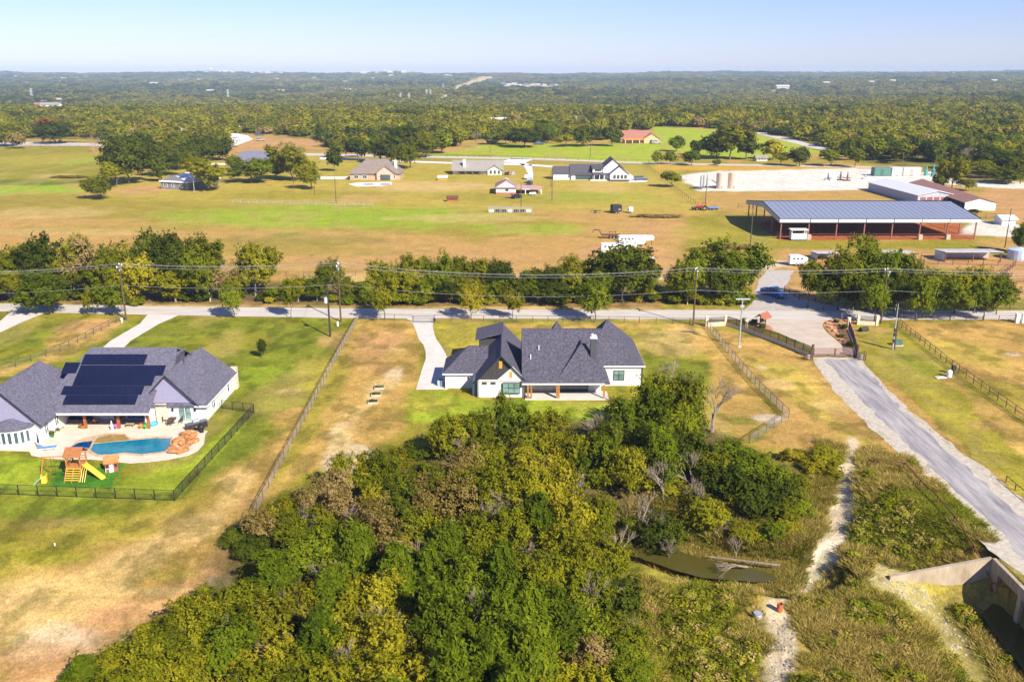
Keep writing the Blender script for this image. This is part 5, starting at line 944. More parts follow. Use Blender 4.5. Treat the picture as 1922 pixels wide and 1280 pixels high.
a = z1(400, 712); o = thing('lounge_chair', 'dark lounge chair by the left wing windows', 'chair', (*a, .06), .8); block(o, 'seat', DIN, -.3, .3, -.5, .5, .3, .38); block(o, 'backrest', DIN, -.3, .3, .4, .5, .38, 1.0)
for sx_ in (-.25, .25): block(o, 'leg', BLACK, sx_ - .03, sx_ + .03, -.4, -.34, 0, .3, 0); block(o, 'leg', BLACK, sx_ - .03, sx_ + .03, .34, .4, 0, .3, 0)
a = z1(370, 755); o = lathe_thing('flower_pot', 'green potted plant beside the left wing wall', 'plant pot', (*a, .06), [(.22, 0), (.32, .4), (.34, .42)], M('green_glaze', (.02, .15, .1), .3)); inst(NEAR['mid_green'][0], 'foliage', o, (0, 0, .65), 0, (.4, .4, .35))
a = z1(345, 845); o = thing('sun_lounger', 'blue and white cushioned sun lounger at the lower left deck corner', 'sun lounger', (*a, .06), .3); block(o, 'frame', WMETAL, -1.1, 1.0, -.4, .4, .22, .3); block(o, 'cushion', BLUEF, -.6, 1.0, -.36, .36, .3, .4); m = MB(); m.slab([(-1.2, -.36, .85), (-.6, -.36, .35), (-.6, .36, .35), (-1.2, .36, .85)], .1); m.build('backrest', BLUEF, o)
for sx_ in (-.9, .9):
    for sy_ in (-.34, .34): block(o, 'leg', WMETAL, sx_ - .03, sx_ + .03, sy_ - .03, sy_ + .03, 0, .22, 0)
a = z1(280, 850); o = thing('patio_umbrella', 'closed navy patio umbrella on a white base at the deck corner', 'umbrella', (*a, .06)); m = MB(); m.bar((0, 0, 0), (0, 0, 2.6), .03, 8); m.build('pole', METALG, o); m = MB(); m.lathe((0, 0, 1.1), [(.13, 0), (.16, .2), (.09, 1.0), (.03, 1.45)], 8); m.build('canopy', NAVY, o); m = MB(); m.lathe((0, 0, 0), [(.45, 0), (.45, .12), (.1, .2)], 14); m.build('base', WMETAL, o)
a = z1(150, 815); o = lathe_thing('fountain_bowl', 'small pale blue round bowl by the bay window', 'bowl', (*a, .02), [(.3, 0), (.25, .2), (.55, .45), (.5, .46), (.2, .35)], M('pale_glaze', (.5, .65, .6), .4))
# outdoor kitchen
a = z1(1385, 700); o = thing('outdoor_kitchen', 'dark grey outdoor kitchen counter angled at the right deck corner', 'outdoor kitchen', (a[0], a[1] + .3, .06), .75); block(o, 'cabinet', M('dark_cabinet', (.05, .055, .07), .6), -1.5, 1.5, -.38, .38, 0, .9); block(o, 'counter', M('grey_counter', (.12, .12, .14), .3), -1.55, 1.55, -.42, .42, .9, .97); block(o, 'grill', METALG, -.5, .4, -.3, .3, .97, 1.35, .08)
for k in range(4): block(o, 'cabinet_door', DARKTRIM, -1.42 + k * .74, -.76 + k * .74, -.41, -.38, .1, .82, 0)
a = z1(1425, 722); o = lathe_thing('kamado_grill', 'black round ceramic grill at the patio edge', 'grill', (*a, .06), [(.3, 0), (.3, .45), (.42, .6), (.5, .85), (.42, 1.1), (.15, 1.25), (.12, 1.35)], BLACK, part='body'); m = MB(); m.box(-.75, -.4, -.25, .25, .8, .84); m.build('side_shelf', WOOD, o)
a = z1(1078, 670); o = thing('kiddie_pool', 'small bright blue paddling pool by the right patio post', 'paddling pool', (*a, .06)); m = MB(); m.lathe((0, 0, 0), [(.75, 0), (.8, .28), (.72, .3), (.68, .1)], 20); m.build('rim', M('blue_vinyl', (.05, .35, .7), .4), o); m = MB(); m.lathe((0, 0, .1), [(.69, 0), (.69, .08)], 20); m.build('water', M('toy_water', (.1, .5, .75), .1), o)
for x, y, nm, lab, mat, sc_ in [(1000, 690, 'toy_car', 'orange plastic ride on toy beside the right porch post', M('orange_plastic', (.8, .2, .02), .4), .4), (1035, 692, 'toy_tractor', 'green plastic ride on toy by the paddling pool', M('green_plastic', (.03, .4, .05), .4), .45), (825, 692, 'toy_wagon', 'pink plastic toy wagon near the middle porch post', M('pink_plastic', (.8, .1, .35), .4), .35), (672, 655, 'toy_wagon', 'small orange toy wagon beside the navy sofa', M('orange_plastic', (.8, .2, .02), .4), .35)]:
    a = z1(x, y); o = thing(nm, lab, 'toy', (*a, .06), .4); s = sc_; m = MB(); m.prof([(-s, .12), (s, .12), (s, .35), (s * .3, .4), (s * .1, .62), (-s * .4, .62), (-s, .4)], -s * .5, s * .5, 'y'); m.build('body', mat, o, .03)
    for sx_ in (-s * .6, s * .6):
        for sy_ in (-s * .5, s * .5): m = MB(); m.bar((sx_, sy_ - .04, .13), (sx_, sy_ + .04, .13), .13, 10); m.build('wheel', RUBBER, o)
a = z1(795, 712); o = thing('patio_heater', 'white draped post top standing at the pool edge', 'ornament', (*a, .06)); m = MB(); m.lathe((0, 0, 0), [(.28, 0), (.18, .4), (.1, 1.1), (.06, 1.5)], 10); m.build('drape', WMETAL, o)
# play set
TIM = M('orange_timber', (.42, .17, .045), .7, .2, 2); YEL = M('yellow_plastic', (.85, .6, .06), .4, .03); 
a = z1(520, 1060); o = thing('play_set', 'wooden play tower with brown roof, yellow slide, ladder and swing beam', 'play set', (a[0], a[1] + .1, 0)); D_ = 1.0
for sx_ in (-.85, .85):
    for sy_ in (.4, 2.0): m = MB(); m.box(sx_ - .07, sx_ + .07, sy_ - .07, sy_ + .07, 0, 3.1); m.build('tower_post', TIM, o)
block(o, 'deck', TIM, -.9, .9, .3, 2.1, 1.5, 1.6, 0)
m = MB(); m.slab([(-1.1, .1, 3.0), (1.1, .1, 3.0), (1.1, 1.2, 3.9), (-1.1, 1.2, 3.9)], .07); m.slab([(-1.1, 2.3, 3.0), (1.1, 2.3, 3.0), (1.1, 1.2, 3.9), (-1.1, 1.2, 3.9)], .07); m.build('roof', M('brown_canopy', (.32, .12, .04), .8), o)
for z_ in (1.75, 2.1, 2.4): block(o, 'rail', TIM, -.85, .85, 2.0, 2.06, z_, z_ + .1, 0); block(o, 'rail', TIM, -.9, -.84, .45, 1.95, z_, z_ + .1, 0)
for k in range(6): m = MB(); zz = .2 + k * .24; m.box(-.85, .85, -.6 + k * .15, -.5 + k * .15, zz, zz + .07); m.build('rung', YEL, o)
for x in (-.9, 0, .86): m = MB(); m.slab([(x, -.75, 0), (x + .08, -.75, 0), (x + .08, .3, 1.6), (x, .3, 1.6)], .1, (0, 1, 0)); m.build('ladder_rail', TIM, o)
m = MB(); A = Vector((.9, 1.2, 1.6)); B_ = Vector((3.6, .1, .15)); dd = (B_ - A).normalized(); sd_ = Vector((-dd.y, dd.x, 0)).normalized() * .3
m.slab([A - sd_, B_ - sd_, B_ + sd_, A + sd_], .05); [m.slab([A + q * sd_, B_ + q * sd_, B_ + q * sd_ + Vector((0, 0, .18)), A + q * sd_ + Vector((0, 0, .18))], .05, sd_.normalized() * q) for q in (-1, 1)]; m.build('slide', YEL, o)
m = MB(); m.bar((-.9, 1.2, 2.7), (-4.2, 1.0, 2.6), .08, 6); m.build('swing_beam', TIM, o)
for yy in (-.1, 2.2): m = MB(); m.bar((-3.9, 1.0, 2.65), (-4.1, yy, 0), .07, 6); m.build('swing_leg', TIM, o)
for x in (-1.7, -2.9):
    m = MB(); m.bar((x - .2, 1.1, 2.6), (x - .2, 1.1, .5), .015, 4); m.bar((x + .2, 1.1, 2.6), (x + .2, 1.1, .5), .015, 4); c_ = m.build('swing', BLACK, o); m = MB(); m.box(x - .25, x + .25, 1.0, 1.2, .45, .5); m.build('swing_seat', M('dark_green_plastic', (.02, .12, .05), .5), c_)
for k in range(3): m = MB(); x = 1.0 + k * .28; m.bar((x, -.6, 0), (x, .3, 1.2), .035, 6); m.bar((x, .3, 1.2), (x, 1.0, 1.6), .035, 6); m.build('climbing_bar', YEL, o)
a = z1(795, 985); o = thing('playhouse', 'small brown cedar playhouse right of the yellow slide', 'playhouse', (*a, 0), .35); m = MB(); m.box(-.75, .75, -.6, .6, 0, 1.3); m.prof([(-.6, 1.3), (.6, 1.3), (0, 1.85)], -.75, .75, 'x'); m.build('wall', M('red_cedar', (.3, .1, .05), .7), o); m = MB(); m.slab([(-.9, -.75, 1.2), (.9, -.75, 1.2), (.9, 0, 1.95), (-.9, 0, 1.95)], .06); m.slab([(-.9, .75, 1.2), (.9, .75, 1.2), (.9, 0, 1.95), (-.9, 0, 1.95)], .06); m.build('roof', TIM, o); block(o, 'door', WHITE2, -.2, .2, -.66, -.6, 0, 1.0, 0)
for x in (-.5, .5): block(o, 'window', DARKTRIM, x - .14, x + .14, -.64, -.6, .6, 1.0, 0)
a = z1(300, 1080); o = thing('toy_slide', 'yellow toddler climber with pale blue slide by the black fence', 'toddler slide', (*a, 0), .2); block(o, 'tower', YEL, -.1, .5, -.1, .5, 0, .75, .05); m = MB(); m.slab([(-.1, -.2, .75), (-.1, .3, .75), (-.9, -.1, .08), (-.9, -.6, .08)], .06); m.build('slide', M('sky_plastic', (.3, .7, .85), .4), o); [block(o, 'side_panel', YEL, x, x + .06, -.12, .52, .75, 1.1, .02) for x in (-.1, .46)]
a = z1(768, 1000); o = thing('toy_kitchen', 'small pale blue toy table in front of the playhouse', 'toy', (*a, 0)); block(o, 'top', M('pale_blue_plastic', (.5, .65, .8), .4), -.3, .3, -.25, .25, .45, .52); [block(o, 'leg', WMETAL, x - .03, x + .03, y - .03, y + .03, 0, .45, 0) for x in (-.25, .25) for y in (-.2, .2)]
# ============================================================ FENCES
POSTM = {}
def fence(name, lab, pts, step, h, mat, pr=.05, rails=(1.,), rr=.03, wires=0, pickets=0, wmat=None, cat='fence', n=6, mesh=0, brace=True):
    P_ = [Vector((p[0], p[1], float(H(p[0], p[1])))) for p in pts]; o = thing(name, lab, cat, P_[0]); o0 = P_[0]
    key = (mat.name, h, pr, n)
    if key not in POSTM: m = MB(); m.bar((0, 0, -.1), (0, 0, h), pr, n); POSTM[key] = m.mesh('post', mat)
    wm_ = MB(); last = None; cnt = 0
    for a, b_ in zip(P_, P_[1:]):
        L_ = (b_ - a).length; k = max(1, round(L_ / step)); prev = None
        for q in range(k + 1):
            p = a + (b_ - a) * q / k; p = Vector((p.x, p.y, float(H(p.x, p.y))))
            if not (q == 0 and last is not None): inst(POSTM[key], 'post', o, p - o0)
            if prev is not None:
                d_ = (p - prev)
                for w_ in range(wires): z_ = h * .95 * (w_ + .6) / wires; wm_.bar(prev - o0 + Vector((0, 0, z_)), p - o0 + Vector((0, 0, z_)), .012, 3, caps=False)
                if mesh:
                    m_ = int(d_.length / mesh); 
                    for w_ in range(m_): s = prev - o0 + d_ * (w_ + .5) / m_; wm_.bar(s + Vector((0, 0, .05)), s + Vector((0, 0, h * .95)), .009, 3, caps=False)
                if pickets:
                    m_ = int(d_.length / pickets)
                    for w_ in range(m_): s = prev - o0 + d_ * (w_ + .5) / m_; wm_.bar(s + Vector((0, 0, .06)), s + Vector((0, 0, h * .96)), .014, 3, caps=False)
            prev = p
        for r_ in rails: m = MB(); m.bar(a - o0 + Vector((0, 0, h * r_)), b_ - o0 + Vector((0, 0, h * r_)), rr, 5); m.build('rail', mat, o)
        last = b_
    if wm_.v: stuff(wm_.build('picket_infill' if pickets else 'wire_mesh', wmat or mat, o))
    return o
PIPE = M('brown_pipe', (.1, .05, .035), .7, .2, 3)
fence('fence', 'long pipe and wire fence running from road down to thicket left', wp([(672, 600), (623, 689), (578, 777), (515, 897), (482, 960), (458, 1020)]), 2.6, 1.35, PIPE, .055, (1.,), .04, 5, mesh=.3, wmat=GALV)
fence('fence', 'brown pipe fence along the road left of the driveway gate', wp([(674, 600), (774, 603)]), 3.2, 1.3, PIPE, .06, (1.,), .045, 4, wmat=GALV)
fence('fence', 'long brown pipe fence along the road behind the middle house', wp([(816, 603), (1000, 605), (1200, 607), (1326, 610)]), 3.2, 1.35, PIPE, .06, (1.,), .045, 5, wmat=GALV)
fence('fence', 'chain link fence bending round the right side of the lot', wp([(1328, 614), (1380, 679), (1425, 731), (1480, 785), (1407, 832)]), 2.4, 1.35, PIPE, .05, (1.,), .035, 6, mesh=.25, wmat=GALV)
fence('fence', 'brown pipe and wire fence of the right pasture', wp([(1684, 610), (1735, 650), (1786, 691), (1922, 789), (2010, 850)]), 2.6, 1.4, PIPE, .06, (1., .5), .04, 4, mesh=.4, wmat=PIPE)
fence('fence', 'black picket fence around the pool yard, front run and right run', wp([(-60, 927), (0, 928), (328, 940), (477, 775)]), 2.35, 1.4, BLACK, .05, (.98, .1), .03, 0, pickets=.13)
fence('fence', 'short black picket return fence at the solar house corner', wp([(477, 775), (417, 767)]), 1.6, 1.4, BLACK, .05, (.98, .1), .03, 0, pickets=.13)
fence('fence', 'brown pipe fence climbing left beside the neighbour driveway', wp([(-80, 728), (0, 700), (114, 660), (232, 600)]), 2.8, 1.3, PIPE, .055, (1.,), .04, 4, wmat=GALV)
fence('fence', 'low pipe fence along the road at the right pasture', wp([(1690, 603), (1905, 603)]), 3.4, 1.2, PIPE, .06, (1., .5), .04)
fence('fence', 'wire fence on the far side of the tree belt', wp([(505, 520), (700, 518), (960, 517), (1215, 516)]), 4, 1.3, RUST, .06, (1.,), .03, 3)
fence('fence', 'dark ranch fence left of the ranch track', wp([(1232, 545), (1255, 560), (1335, 560), (1405, 572)]), 3, 1.5, DARKTRIM, .07, (1., .66, .33), .05)
fence('fence', 'dark ranch fence right of the ranch track', wp([(1472, 548), (1500, 563), (1560, 572), (1640, 577), (1760, 580), (1922, 582)]), 3, 1.5, DARKTRIM, .07, (1., .66, .33), .05)
fence('fence', 'pipe rail fence of the sandy pens at the far right', wp([(1700, 545), (1800, 535), (1922, 530)]), 4, 1.5, PIPE, .08, (1., .6, .3), .05)
fence('fence', 'pipe rail fence between the pens and the sheds', wp([(1600, 500), (1760, 497), (1930, 500)]), 4, 1.5, PIPE, .08, (1., .6, .3), .05)
fence('fence', 'pipe rails crossing the sandy pens', wp([(1905, 500), (1880, 520), (1860, 545)]), 3.5, 1.5, PIPE, .08, (1., .6, .3), .05)
fence('fence', 'fence bordering the pasture left of the tractor', wp([(1210, 310), (1262, 352), (1310, 388)]), 5, 1.3, PIPE, .08, (1.,), .05, 2)
fence('fence', 'grey rail fence running across the far field', wp([(436, 382), (560, 385), (700, 388)]), 3.5, 1.4, METALG, .08, (1., .6, .3), .05)
fence('fence', 'rail fence beside the arena barn entrance', wp([(1385, 391), (1440, 392)]), 5, 1.5, PIPE, .1, (1., .5), .07)
fence('fence', 'rail fence right of the arena barn', wp([(1832, 412), (1885, 409)]), 4, 1.5, PIPE, .08, (1., .5), .06)
fence('fence', 'long lane fence behind the far houses', wp([(700, 291), (900, 296), (1085, 301), (1240, 306)]), 7, 1.3, RUST, .1, (1.,), .06)
fence('fence', 'lane fence in the upper left', wp([(40, 276), (220, 277), (340, 272)]), 7, 1.3, WOODD, .12, (1., .5), .08)
fence('guard_rail', 'rusty pipe guard rail following the drive down to the culvert', wp([(1641, 873), (1696, 882), (1726, 915), (1758, 946), (1790, 982), (1828, 1024), (1868, 1060)]) + [(49.95, 77), (50.0, 60)], 4.3, 1.0, M("rust_red_pipe", (.16, .055, .03), .7), .09, (1.,), .075, cat='guard rail')
fence('guard_rail', 'short rusty pipe rail on the right side of the drive', wp([(1888, 905), (1905, 920), (1960, 965)]), 3, .85, RUST, .07, (1.,), .055, cat='guard rail')
# gates
def gate(lab, a, b_, h_, nr, mat, rr=.045, leaves=2, name='gate'):
    A, B_ = W(*a), W(*b_); o = thing(name, lab, 'gate', (A.x, A.y, 0)); d_ = (B_ - A)
    for l in range(leaves):
        p, q = d_ * l / leaves + d_ * .01, d_ * (l + 1) / leaves - d_ * .01
        for s in (p, q): m = MB(); m.bar(s + Vector((0, 0, .1)), s + Vector((0, 0, h_)), rr * 1.3, 6); m.build('upright', mat, o)
        for k in range(nr): z_ = .15 + (h_ - .2) * k / (nr - 1); m = MB(); m.bar(p + Vector((0, 0, z_)), q + Vector((0, 0, z_)), rr, 6); m.build('rail', mat, o)
    return o
gate('pipe gate across the curving concrete driveway', (776, 606), (814, 606), 1.5, 5, M('dark_grey_pipe', (.08, .08, .085), .5), leaves=1)
gate('wide brown pipe gate closing the ranch entrance', (1526, 670), (1607, 670), 1.6, 5, M('red_brown_pipe', (.2, .09, .06), .6), .07, 2)
o = thing('gate_motor', 'dark gate motor post at right end of the driveway gate', 'gate motor', W(816, 606)); block(o, 'box', DARKTRIM, -.2, .2, -.15, .15, .4, .95); block(o, 'post', DARKTRIM, -.06, .06, -.05, .05, 0, .4, 0)
# stone entrance walls
def pillar(o, p, s=.5, h_=2.0, name='pillar'): m = MB(); m.box(p.x - s / 2, p.x + s / 2, p.y - s / 2, p.y + s / 2, 0, h_); q = m.build(name, STONE, o, .02); m = MB(); m.box(p.x - s / 2 - .07, p.x + s / 2 + .07, p.y - s / 2 - .07, p.y + s / 2 + .07, h_, h_ + .12); m.build('cap', M('cream_cap', (.7, .62, .48), .8), q)
IRON = M('blue_black_iron', (.03, .03, .05), .5)
def entrance(lab, P0, P1, ext=None):
    o = thing('entrance_wall', lab, 'wall', (0, 0, 0)); A, B_ = W(*P0), W(*P1); pillar(o, A); pillar(o, B_); d_ = B_ - A; mid = (A + B_) / 2
    m = MB(); m.obox(mid, d_, d_.length - .55, .3, 0, .8); m.build('base_wall', STONE, o); m = MB(); n = int(d_.length / .13)
    for k in range(n): s = A + d_ * (k + .5) / n; m.bar(s + Vector((0, 0, .8)), s + Vector((0, 0, 1.75)), .03, 4)
    stuff(m.build('iron_bars', IRON, o)); m = MB(); m.bar(A + Vector((0, 0, 1.75)), B_ + Vector((0, 0, 1.75)), .04, 5); m.bar(A + Vector((0, 0, .95)), B_ + Vector((0, 0, .95)), .04, 5); m.build('rail', IRON, o); return o
entrance('stone pillars and iron panel left of the ranch entrance', (1326, 613), (1361, 611)); entrance('stone pillars and iron panel right of the ranch entrance', (1610, 609), (1645, 611))
def ironfence(lab, pts, base=.7, hh=2.0, pil=()):
    P_ = [W(*p) for p in pts]; o = thing('iron_fence', lab, 'fence', (0, 0, 0)); mb = MB(); bw = MB(); rl = MB()
    for A, B_ in zip(P_, P_[1:]):
        d_ = B_ - A; bw.obox((A + B_) / 2, d_, d_.length, .3, 0, base); n = int(d_.length / .12)
        for k in range(n): s = A + d_ * (k + .5) / n; mb.bar(s + Vector((0, 0, base)), s + Vector((0, 0, hh)), .03, 4)
        for z_ in (base + .12, hh - .1): rl.bar(A + Vector((0, 0, z_)), B_ + Vector((0, 0, z_)), .035, 5)
        k2 = max(1, round(d_.length / 2.4))
        for k in range(k2 + 1): s = A + d_ * k / k2; m = MB(); m.box(s.x - .05, s.x + .05, s.y - .05, s.y + .05, base, hh + .08); m.build('post', IRON, o)
    stuff(mb.build('iron_bars', IRON, o)); bw.build('base_wall', STONE if base > .3 else CONC, o); rl.build('rail', IRON, o)
    for p in pil: pillar(o, W(*p), .5, 2.15)
ironfence('black iron fence on stone base slanting down to the left gate post', [(1363, 611), (1400, 623), (1460, 645), (1523, 671)], pil=[(1400, 621)]); ironfence('black iron fence slanting from right wall down to the gate', [(1592, 620), (1600, 640), (1608, 672)], .25, 1.9, [(1592, 617)])
for px, lab in ((1517, 'left'), (1616, 'right')):
    p = W(px, 675); o = thing('gate_cage', 'small dark wire cage at the %s end of the brown gate' % lab, 'cage', p); 
    for sx_ in (-.6, .6):
        for sy_ in (-.4, .4): block(o, 'post', PIPE, sx_ - .06, sx_ + .06, sy_ - .06, sy_ + .06, 0, 1.5, 0)
    m = MB(); [m.bar((x, -.4, .1), (x, -.4, 1.45), .02, 4) for x in (-.4, -.2, 0, .2, .4)]; [m.bar((-.6, -.4, z_), (.6, -.4, z_), .03, 4) for z_ in (.1, .75, 1.45)]; m.build('grille', PIPE, o); block(o, 'motor_box', METALG, -.25, .25, -.2, .25, .2, .9)
for px in (1524, 1608): p = W(px, 671); o = thing('gate_post', ('left' if px < 1560 else 'right') + ' thick brown post holding the ranch gate', 'post', p); m = MB(); m.box(-.16, .16, -.16, .16, 0, 2.3); m.build('shaft', PIPE, o); m = MB(); m.box(-.2, .2, -.2, .2, 2.3, 2.38); m.build('cap', PIPE, o)
# kiosk with brown roof
p = W(1431, 613); o = thing('notice_kiosk', 'small kiosk with tilted brown shingle roof left of the entrance paving', 'kiosk', p, .75)
for s in (-1.0, 1.0): m = MB(); m.box(s - .08, s + .08, -.08, .08, 0, 2.4); m.build('post', WOODD, o)
m = MB(); m.slab([(-1.5, -1.1, 1.9), (1.5, -1.1, 1.9), (1.5, 0, 2.9), (-1.5, 0, 2.9)], .08); m.slab([(-1.5, 1.1, 1.9), (1.5, 1.1, 1.9), (1.5, 0, 2.9), (-1.5, 0, 2.9)], .08); m.build('roof', M('red_brown_roof', (.28, .1, .05), .85, .1), o); block(o, 'board', WOODD, -.9, .9, -.05, .05, .9, 1.8, 0)
# planted islands
struct(sheet('planting_bed', jagged(wp([(1546, 612), (1548, 603), (1589, 597), (1600, 603), (1609, 652), (1587, 652), (1557, 626)]), .2, 1), .05, M('orange_mulch', (.42, .2, .09), .95, .25, 2, bump=.5)), 'orange mulched planting bed inside the right iron fence')
struct(sheet('planting_bed', jagged(wp([(1395, 604), (1425, 607), (1445, 612), (1452, 622), (1432, 620), (1400, 611)]), .15, 1), .05, M('orange_mulch', (.42, .2, .09))), 'mulched planting strip under the brown roofed kiosk')
for i, (px, py) in enumerate([(1553, 608), (1560, 604), (1570, 602), (1558, 616), (1566, 622), (1574, 630), (1580, 640), (1575, 612), (1590, 600)]):
    p = W(px, py); o = inst(ROCKS[i % 3], 'boulder', None, (p.x, p.y, .25), i, (.7, .5, .45)); tag(o, 'tan boulder in the mulched bed by the ranch gate', 'boulder', 'boulders of the entrance bed', auto=(px, py)); o.data = o.data.copy(); o.data.materials[0] = M('tan_boulder', (.42, .25, .13), .9, .2, 2)
for px, py, r, lab in [(1585, 618, .8, 'round pale green shrub in the entrance bed'), (1595, 650, .8, 'dark green shrub beside the right gate post'), (1570, 606, .6, 'small olive shrub at the top of entrance bed'), (1415, 608, .8, 'green shrub left of the kiosk'), (1431, 616, .8, 'green shrub in front of the kiosk'), (1398, 605, .7, 'bright shrub by the stone pillar'), (1578, 634, .6, 'little shrub amid the entrance bed boulders')]:
    p = W(px, py); o = inst(NEAR['mid_green'][1], 'shrub', None, (p.x, p.y, r * .7), px, (r, r, r * .8)); tag(o, lab, 'shrub')
# poles
def pole(lab, base, top, arms=True, r=.15, transf=False, cat='utility pole', mat=POLEW, arm=2.4, name='utility_pole', hh=None):
    p = W(*base); h_ = hh or HZ(top, p.y); o = thing(name, lab, cat, p); m = MB(); m.bar((0, 0, 0), (0, 0, h_), r * 1.25, 8, r * .8); m.build('shaft', mat, o)
    if arms:
        m = MB(); m.box(-.07, .07, -arm / 2, arm / 2, h_ - .55, h_ - .38); m.build('cross_arm', M('grey_arm', (.32, .3, .28), .7), o)
        for s in (-arm / 2 + .1, 0, arm / 2 - .1): m = MB(); m.lathe((0, s, h_ - .38 if s else h_), [(.07, 0), (.13, .1), (.13, .22), (.06, .32)], 8); m.build('insulator', M('white_porcelain', (.75, .75, .78), .3), o)
        m = MB(); m.bar((.1, -.4, h_ - 1.3), (.1, -.4, h_ - .8), .1, 8); m.bar((.1, .4, h_ - 1.3), (.1, .4, h_ - .8), .1, 8); m.build('cutout', METALG, o)
    if transf: m = MB(); m.lathe((-.45, 0, h_ - 3.3), [(.28, 0), (.32, .1), (.32, 1.0), (.2, 1.1)], 12); m.build('transformer', M('light_blue_grey', (.55, .6, .68), .4), o)
    return o, p, h_
PL = [pole('tall brown utility pole with crossarm left of the driveway fork', (237, 601), 497), pole('brown utility pole beside the pale dead tree', (640, 604), 495), pole('brown utility pole by the left stone pillar', (1301, 611), 505), pole('brown utility pole among trees at the right stone wall', (1653, 608), 506)]
pole('dark service pole with pale transformer on the left lawn', (620, 632), 537, False, .16, True, mat=M('dark_pole_wood', (.04, .03, .028), .85))
for lab, b_, t in [('dark field pole in front of the beige roofed house', (978, 390), 343), ('dark field pole before the brown hip roofed house', (631, 382), 333), ('thin dark pole left of the modern farmhouse', (1036, 377), 320), ('thin dark pole beside the tractor', (1324, 384), 328), ('tall dark pole at the left arena barn corner', (1408, 463), 381), ('tall dark pole right of the arena barn', (1886, 465), 392), ('short pole beyond the modern farmhouse drive', (1034, 351), 320), ('thin pole on the lawn by big trees', (552, 356), 322), ('thin pole on lawn right of big tree', (591, 366), 350), ('thin pole in the lime meadow', (1108, 295), 262), ('thin pole beside the spreading oak', (920, 287), 258)]:
    pole(lab, b_, t, False, .13)
pole('short grey pole at the shed house front', (365, 362), 322, False, .12, mat=METALG); pole('thin white pole left of the shed house roof', (301, 333), 315, False, .1, mat=METALG)
p = W(1387, 651); o = thing('light_pole', 'pale pole with flat T shaped lamp bar on the verge', 'light pole', p); m = MB(); m.bar((0, 0, 0), (0, 0, 8.9), .14, 8, .11); m.build('shaft', METALG, o); block(o, 'lamp_bar', METALG, -1.3, 1.3, -.25, .25, 8.9, 9.1, .03); block(o, 'equipment_box', METALG, -.35, .35, -.2, .2, 7.4, 7.9)
m = MB(); m.lathe((0, 0, 0), [(.4, 0), (.4, .12)], 12); m.build('footing', CONC, o)
p = W(1675, 656); o = thing('antenna_pole', 'slim pale antenna pole with dark boxes right of the gate', 'antenna pole', p); m = MB(); m.bar((0, 0, 0), (0, 0, 8.6), .16, 8, .06); m.build('shaft', METALG, o); m = MB(); m.bar((.35, 0, 0), (.35, 0, 5.0), .13, 8); m.build('post', POLEW, o)
for z_ in (1.4, 2.6, 3.4): block(o, 'meter_box', DARKTRIM, -.25, .25, -.3, -.1, z_, z_ + .6)
p = W(1684, 648); o = thing('transformer_cabinet', 'low green utility cabinet beside the antenna pole', 'utility box', p); block(o, 'cabinet', M('utility_green', (.06, .14, .1), .6), -.7, .7, -.45, .45, .1, .95); block(o, 'pad', CONC, -.9, .9, -.6, .6, 0, .1, 0)
p = W(1621, 622); o = thing('wood_stack', 'dark culvert pipe and boulders lying right of the stone wall', 'debris', p, .4); m = MB(); m.bar((-.9, 0, .45), (.9, 0, .45), .45, 14); m.build('pipe', M('dark_drum', (.04, .035, .03), .8), o)
p = W(1781, 707); o = lathe_thing('water_tank', 'small white upright tank by the right pasture fence', 'tank', p, [(.42, 0), (.45, .9), (.3, 1.1), (.1, 1.18)], WMETAL); p = W(1765, 709); o = thing('concrete_pad', 'pale concrete slab beside the small white tank', 'slab', p, .2); block(o, 'slab', CONC, -.9, .9, -.45, .45, 0, .15); p = W(1789, 702); o = thing('pump_box', 'dark control box beside the small white tank', 'utility box', p); block(o, 'box', DARKTRIM, -.3, .3, -.25, .25, .7, 1.5); block(o, 'post', DARKTRIM, -.06, .06, -.06, .06, 0, .7, 0)
for px, py, lab in [(229, 605, 'white utility pedestal beside the left utility pole'), (634, 612, 'white utility pedestal below the pole pair'), (1580, 597, 'white bollard at the top of entrance bed'), (103, 1024, 'small white marker in the lower left grass')]:
    p = W(px, py); lathe_thing('pedestal', lab, 'post', p, [(.2, 0), (.2, .8), (.12, .95)] if py < 1000 else [(.06, 0), (.09, .3)], WMETAL, 8)
for px in (1908, 1920): p = W(px, 606); o = thing('entrance_pillar', ('left' if px < 1915 else 'right') + ' white post of the gate at the far right of the road', 'pillar', p); block(o, 'shaft', WMETAL, -.35, .35, -.35, .35, 0, 1.8); block(o, 'cap', WMETAL, -.42, .42, -.42, .42, 1.8, 1.95)
# power lines
WIRE = M('aluminium_wire', (.36, .35, .33), .6)
def span(lab, pts, sag, off, dz, r=.024):
    m = MB()
    for (xa, ya, za), (xb, yb, zb) in zip(pts, pts[1:]):
        prev = None; n = 14
        for k in range(n + 1):
            t_ = k / n; p = Vector((xa + (xb - xa) * t_, ya + (yb - ya) * t_ + off, za + (zb - za) * t_ + dz - sag * 4 * t_ * (1 - t_) * ((xb - xa) / 70.) ** 2))
            if prev is not None: m.bar(prev, p, r, 3, caps=False)
            prev = p
    tag(m.build('power_cable', WIRE), lab, 'power cable', 'power cables over the road')
pp = [(-150., 175., 11.2)] + [(p.x, p.y, h_) for o, p, h_ in PL] + [(125., 172., 11.0)]
for off, dz, lab in ((-1.1, -.1, 'nearest of three top power cables above the road'), (0, .3, 'middle top power cable on the pole tips'), (1.1, -.1, 'farthest of three top power cables above the road'), (0, -4.2, 'lowest power cable strung below the crossarms')): span(lab, pp, 1.9, off, dz)
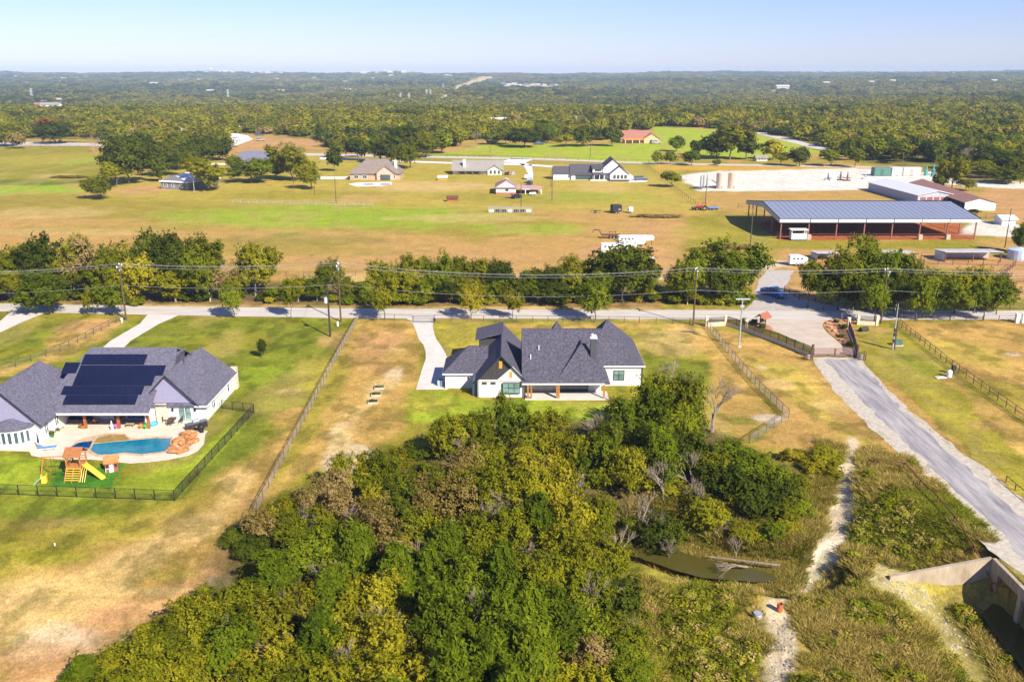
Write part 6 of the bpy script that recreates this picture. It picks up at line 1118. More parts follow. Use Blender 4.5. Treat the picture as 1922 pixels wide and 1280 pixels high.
s0 = PL[1]; q = W(620, 632); m = MB(); m.bar((s0[1].x, s0[1].y, s0[2] - .6), (q.x, q.y, 9.5), .025, 3, caps=False); tag(m.build('service_cable', WIRE), 'short cable joining the pole pair on the left lawn', 'power cable')
# ============================================================ CULVERT
o = thing('culvert', 'concrete box culvert with slanting wing wall under the gravel drive', 'culvert', (50, 80, -4.2)); O_ = Vector((50, 80, -4.2)); CU = M('stained_concrete', (.27, .2, .13), .9, .12, .9, col2=(.5, .42, .31), bump=.2, stretch=(1, 1, .35))
hw = MB(); y0, y1 = 48., 80.3; ops = [(75.2, 78.9), (70.9, 74.6), (66.6, 70.3), (62.3, 66.0), (58, 61.7)]; yy = y1
for a, b_ in ops: hw.box(49.6, 50.0, b_, yy, -4.6, -1.0); yy = a
hw.box(49.6, 50.0, y0, yy, -4.6, -1.0); hw.box(49.6, 50.0, y0, y1, -1.0, .12); q = hw.build('headwall', CU, o); q.location = -O_
bx = MB()
for a, b_ in ops: bx.box(50.02, 56, b_ - .02, b_ + .2, -4.6, -1.0); bx.box(50.02, 56, a - .2, a + .02, -4.6, -1.0); bx.box(56, 56.2, a - .2, b_ + .2, -4.6, -.8)
bx.box(50.02, 56, 57, 79.3, -1.0, -.8); bx.box(50.02, 56, 57, 79.3, -4.5, -4.25); q = bx.build('box_cell', M('shade_blue_concrete', (.12, .15, .18), .7), o); q.location = -O_  # cells coloured darker and bluer than the headwall, shade put into the concrete
T0 = Vector((49.6, 80.3, .1)); T1 = W(1671, 1084, -2.3); wl = MB(); e = (T1 - T0); nrm = Vector((e.y, -e.x, 0)).normalized() * .35
q0 = [T0, T0 + e * .5, T1]; pts = [T0, Vector((T1.x, T1.y, -2.2)), Vector((T1.x, T1.y, -4.6)), Vector((T0.x, T0.y, -4.6))]
wl.slab(pts, .35, nrm.normalized()); q = wl.build('wing_wall', CU, o); q.location = -O_
p = G(1463, 1147); o = thing('steel_barrel', 'rusty orange open barrel standing on the stony path', 'barrel', p); m = MB(); m.lathe((0, 0, 0), [(.28, 0), (.3, .3), (.28, .31), (.28, .6), (.3, .62), (.28, .9), (.25, .9), (.25, .55)], 16); m.build('drum', M('rust_orange', (.4, .11, .03), .85, .25, 4), o)
p = G(1422, 1158); o = thing('bent_fence_panel', 'grey coil of wire fencing lying left of the barrel', 'wire coil', p, .3); m = MB()
for k in range(7): m.lathe((0, 0, .08 * k), [(.42 + .03 * (k % 2), 0), (.42, .03)], 12)
m.build('coil', METALG, o)
for i, (px, py) in enumerate([(1413, 1110), (1305, 1165), (1250, 1165)]): p = G(px, py); o = inst(ROCKS[i], 'boulder', None, p, i, (.3, .25, .4)); tag(o, ['upright pale stone above the wire coil', 'grey stone in the weeds left of the path', 'flat pale stone among weeds in the clearing'][i], 'stone')
# ============================================================ FAR HOUSES, BARNS, VEHICLES
TANR = M('brown_grey_shingle', (.2, .165, .14), .9, .12, 1.2); BEIGER = M('beige_grey_shingle', (.27, .25, .22), .9, .1, 1.2); REDR = M('red_brown_roofing', (.34, .14, .10), .8, .12, 1.2); TANW = M('tan_brick', (.42, .3, .2), .9, .15, 2)
GREYW = M('blue_grey_board', (.2, .2, .24), .8, .08, 2); PALEW = M('cream_wall', (.72, .68, .6), .85, .05, 1); DGR = M('dark_grey_roof', (.075, .07, .085), .8, .12, 1.5)
def px_house(name, lab, xl, xr, base, eave, ridge, rmat, wmat, s=.6, hip=(True, True), axis='x', depth=None, cat='house', rz=0, parent=None, over=.6):
    y0 = W(961, base).y; ze = HZ(eave, y0); xa, xb = XAT(xl, y0, 0), XAT(xr, y0, 0)
    dz = ray(961, ridge); k = -dz[2] / dz[1]; Y = (CAMZ - ze + s * y0) / (s + k); D = depth or max(4, 2 * (Y - y0))
    if axis == 'y': s = s
    o = parent or thing(name, lab, cat, ((xa + xb) / 2, y0, 0)); hw = (xb - xa) / 2
    off = Vector((o.location.x, o.location.y, 0)); xa -= off.x; xb -= off.x; yy = y0 - off.y
    w = MB(); w.box(xa, xb, yy, yy + D, 0, ze)
    if axis == 'x' and not all(hip): gablewall(w, xa, xa + .3, yy, yy + D, ze, s, 'x'); gablewall(w, xb - .3, xb, yy, yy + D, ze, s, 'x')
    if axis == 'y': gablewall(w, xa, xb, yy, yy + .3, ze, s, 'y'); gablewall(w, xa, xb, yy + D - .3, yy + D, ze, s, 'y')
    w.build('wall', wmat, o); P_, rd = roofpolys(xa, xb, yy, yy + D, ze + .1, s, axis, hip, over); m = MB(); [m.slab(p, .3) for p in P_]; m.build('roof', rmat, o)
    return o, xa, xb, yy, D, ze
def wins(o, y, z, w_, h_, xs, frame=None, glass=None, name='window', nx=1):
    for x in xs: window(o, x, y, z, w_, h_, 'S', nx, 1, frame or WHITE2, glass or GLASS, name, .12, .12)
def prism_roof(o, x0, x1, y0, y1, z, s, axis, mat, wmat, over=.5, zb=None, name='roof'):
    w = MB(); w.box(x0, x1, y0, y1, 0 if zb is None else zb, z); gablewall(w, x0, x1, y0, y1, z, s, axis); w.build('wing_wall', wmat, o); P_, rd = roofpolys(x0, x1, y0, y1, z + .1, s, axis, (False, False), over); m = MB(); [m.slab(p, .3) for p in P_]; m.build(name, mat, o)
# brown hip roofed house
o, xa, xb, yy, D, ze = px_house('brick_house', 'tan brick house with brown grey hip roof and white patio ring', 657, 751, 338, 325, 300, TANR, TANW, .8)
prism_roof(o, 1.0, 9.0, yy - 1.2, yy + 8, ze + .3, .75, 'y', TANR, M('pinkish_stucco', (.5, .38, .3), .85)); wins(o, yy, .6, 2.2, 1.7, (xa + 3, xa + 7), nx=2); wins(o, yy, .6, 2.0, 1.7, (xb - 3,), nx=2); wins(o, yy - 1.2, .1, 4.6, 2.4, (5.,), DARKTRIM, nx=3, name='porch_opening')
m = MB(); m.box(8.9, 10.1, yy + 3, yy + 4.2, ze, ze + 5.6); m.build('chimney', PALEW, o)
struct(sheet('patio', wp([(653, 346), (672, 343), (735, 342), (736, 347), (715, 350), (670, 351)]), .05, M('far_white_paving', (.7, .67, .62))), 'white oval patio in front of the brown hip roofed house')
for px in (692, 722): p = W(px, 346.5); o2 = thing('garden_pond', ('left' if px < 700 else 'right') + ' small dark pool in the white oval patio', 'pool', (p.x, p.y, .08)); m = MB(); m.lathe((0, 0, 0), [(2.3, -.02), (2.3, .02)], 16); m.build('water', M('dark_pool_water', (.02, .05, .07), .1), o2); o2.scale = (1.2, .8, 1)
# grey shed house
o, xa, xb, yy, D, ze = px_house('shed_house', 'blue grey gable front building with white metal roof', 296, 360, 356, 341, 322, WMETAL, GREYW, .38, axis='y', depth=20)
wins(o, yy, .8, 2.0, 2.0, (xa + 2.5,), nx=2); wins(o, yy, .8, 1.2, 2.0, (xa + 6.6, xa + 11.), nx=1); wins(o, yy, .0, 3.0, 2.6, (xb - 3,), DARKTRIM, name='garage_door')
o.rotation_euler.z = R(-22)
# grey blue hip roofed house
o, xa, xb, yy, D, ze = px_house('farm_house', 'house with wide grey blue hip roof behind lawn trees', 427, 514, 312, 303, 284, M('grey_blue_roof', (.15, .15, .2), .8, .06, 1), M('brick_red_wall', (.3, .17, .12), .9, .1, 2), .6); wins(o, yy, .5, 2., 1.5, (xa + 4, xa + 9, xb - 8), nx=2)
a = W(418, 318); o = thing('carport', 'small white roofed carport left of the grey blue roof', 'carport', a); block(o, 'roof', WMETAL, -6, 6, -3, 3, 2.6, 2.85, 0); [block(o, 'post', WMETAL, x - .12, x + .12, y - .12, y + .12, 0, 2.6, 0) for x in (-5.7, 5.7) for y in (-2.8, 2.8)]
# beige roofed ranch house
o, xa, xb, yy, D, ze = px_house('ranch_house', 'long ranch house with beige grey roof, white chimney and covered porch', 850, 943, 328, 319, 302, BEIGER, PALEW, .55, (False, False))
prism_roof(o, 5., 12, yy - 1.5, yy + 8, ze, .6, 'y', BEIGER, PALEW); prism_roof(o, 12.2, xb, yy - 1, yy + 7, ze - .2, .5, 'y', BEIGER, PALEW); wins(o, yy, .2, 2.6, 2.3, (xa + 4.5, xa + 8, xa + 11.5), DARKTRIM, name='porch_opening', nx=2); wins(o, yy - 1.5, .3, 1.4, 2.0, (6.5, 8.5, 10.5)); 
for x in (xa + 2.8, xa + 6.2, xa + 9.8, xa + 13.4): block(o, 'porch_post', WOODD, x - .15, x + .15, yy - 1.6, yy - 1.3, 0, ze - .2, 0)
m = MB(); m.slab([(xa, yy - 2.0, ze - .35), (5, yy - 2.0, ze - .35), (5, yy, ze + .3), (xa, yy, ze + .3)], .15); m.build('porch_roof', BEIGER, o); m = MB(); m.box(xa + 5, xa + 6.3, yy + 1.5, yy + 2.8, ze, ze + 4.8); m.build('chimney', WMETAL, o)
for i, (px, w_) in enumerate([(951, 2.2), (957, 1.8), (963, 1.6)]): a = W(px, 329); o = thing('outdoor_unit', ['dark covered grill', 'rust red cabinet', 'grey bin'][i] + ' beside the beige roofed ranch house', 'cabinet', a); block(o, 'body', [DARKTRIM, REDR, METALG][i], -w_ / 2, w_ / 2, -.6, .6, .1, 1.6); block(o, 'lid', METALG, -w_ / 2 - .1, w_ / 2 + .1, -.7, .7, 1.6, 1.75)
# red roofed white barn
o, xa, xb, yy, D, ze = px_house('small_barn', 'white gable barn with faded red roof and lean to', 931, 968, 365, 352, 337, M('faded_brown_roof', (.3, .19, .16), .8, .1), WHITE2, .55, axis='y', depth=15, cat='barn')
m = MB(); m.slab([(xb, yy + .5, ze - .2), (xb + 11, yy + .5, ze - .9), (xb + 11, yy + 12, ze - .9), (xb, yy + 12, ze - .2)], .2); m.build('lean_to_roof', M('faded_pink_roof', (.45, .28, .25), .8), o); [block(o, 'post', WHITE2, xb + x - .15, xb + x + .15, yy + y - .15, yy + y + .15, 0, ze - 1, 0) for x in (4, 10.6) for y in (.8, 11.6)]
wins(o, yy, 1.2, 1.2, 1.2, (xa + 4.5,), DARKTRIM); block(o, 'base_trim', REDR, xa - .05, xb + .05, yy - .08, yy - .01, 0, .8, 0)
# modern farmhouse
o, xa, xb, yy, D, ze = px_house('modern_farmhouse', 'modern white farmhouse with dark roof, tall gables and screened porch', 1072, 1130, 338, 327, 309, DGR, WHITE2, .6, (False, False)); wins(o, yy, .2, 9.0, 3.0, (xa + 6.5,), DARKTRIM, name='garage_opening', nx=3)
y1 = yy
def WX(px): return XAT(px, y1 + o.location.y, 0) - o.location.x
w = MB(); w.box(WX(1039), WX(1071), yy + 1, yy + 10, 0, 2.9); w.build('garage_wall', WHITE2, o); P_, rd = roofpolys(WX(1039), WX(1071), yy + 1, yy + 10, 3.0, .6, 'x', (False, False), .4); m = MB(); [m.slab(p, .3) for p in P_]; m.build('garage_roof', DGR, o)
prism_roof(o, WX(1131), WX(1168), yy - 1, yy + 12, 5.6, .85, 'y', DGR, WHITE2); prism_roof(o, WX(1143), WX(1177), yy - 5, yy + 1, 3.3, .8, 'y', DGR, WHITE2)
w = MB(); w.box(WX(1112), WX(1136), yy - .5, yy + 5, 0, 5.4); w.build('upper_wall', WHITE2, o); m = MB(); m.slab([(WX(1110), yy - 1, 5.4), (WX(1138), yy - 1, 5.4), (WX(1138), yy + 5, 6.6), (WX(1110), yy + 5, 6.6)], .25); m.build('upper_roof', DGR, o); m = MB(); m.slab([(WX(1113), yy - 3.2, 2.7), (WX(1143), yy - 3.2, 2.7), (WX(1143), yy - .5, 3.6), (WX(1113), yy - .5, 3.6)], .2); m.build('porch_roof', DGR, o)
wins(o, yy - .5, 4.0, 1.6, .9, (WX(1119), WX(1125)), DARKTRIM); wins(o, yy - .5, .2, 2.4, 2.3, (WX(1118), WX(1126), WX(1134)), DARKTRIM, name='porch_door'); wins(o, yy - 5, 1.1, 1.2, 1.7, [WX(1151) + k * 1.7 for k in range(4)], DARKTRIM)
block(o, 'deck', WHITE2, WX(1107), WX(1142), yy - 3.4, yy - .5, 0, .3, 0); block(o, 'deck_skirt', DARKTRIM, WX(1143) - .3, WX(1177) + .5, yy - 5.4, yy - 5.02, 0, .7, 0); [block(o, 'porch_post', WHITE2, x - .12, x + .12, yy - 3.1, yy - 2.86, .3, 2.6, 0) for x in (WX(1114), WX(1124), WX(1133))]
# red roofed house in the woods
o, xa, xb, yy, D, ze = px_house('red_roof_house', 'cream house with red brown roof and front gable by lime meadow', 1165, 1224, 269, 261, 246, REDR, M('cream_stucco', (.55, .42, .2), .85), .6, (False, False)); prism_roof(o, 5, 16, yy - 2, yy + 9, ze + .4, .6, 'y', REDR, M('cream_stucco', (.55, .42, .2), .85)); m = MB(); m.slab([(xa + 2, yy - 3, ze - .4), (5, yy - 3, ze - .4), (5, yy, ze + .5), (xa + 2, yy, ze + .5)], .25); m.build('porch_roof', M('orange_porch_roof', (.6, .22, .05), .8), o); [block(o, 'porch_post', PALEW, x - .2, x + .2, yy - 2.9, yy - 2.5, 0, ze - .6, 0) for x in (xa + 3, xa + 8, xa + 13)]; wins(o, yy - 2, .4, 3, 2.2, (10.5,), nx=2)
# houses half hidden in the woods
for lab, a_, k in [('house with faded red brown roof among the upper left woods', (205, 238, 230, 225, 217), REDR), ('house with tan roof among the woods left of orange tree', (102, 126, 232, 226, 219), BEIGER), ('small white house behind the parked cars', (427, 448, 247, 242, 237), WMETAL), ('small blue grey house left of parked cars', (338, 378, 252, 246, 240), M('pale_blue_roof', (.35, .42, .5), .7)), ('white sheds at the wood edge above the orange yard', (905, 950, 228, 224, 221), WMETAL), ('small white house in the gap above the meadow', (1063, 1082, 229, 224, 219), WMETAL), ('long house in the far upper left woods', (75, 110, 202, 197, 193), BEIGER), ('red roofed far house in the upper left corner woods', (64, 80, 200, 196, 193), REDR), ('pale roofed house hidden beyond the tank pad', (1420, 1440, 303, 297, 292), BEIGER), ('low white shed in the right woods', (1773, 1788, 299, 296, 294), WMETAL), ('white roofed shed far right in the woods', (1872, 1890, 296, 293, 291), WMETAL), ('white house beyond the left lane trees', (45, 58, 254, 248, 244), WMETAL)]:
    o, xa, xb, yy, D, ze = px_house('wood_house', lab, *a_, k, PALEW, .5, (False, False)); wins(o, yy, .8, (xb - xa) * .12, 1.4, [xa + (xb - xa) * q for q in (.25, .5, .75)], DARKTRIM)
# ------------------------------------------------------------ arena barn
A = W(1464, 449); B_ = W(1828, 449); y0 = A.y; x0 = A.x; x1 = B_.x; ye = y0 + 37.5; rdg = (y0 + ye) / 2
o = thing('arena_barn', 'huge open sided arena barn with blue grey metal roof on red posts', 'barn', (x0, y0, 0)); Lx = x1 - x0; zE, zR = 6.3, 8.7; ymid = rdg - y0; yb = ye - y0
BM = M('blue_grey_metal_roof', (.25, .28, .37), .42, .03, .3, metal=.15, stretch=(6, .1, 1)); RP = M('red_oxide_steel', (.26, .09, .075), .6, .1)
ov = .8
for nm, P_ in (('front_roof', [(-ov, -ov, zE), (Lx + ov, -ov, zE), (Lx + ov, ymid, zR), (-ov, ymid, zR)]), ('back_roof', [(-ov, ymid, zR), (Lx + ov, ymid, zR), (Lx + ov, yb + ov, zE), (-ov, yb + ov, zE)])):
    m = MB(); m.slab(P_, .15); r_ = m.build(nm, BM, o); sl_ = (P_[2][2] - P_[0][2]) / (P_[2][1] - P_[0][1]); s = MB()
    n = 36
    for k in range(n + 1): x = -ov + (Lx + 2 * ov) * k / n; s.slab([(x - .05, P_[0][1], P_[0][2] + .06), (x + .05, P_[0][1], P_[0][2] + .06), (x + .05, P_[2][1], P_[2][2] + .06), (x - .05, P_[2][1], P_[2][2] + .06)], .055)
    stuff(s.build('roof_seams', BM, r_))
nb = 7; bay_ = Lx / nb; FP = M('pale_lilac_metal', (.55, .56, .62), .5, .03)
for k in range(nb):
    m = MB(); xa = k * bay_ + (.12 if k else -ov); xb = (k + 1) * bay_ - (.12 if k < nb - 1 else -ov); m.box(xa, xb, -ov, -ov + .12, zE - 1.15, zE - .05); m.build('fascia_panel', FP, o)
m = MB(); m.box(-ov, Lx + ov, -ov - .06, -ov, zE - .08, zE + .06); m.build('eave_trim', DARKTRIM, o)
for x in (-ov, Lx + ov):
    m = MB(); m.prof([(-ov, zE - 1.15), (-ov, zE - .1), (ymid, zR - .1), (yb + ov, zE - .1), (yb + ov, zE - 1.15), (ymid, zR - 1.7)], x - .06, x + .06, 'x'); m.build('gable_panel', M('grey_metal_siding', (.33, .36, .42), .5), o)
    m = MB(); m.bar((x, -ov, zE + .05), (x, ymid, zR + .05), .14, 5); m.bar((x, ymid, zR + .05), (x, yb + ov, zE + .05), .14, 5); m.build('rake_trim', DARKTRIM, o)
PW = MB(); PW.box(-.16, .16, -.16, .16, 0, zE - .2); pm = PW.mesh('post', RP)
for k in range(nb + 1):
    inst(pm, 'post', o, (k * bay_, 0, 0)); inst(pm, 'post', o, (k * bay_, yb, 0))
    m = MB(); m.bar((k * bay_, 0, zE - .3), (k * bay_, ymid, zR - .4), .15, 4); m.bar((k * bay_, yb, zE - .3), (k * bay_, ymid, zR - .4), .15, 4); m.build('rafter', RP, o)
for y in (9.4, 18.7, 28.1):
    for x in (0, Lx): inst(pm, 'post', o, (x, y, 0))
for k in range(nb):
    for z_ in (.5, 1.0, 1.5): m = MB(); m.bar((k * bay_, .1, z_), ((k + 1) * bay_, .1, z_), .05, 4); m.build('rail', RP, o)
m = MB(); [m.bar((0, yb, z_), (Lx, yb, z_), .05, 4) for z_ in (.5, 1.0, 1.5)]; [m.bar((x, 0, z_), (x, yb, z_), .05, 4) for x in (0, Lx) for z_ in (.5, 1, 1.5)]; stuff(m.build('rail_pipes', RP, o))
for k in (1, 5, 6): m = MB(); m.box(k * bay_ - .6, k * bay_ + .6, -1.3, -.2, 0, 1.5); tag(m.build('feed_crate', M('tan_crate', (.45, .35, .25), .85), bevel=.04, loc=(x0, y0, 0)), ['', 'tan crate by the second front post of the arena barn', '', '', '', 'tan crate at the sixth front post of the arena barn', 'tan crate at the seventh front post of the arena barn'][k], 'crate')
a = W(1496, 450); o = thing('announcer_stand', 'small white and blue announcer booth at the arena barn front', 'booth', (a.x, a.y - .6, 0)); block(o, 'cabin', M('pale_blue_panel', (.5, .6, .68), .6), -2.3, 2.3, -1, 1, .3, 2.0); block(o, 'roof', PALEW, -2.6, 2.6, -1.4, 1.4, 3.1, 3.35, 0); [block(o, 'post', PALEW, x - .1, x + .1, y - .1, y + .1, 2.0, 3.1, 0) for x in (-2.2, 2.2) for y in (-.9, .9)]; block(o, 'skid', DARKTRIM, -2.3, 2.3, -1.05, -.85, 0, .3, 0)
def longshed(name, lab, P0, P1, wdt, ev, rg, rmat, wmat, openfront=False):
    A, B_ = W(*P0), W(*P1); d_ = B_ - A; o = thing(name, lab, 'barn', A, math.atan2(d_.y, d_.x)); L_ = d_.length; h2 = wdt / 2
    m = MB(); 
    if openfront: m.box(0, L_, h2 - .2, h2, 0, ev)
    else: m.box(0, L_, -h2, h2, 0, ev)
    m.prof([(-h2, ev), (h2, ev), (0, rg)], 0, .2, 'x'); m.prof([(-h2, ev), (h2, ev), (0, rg)], L_ - .2, L_, 'x'); m.build('wall', wmat, o)
    for s in (-1, 1): m = MB(); m.slab([(-.5, 0, rg + .1), (L_ + .5, 0, rg + .1), (L_ + .5, s * (h2 + .5), ev), (-.5, s * (h2 + .5), ev)], .15); m.build('roof_slope', rmat, o)
    return o, L_, h2
o, L_, h2 = longshed('white_barn', 'long barn with bright white metal roof running behind the arena', (1661, 357), (1757, 383), 15, 3.4, 4.9, M('white_metal_roof', (.7, .7, .74), .35, .02), M('pale_grey_metal_wall', (.38, .4, .46), .6))
for k in range(5): block(o, 'stall_opening', RP, L_ - .02, L_ + .08, -6.5 + k * 2.7, -4.4 + k * 2.7, 0, 2.6, 0)
o, L_, h2 = longshed('stable', 'long stable with red brown roof and dark open stalls', (1729, 357), (1838, 395), 11, 2.9, 4.6, M('brown_red_roof', (.3, .15, .12), .8, .1), PALEW, True)
for k in range(12): block(o, 'stall_post', PIPE, L_ * k / 11 - .12, L_ * k / 11 + .12, -5.4, -5.15, 0, 2.9, 0)
for k in range(11): block(o, 'stall_front', M('dark_blue_panel', (.03, .06, .16), .7), L_ * k / 11 + .3, L_ * (k + 1) / 11 - .3, -3.4, -3.2, 0, 2.5, 0)
block(o, 'end_wall', WMETAL, L_ + .02, L_ + .15, -5.4, 5.4, 0, 2.9, 0)
# sheds near the belt
def leanto(lab, xl, xr, base, top, dep=4.5, n=3):
    A = W(xl, base); B_ = W(xr, base); h_ = HZ(top, A.y + 1); o = thing('loafing_shed', lab, 'shed', A); L_ = B_.x - A.x
    m = MB(); m.slab([(-.4, -.5, h_), (L_ + .4, -.5, h_), (L_ + .4, dep + .3, h_ - .5), (-.4, dep + .3, h_ - .5)], .15); m.build('roof', M('pale_grey_tin', (.5, .48, .46), .5, .1, 1), o); m = MB(); m.box(0, L_, dep - .1, dep, 0, h_ - .75); m.build('back_wall', METALG, o); m = MB(); m.box(-.06, .06, 0, dep - .1, 0, h_ - .7); m.build('side_wall', M('light_tin', (.55, .57, .6), .5), o)
    for k in range(n + 1): block(o, 'post', WOODD, L_ * k / n - .12, L_ * k / n + .12, -.1, .14, 0, h_ - .2, 0)
leanto('wide open shed with pale tin roof in the sandy pen', 1773, 1877, 492, 471, 6, 2); leanto('open shed with pale tin roof peeking over the trees', 1655, 1714, 490, 472, 5, 2); leanto('small pale shed left of the tall tree pair', 1533, 1572, 489, 473, 5, 1)
o, xa, xb, yy, D, ze = px_house('tin_shed', 'small white shed behind tree at the far right', 1880, 1905, 423, 411, 405, WMETAL, WMETAL, .3, (False, False), depth=5, cat='shed')
a = W(1912, 486); lathe_thing('stock_tank', 'large pale blue round tank at the right edge', 'tank', a, [(3, 0), (3, 2.6), (.3, 3.2)], M('pale_blue_tank', (.45, .55, .68), .4), 20)
# storage tanks and the pad
for i, (px, c) in enumerate([(1354, (.66, .52, .4)), (1376, (.66, .52, .4))]):
    a = W(px, 354); h_ = HZ(325, a.y); r_ = 10 / FOC * 398; o = lathe_thing('storage_tank', ('left' if i == 0 else 'right') + ' of two tall beige oil tanks on the white pad', 'tank', (a.x, a.y, 0), [(r_, 0), (r_, h_), (r_ * .5, h_ + .35), (.1, h_ + .5)], M('beige_tank', c, .55, .04), 24, 'shell')
    m = MB(); m.box(-.4, .4, -r_ - .2, -r_ + .05, .4, 1.4); m.build('hatch', METALG, o); m = MB(); m.bar((r_ * .7, -r_ * .75, 0), (r_ * .7, -r_ * .75, h_), .06, 5); m.bar((r_ * .7 + .5, -r_ * .7, 0), (r_ * .7 + .5, -r_ * .7, h_), .06, 5); m.build('ladder', METALG, o)
a = W(1326, 353); o = thing('separator_vessel', 'grey green separator vessels and pipes left of the beige tanks', 'pipework', a)
for x, h_ in ((-2.4, 5.), (-1.2, 5.4), (.3, 4.4)): m = MB(); m.lathe((x, 0, 0), [(.45, 0), (.5, .3), (.5, h_), (.2, h_ + .4)], 10); m.build('vessel', METALG, o)
m = MB(); m.bar((-6, -1.5, .4), (6, -1.5, .4), .2, 6); m.bar((-8, -3, .3), (-3, -5, .3), .2, 6); m.bar((2, 0, 3.5), (6, 0, 1), .15, 6); m.build('pipe', DARKTRIM, o)
CG = [('green_container', (.08, .2, .17), 1640, 1672, 'green shipping container at the left of the row'), ('white_container', (.72, .72, .7), 1673, 1693, 'white shipping container in the middle of the row'), ('cream_container', (.62, .57, .5), 1694, 1729, 'long cream shipping container at the right of the row')]
for nm, c, xl, xr, lab in CG:
    A, B_ = W(xl, 331), W(xr, 331); L_ = B_.x - A.x; o = thing('shipping_container', lab, 'container', A); m = MB(); H_ = HZ(315, A.y); m.box(0, L_, 0, 4, .15, H_); m.build('shell', M(nm, c, .6, .05), o); rb = MB(); [rb.box(x, x + .3, -.1, 0, .3, H_ - .2) for x in np.arange(.5, L_ - .5, .9)]; stuff(rb.build('corrugation', M(nm, c), o))
    [block(o, 'corner_post', M('frame_' + nm, tuple(q * .6 for q in c), .6), x - .15, x + .15, -.14, .16, 0, H_ + .08, 0) for x in (.15, L_ - .15)]; block(o, 'door', M('frame_' + nm, c), L_ * .4, L_ * .4 + 1.2, -.15, -.1, .3, H_ * .8, 0)
a = W(1745, 330); o = thing('well_equipment', 'teal green well equipment right of the containers', 'machinery', a); 
for x, h_ in ((-2, 4.5), (1.5, 5.5)): m = MB(); m.lathe((x, 0, 0), [(.9, 0), (.9, h_ * .5), (.4, h_ * .6), (.4, h_)], 10); m.build('vessel', M('teal_paint', (.08, .3, .28), .5), o)
m = MB(); m.bar((-3, 0, 1.5), (3, 0, 1.5), .25, 6); m.build('pipe', WMETAL, o)
for i, (px, py, h_) in enumerate([(1554, 338, 2.5), (1563, 339, 4.6), (1577, 339, 3.6), (1590, 340, 3.4), (1624, 336, 1.6)]):
    a = W(px, py); o = thing('wellhead', ['low grey', 'tall white', 'brown framed', 'rusty', 'small grey'][i] + ' wellhead standing on the white pad', 'wellhead', a); mt = [METALG, WMETAL, WOODD, RUST, METALG][i]; block(o, 'base', mt, -1.4, 1.4, -.8, .8, 0, .5); m = MB(); m.lathe((0, 0, .5), [(.5, 0), (.3, h_ * .3), (.5, h_ * .5), (.25, h_ * .7), (.25, h_)], 8); m.build('valve_tree', mt, o); m = MB(); m.bar((-1.6, 0, h_ * .4), (1.6, 0, h_ * .4), .18, 6); m.build('pipe', mt, o)
# ------------------------------------------------------------ vehicles: nose to +x
CHROME = M('chrome', (.6, .6, .62), .2, .02, metal=.8)
def wheels(o, xs, w_, r=.38):
    for x in xs:
        for s in (-1, 1):
            m = MB(); m.bar((x, s * (w_ - .22), r), (x, s * w_, r), r, 14); q = m.build('wheel', RUBBER, o); m = MB(); m.bar((x, s * w_, r), (x, s * (w_ + .02), r), r * .55, 10); m.build('rim', CHROME, q)
def pickup(lab, a, rz, mat, cat='pickup truck', name='pickup_truck', suv=False, k=1.):
    o = thing(name, lab, cat, (a.x, a.y, .03), rz); L_ = 2.8; m = MB(); m.prof([(-L_, .5), (-L_, 1.15), (-.7, 1.15), (.9, 1.15), (L_ - .15, 1.05), (L_, .8), (L_, .45), (2.4, .42), (-2.4, .42)], -.95, .95, 'y'); m.build('body', mat, o, .06)
    back = -L_ + .1 if suv else -.75
    m = MB(); m.prof([(back, 1.16), (back + .15, 1.82), (.35, 1.85), (1.0, 1.16)], -.82, .82, 'y'); m.build('cab', mat, o, .06)
    m = MB(); m.slab([(.42, -.72, 1.8), (.42, .72, 1.8), (1.03, .76, 1.2), (1.03, -.76, 1.2)], .02, (1, 0, .9)); m.build('windshield', GLASS, o)
    for s in (-1, 1): m = MB(); m.prof([(back + .2, 1.22), (back + .28, 1.72), (.3, 1.74), (.75, 1.22)], s * .83, s * .85, 'y'); m.build('side_window', GLASS, o); m = MB(); m.box(L_ - .06, L_ + .03, s * .78 - .14, s * .78 + .14, .78, .98); m.build('headlight', M('headlight_glass', (.8, .8, .75), .1), o); m = MB(); m.box(-L_ - .03, -L_ + .05, s * .85 - .07, s * .85 + .07, .75, 1.05); m.build('tail_light', M('red_lens', (.4, .01, .01), .3), o)
    if not suv: m = MB(); m.box(-L_ + .12, -.85, -.8, .8, 1.152, 1.16); m.build('truck_bed', DARKTRIM, o)
    m = MB(); m.box(L_, L_ + .05, -.6, .6, .6, .95); m.build('grille', CHROME, o); m = MB(); m.box(L_ - .02, L_ + .12, -.95, .95, .42, .58); m.build('bumper', CHROME, o); wheels(o, (-1.7, 1.8), .97); o.scale = (k,) * 3; return o
pickup('bright blue pickup truck driving down the gravel ranch track', W(1452, 556), R(-62), M('blue_car_paint', (.01, .12, .5), .25, .03, spec=.6), k=1.15)
pickup('white pickup truck parked behind the tall belt tree', W(1208, 491), 0, WMETAL); pickup('dark car parked at the modern farmhouse parking bay', W(1203, 339), .1, M('dark_silver_paint', (.1, .1, .12), .3), 'car', 'parked_car', True, 1.2)
CARP = [((445, 264), 0, 'white motorhome like van parked on the far left drive', WMETAL), ((487, 255), .2, 'dark blue car parked under the far trees', M('navy_paint', (.02, .05, .15), .3)), ((489, 265), 0, 'beige car on the orange yard', M('beige_paint', (.4, .33, .22), .4)), ((458, 247), .4, 'blue pickup near the white far house', M('blue_car_paint', (.01, .12, .5), .25)), ((474, 249), .1, 'silver car beside the blue pickup', METALG), ((1012, 272), .2, 'small blue car under the spreading oak', M('navy_paint', (.02, .05, .15))), ((922, 270), 0, 'dark car under trees by the upper lane', DARKTRIM), ((1232, 270), 0, 'grey car beside the red roofed house', METALG)]
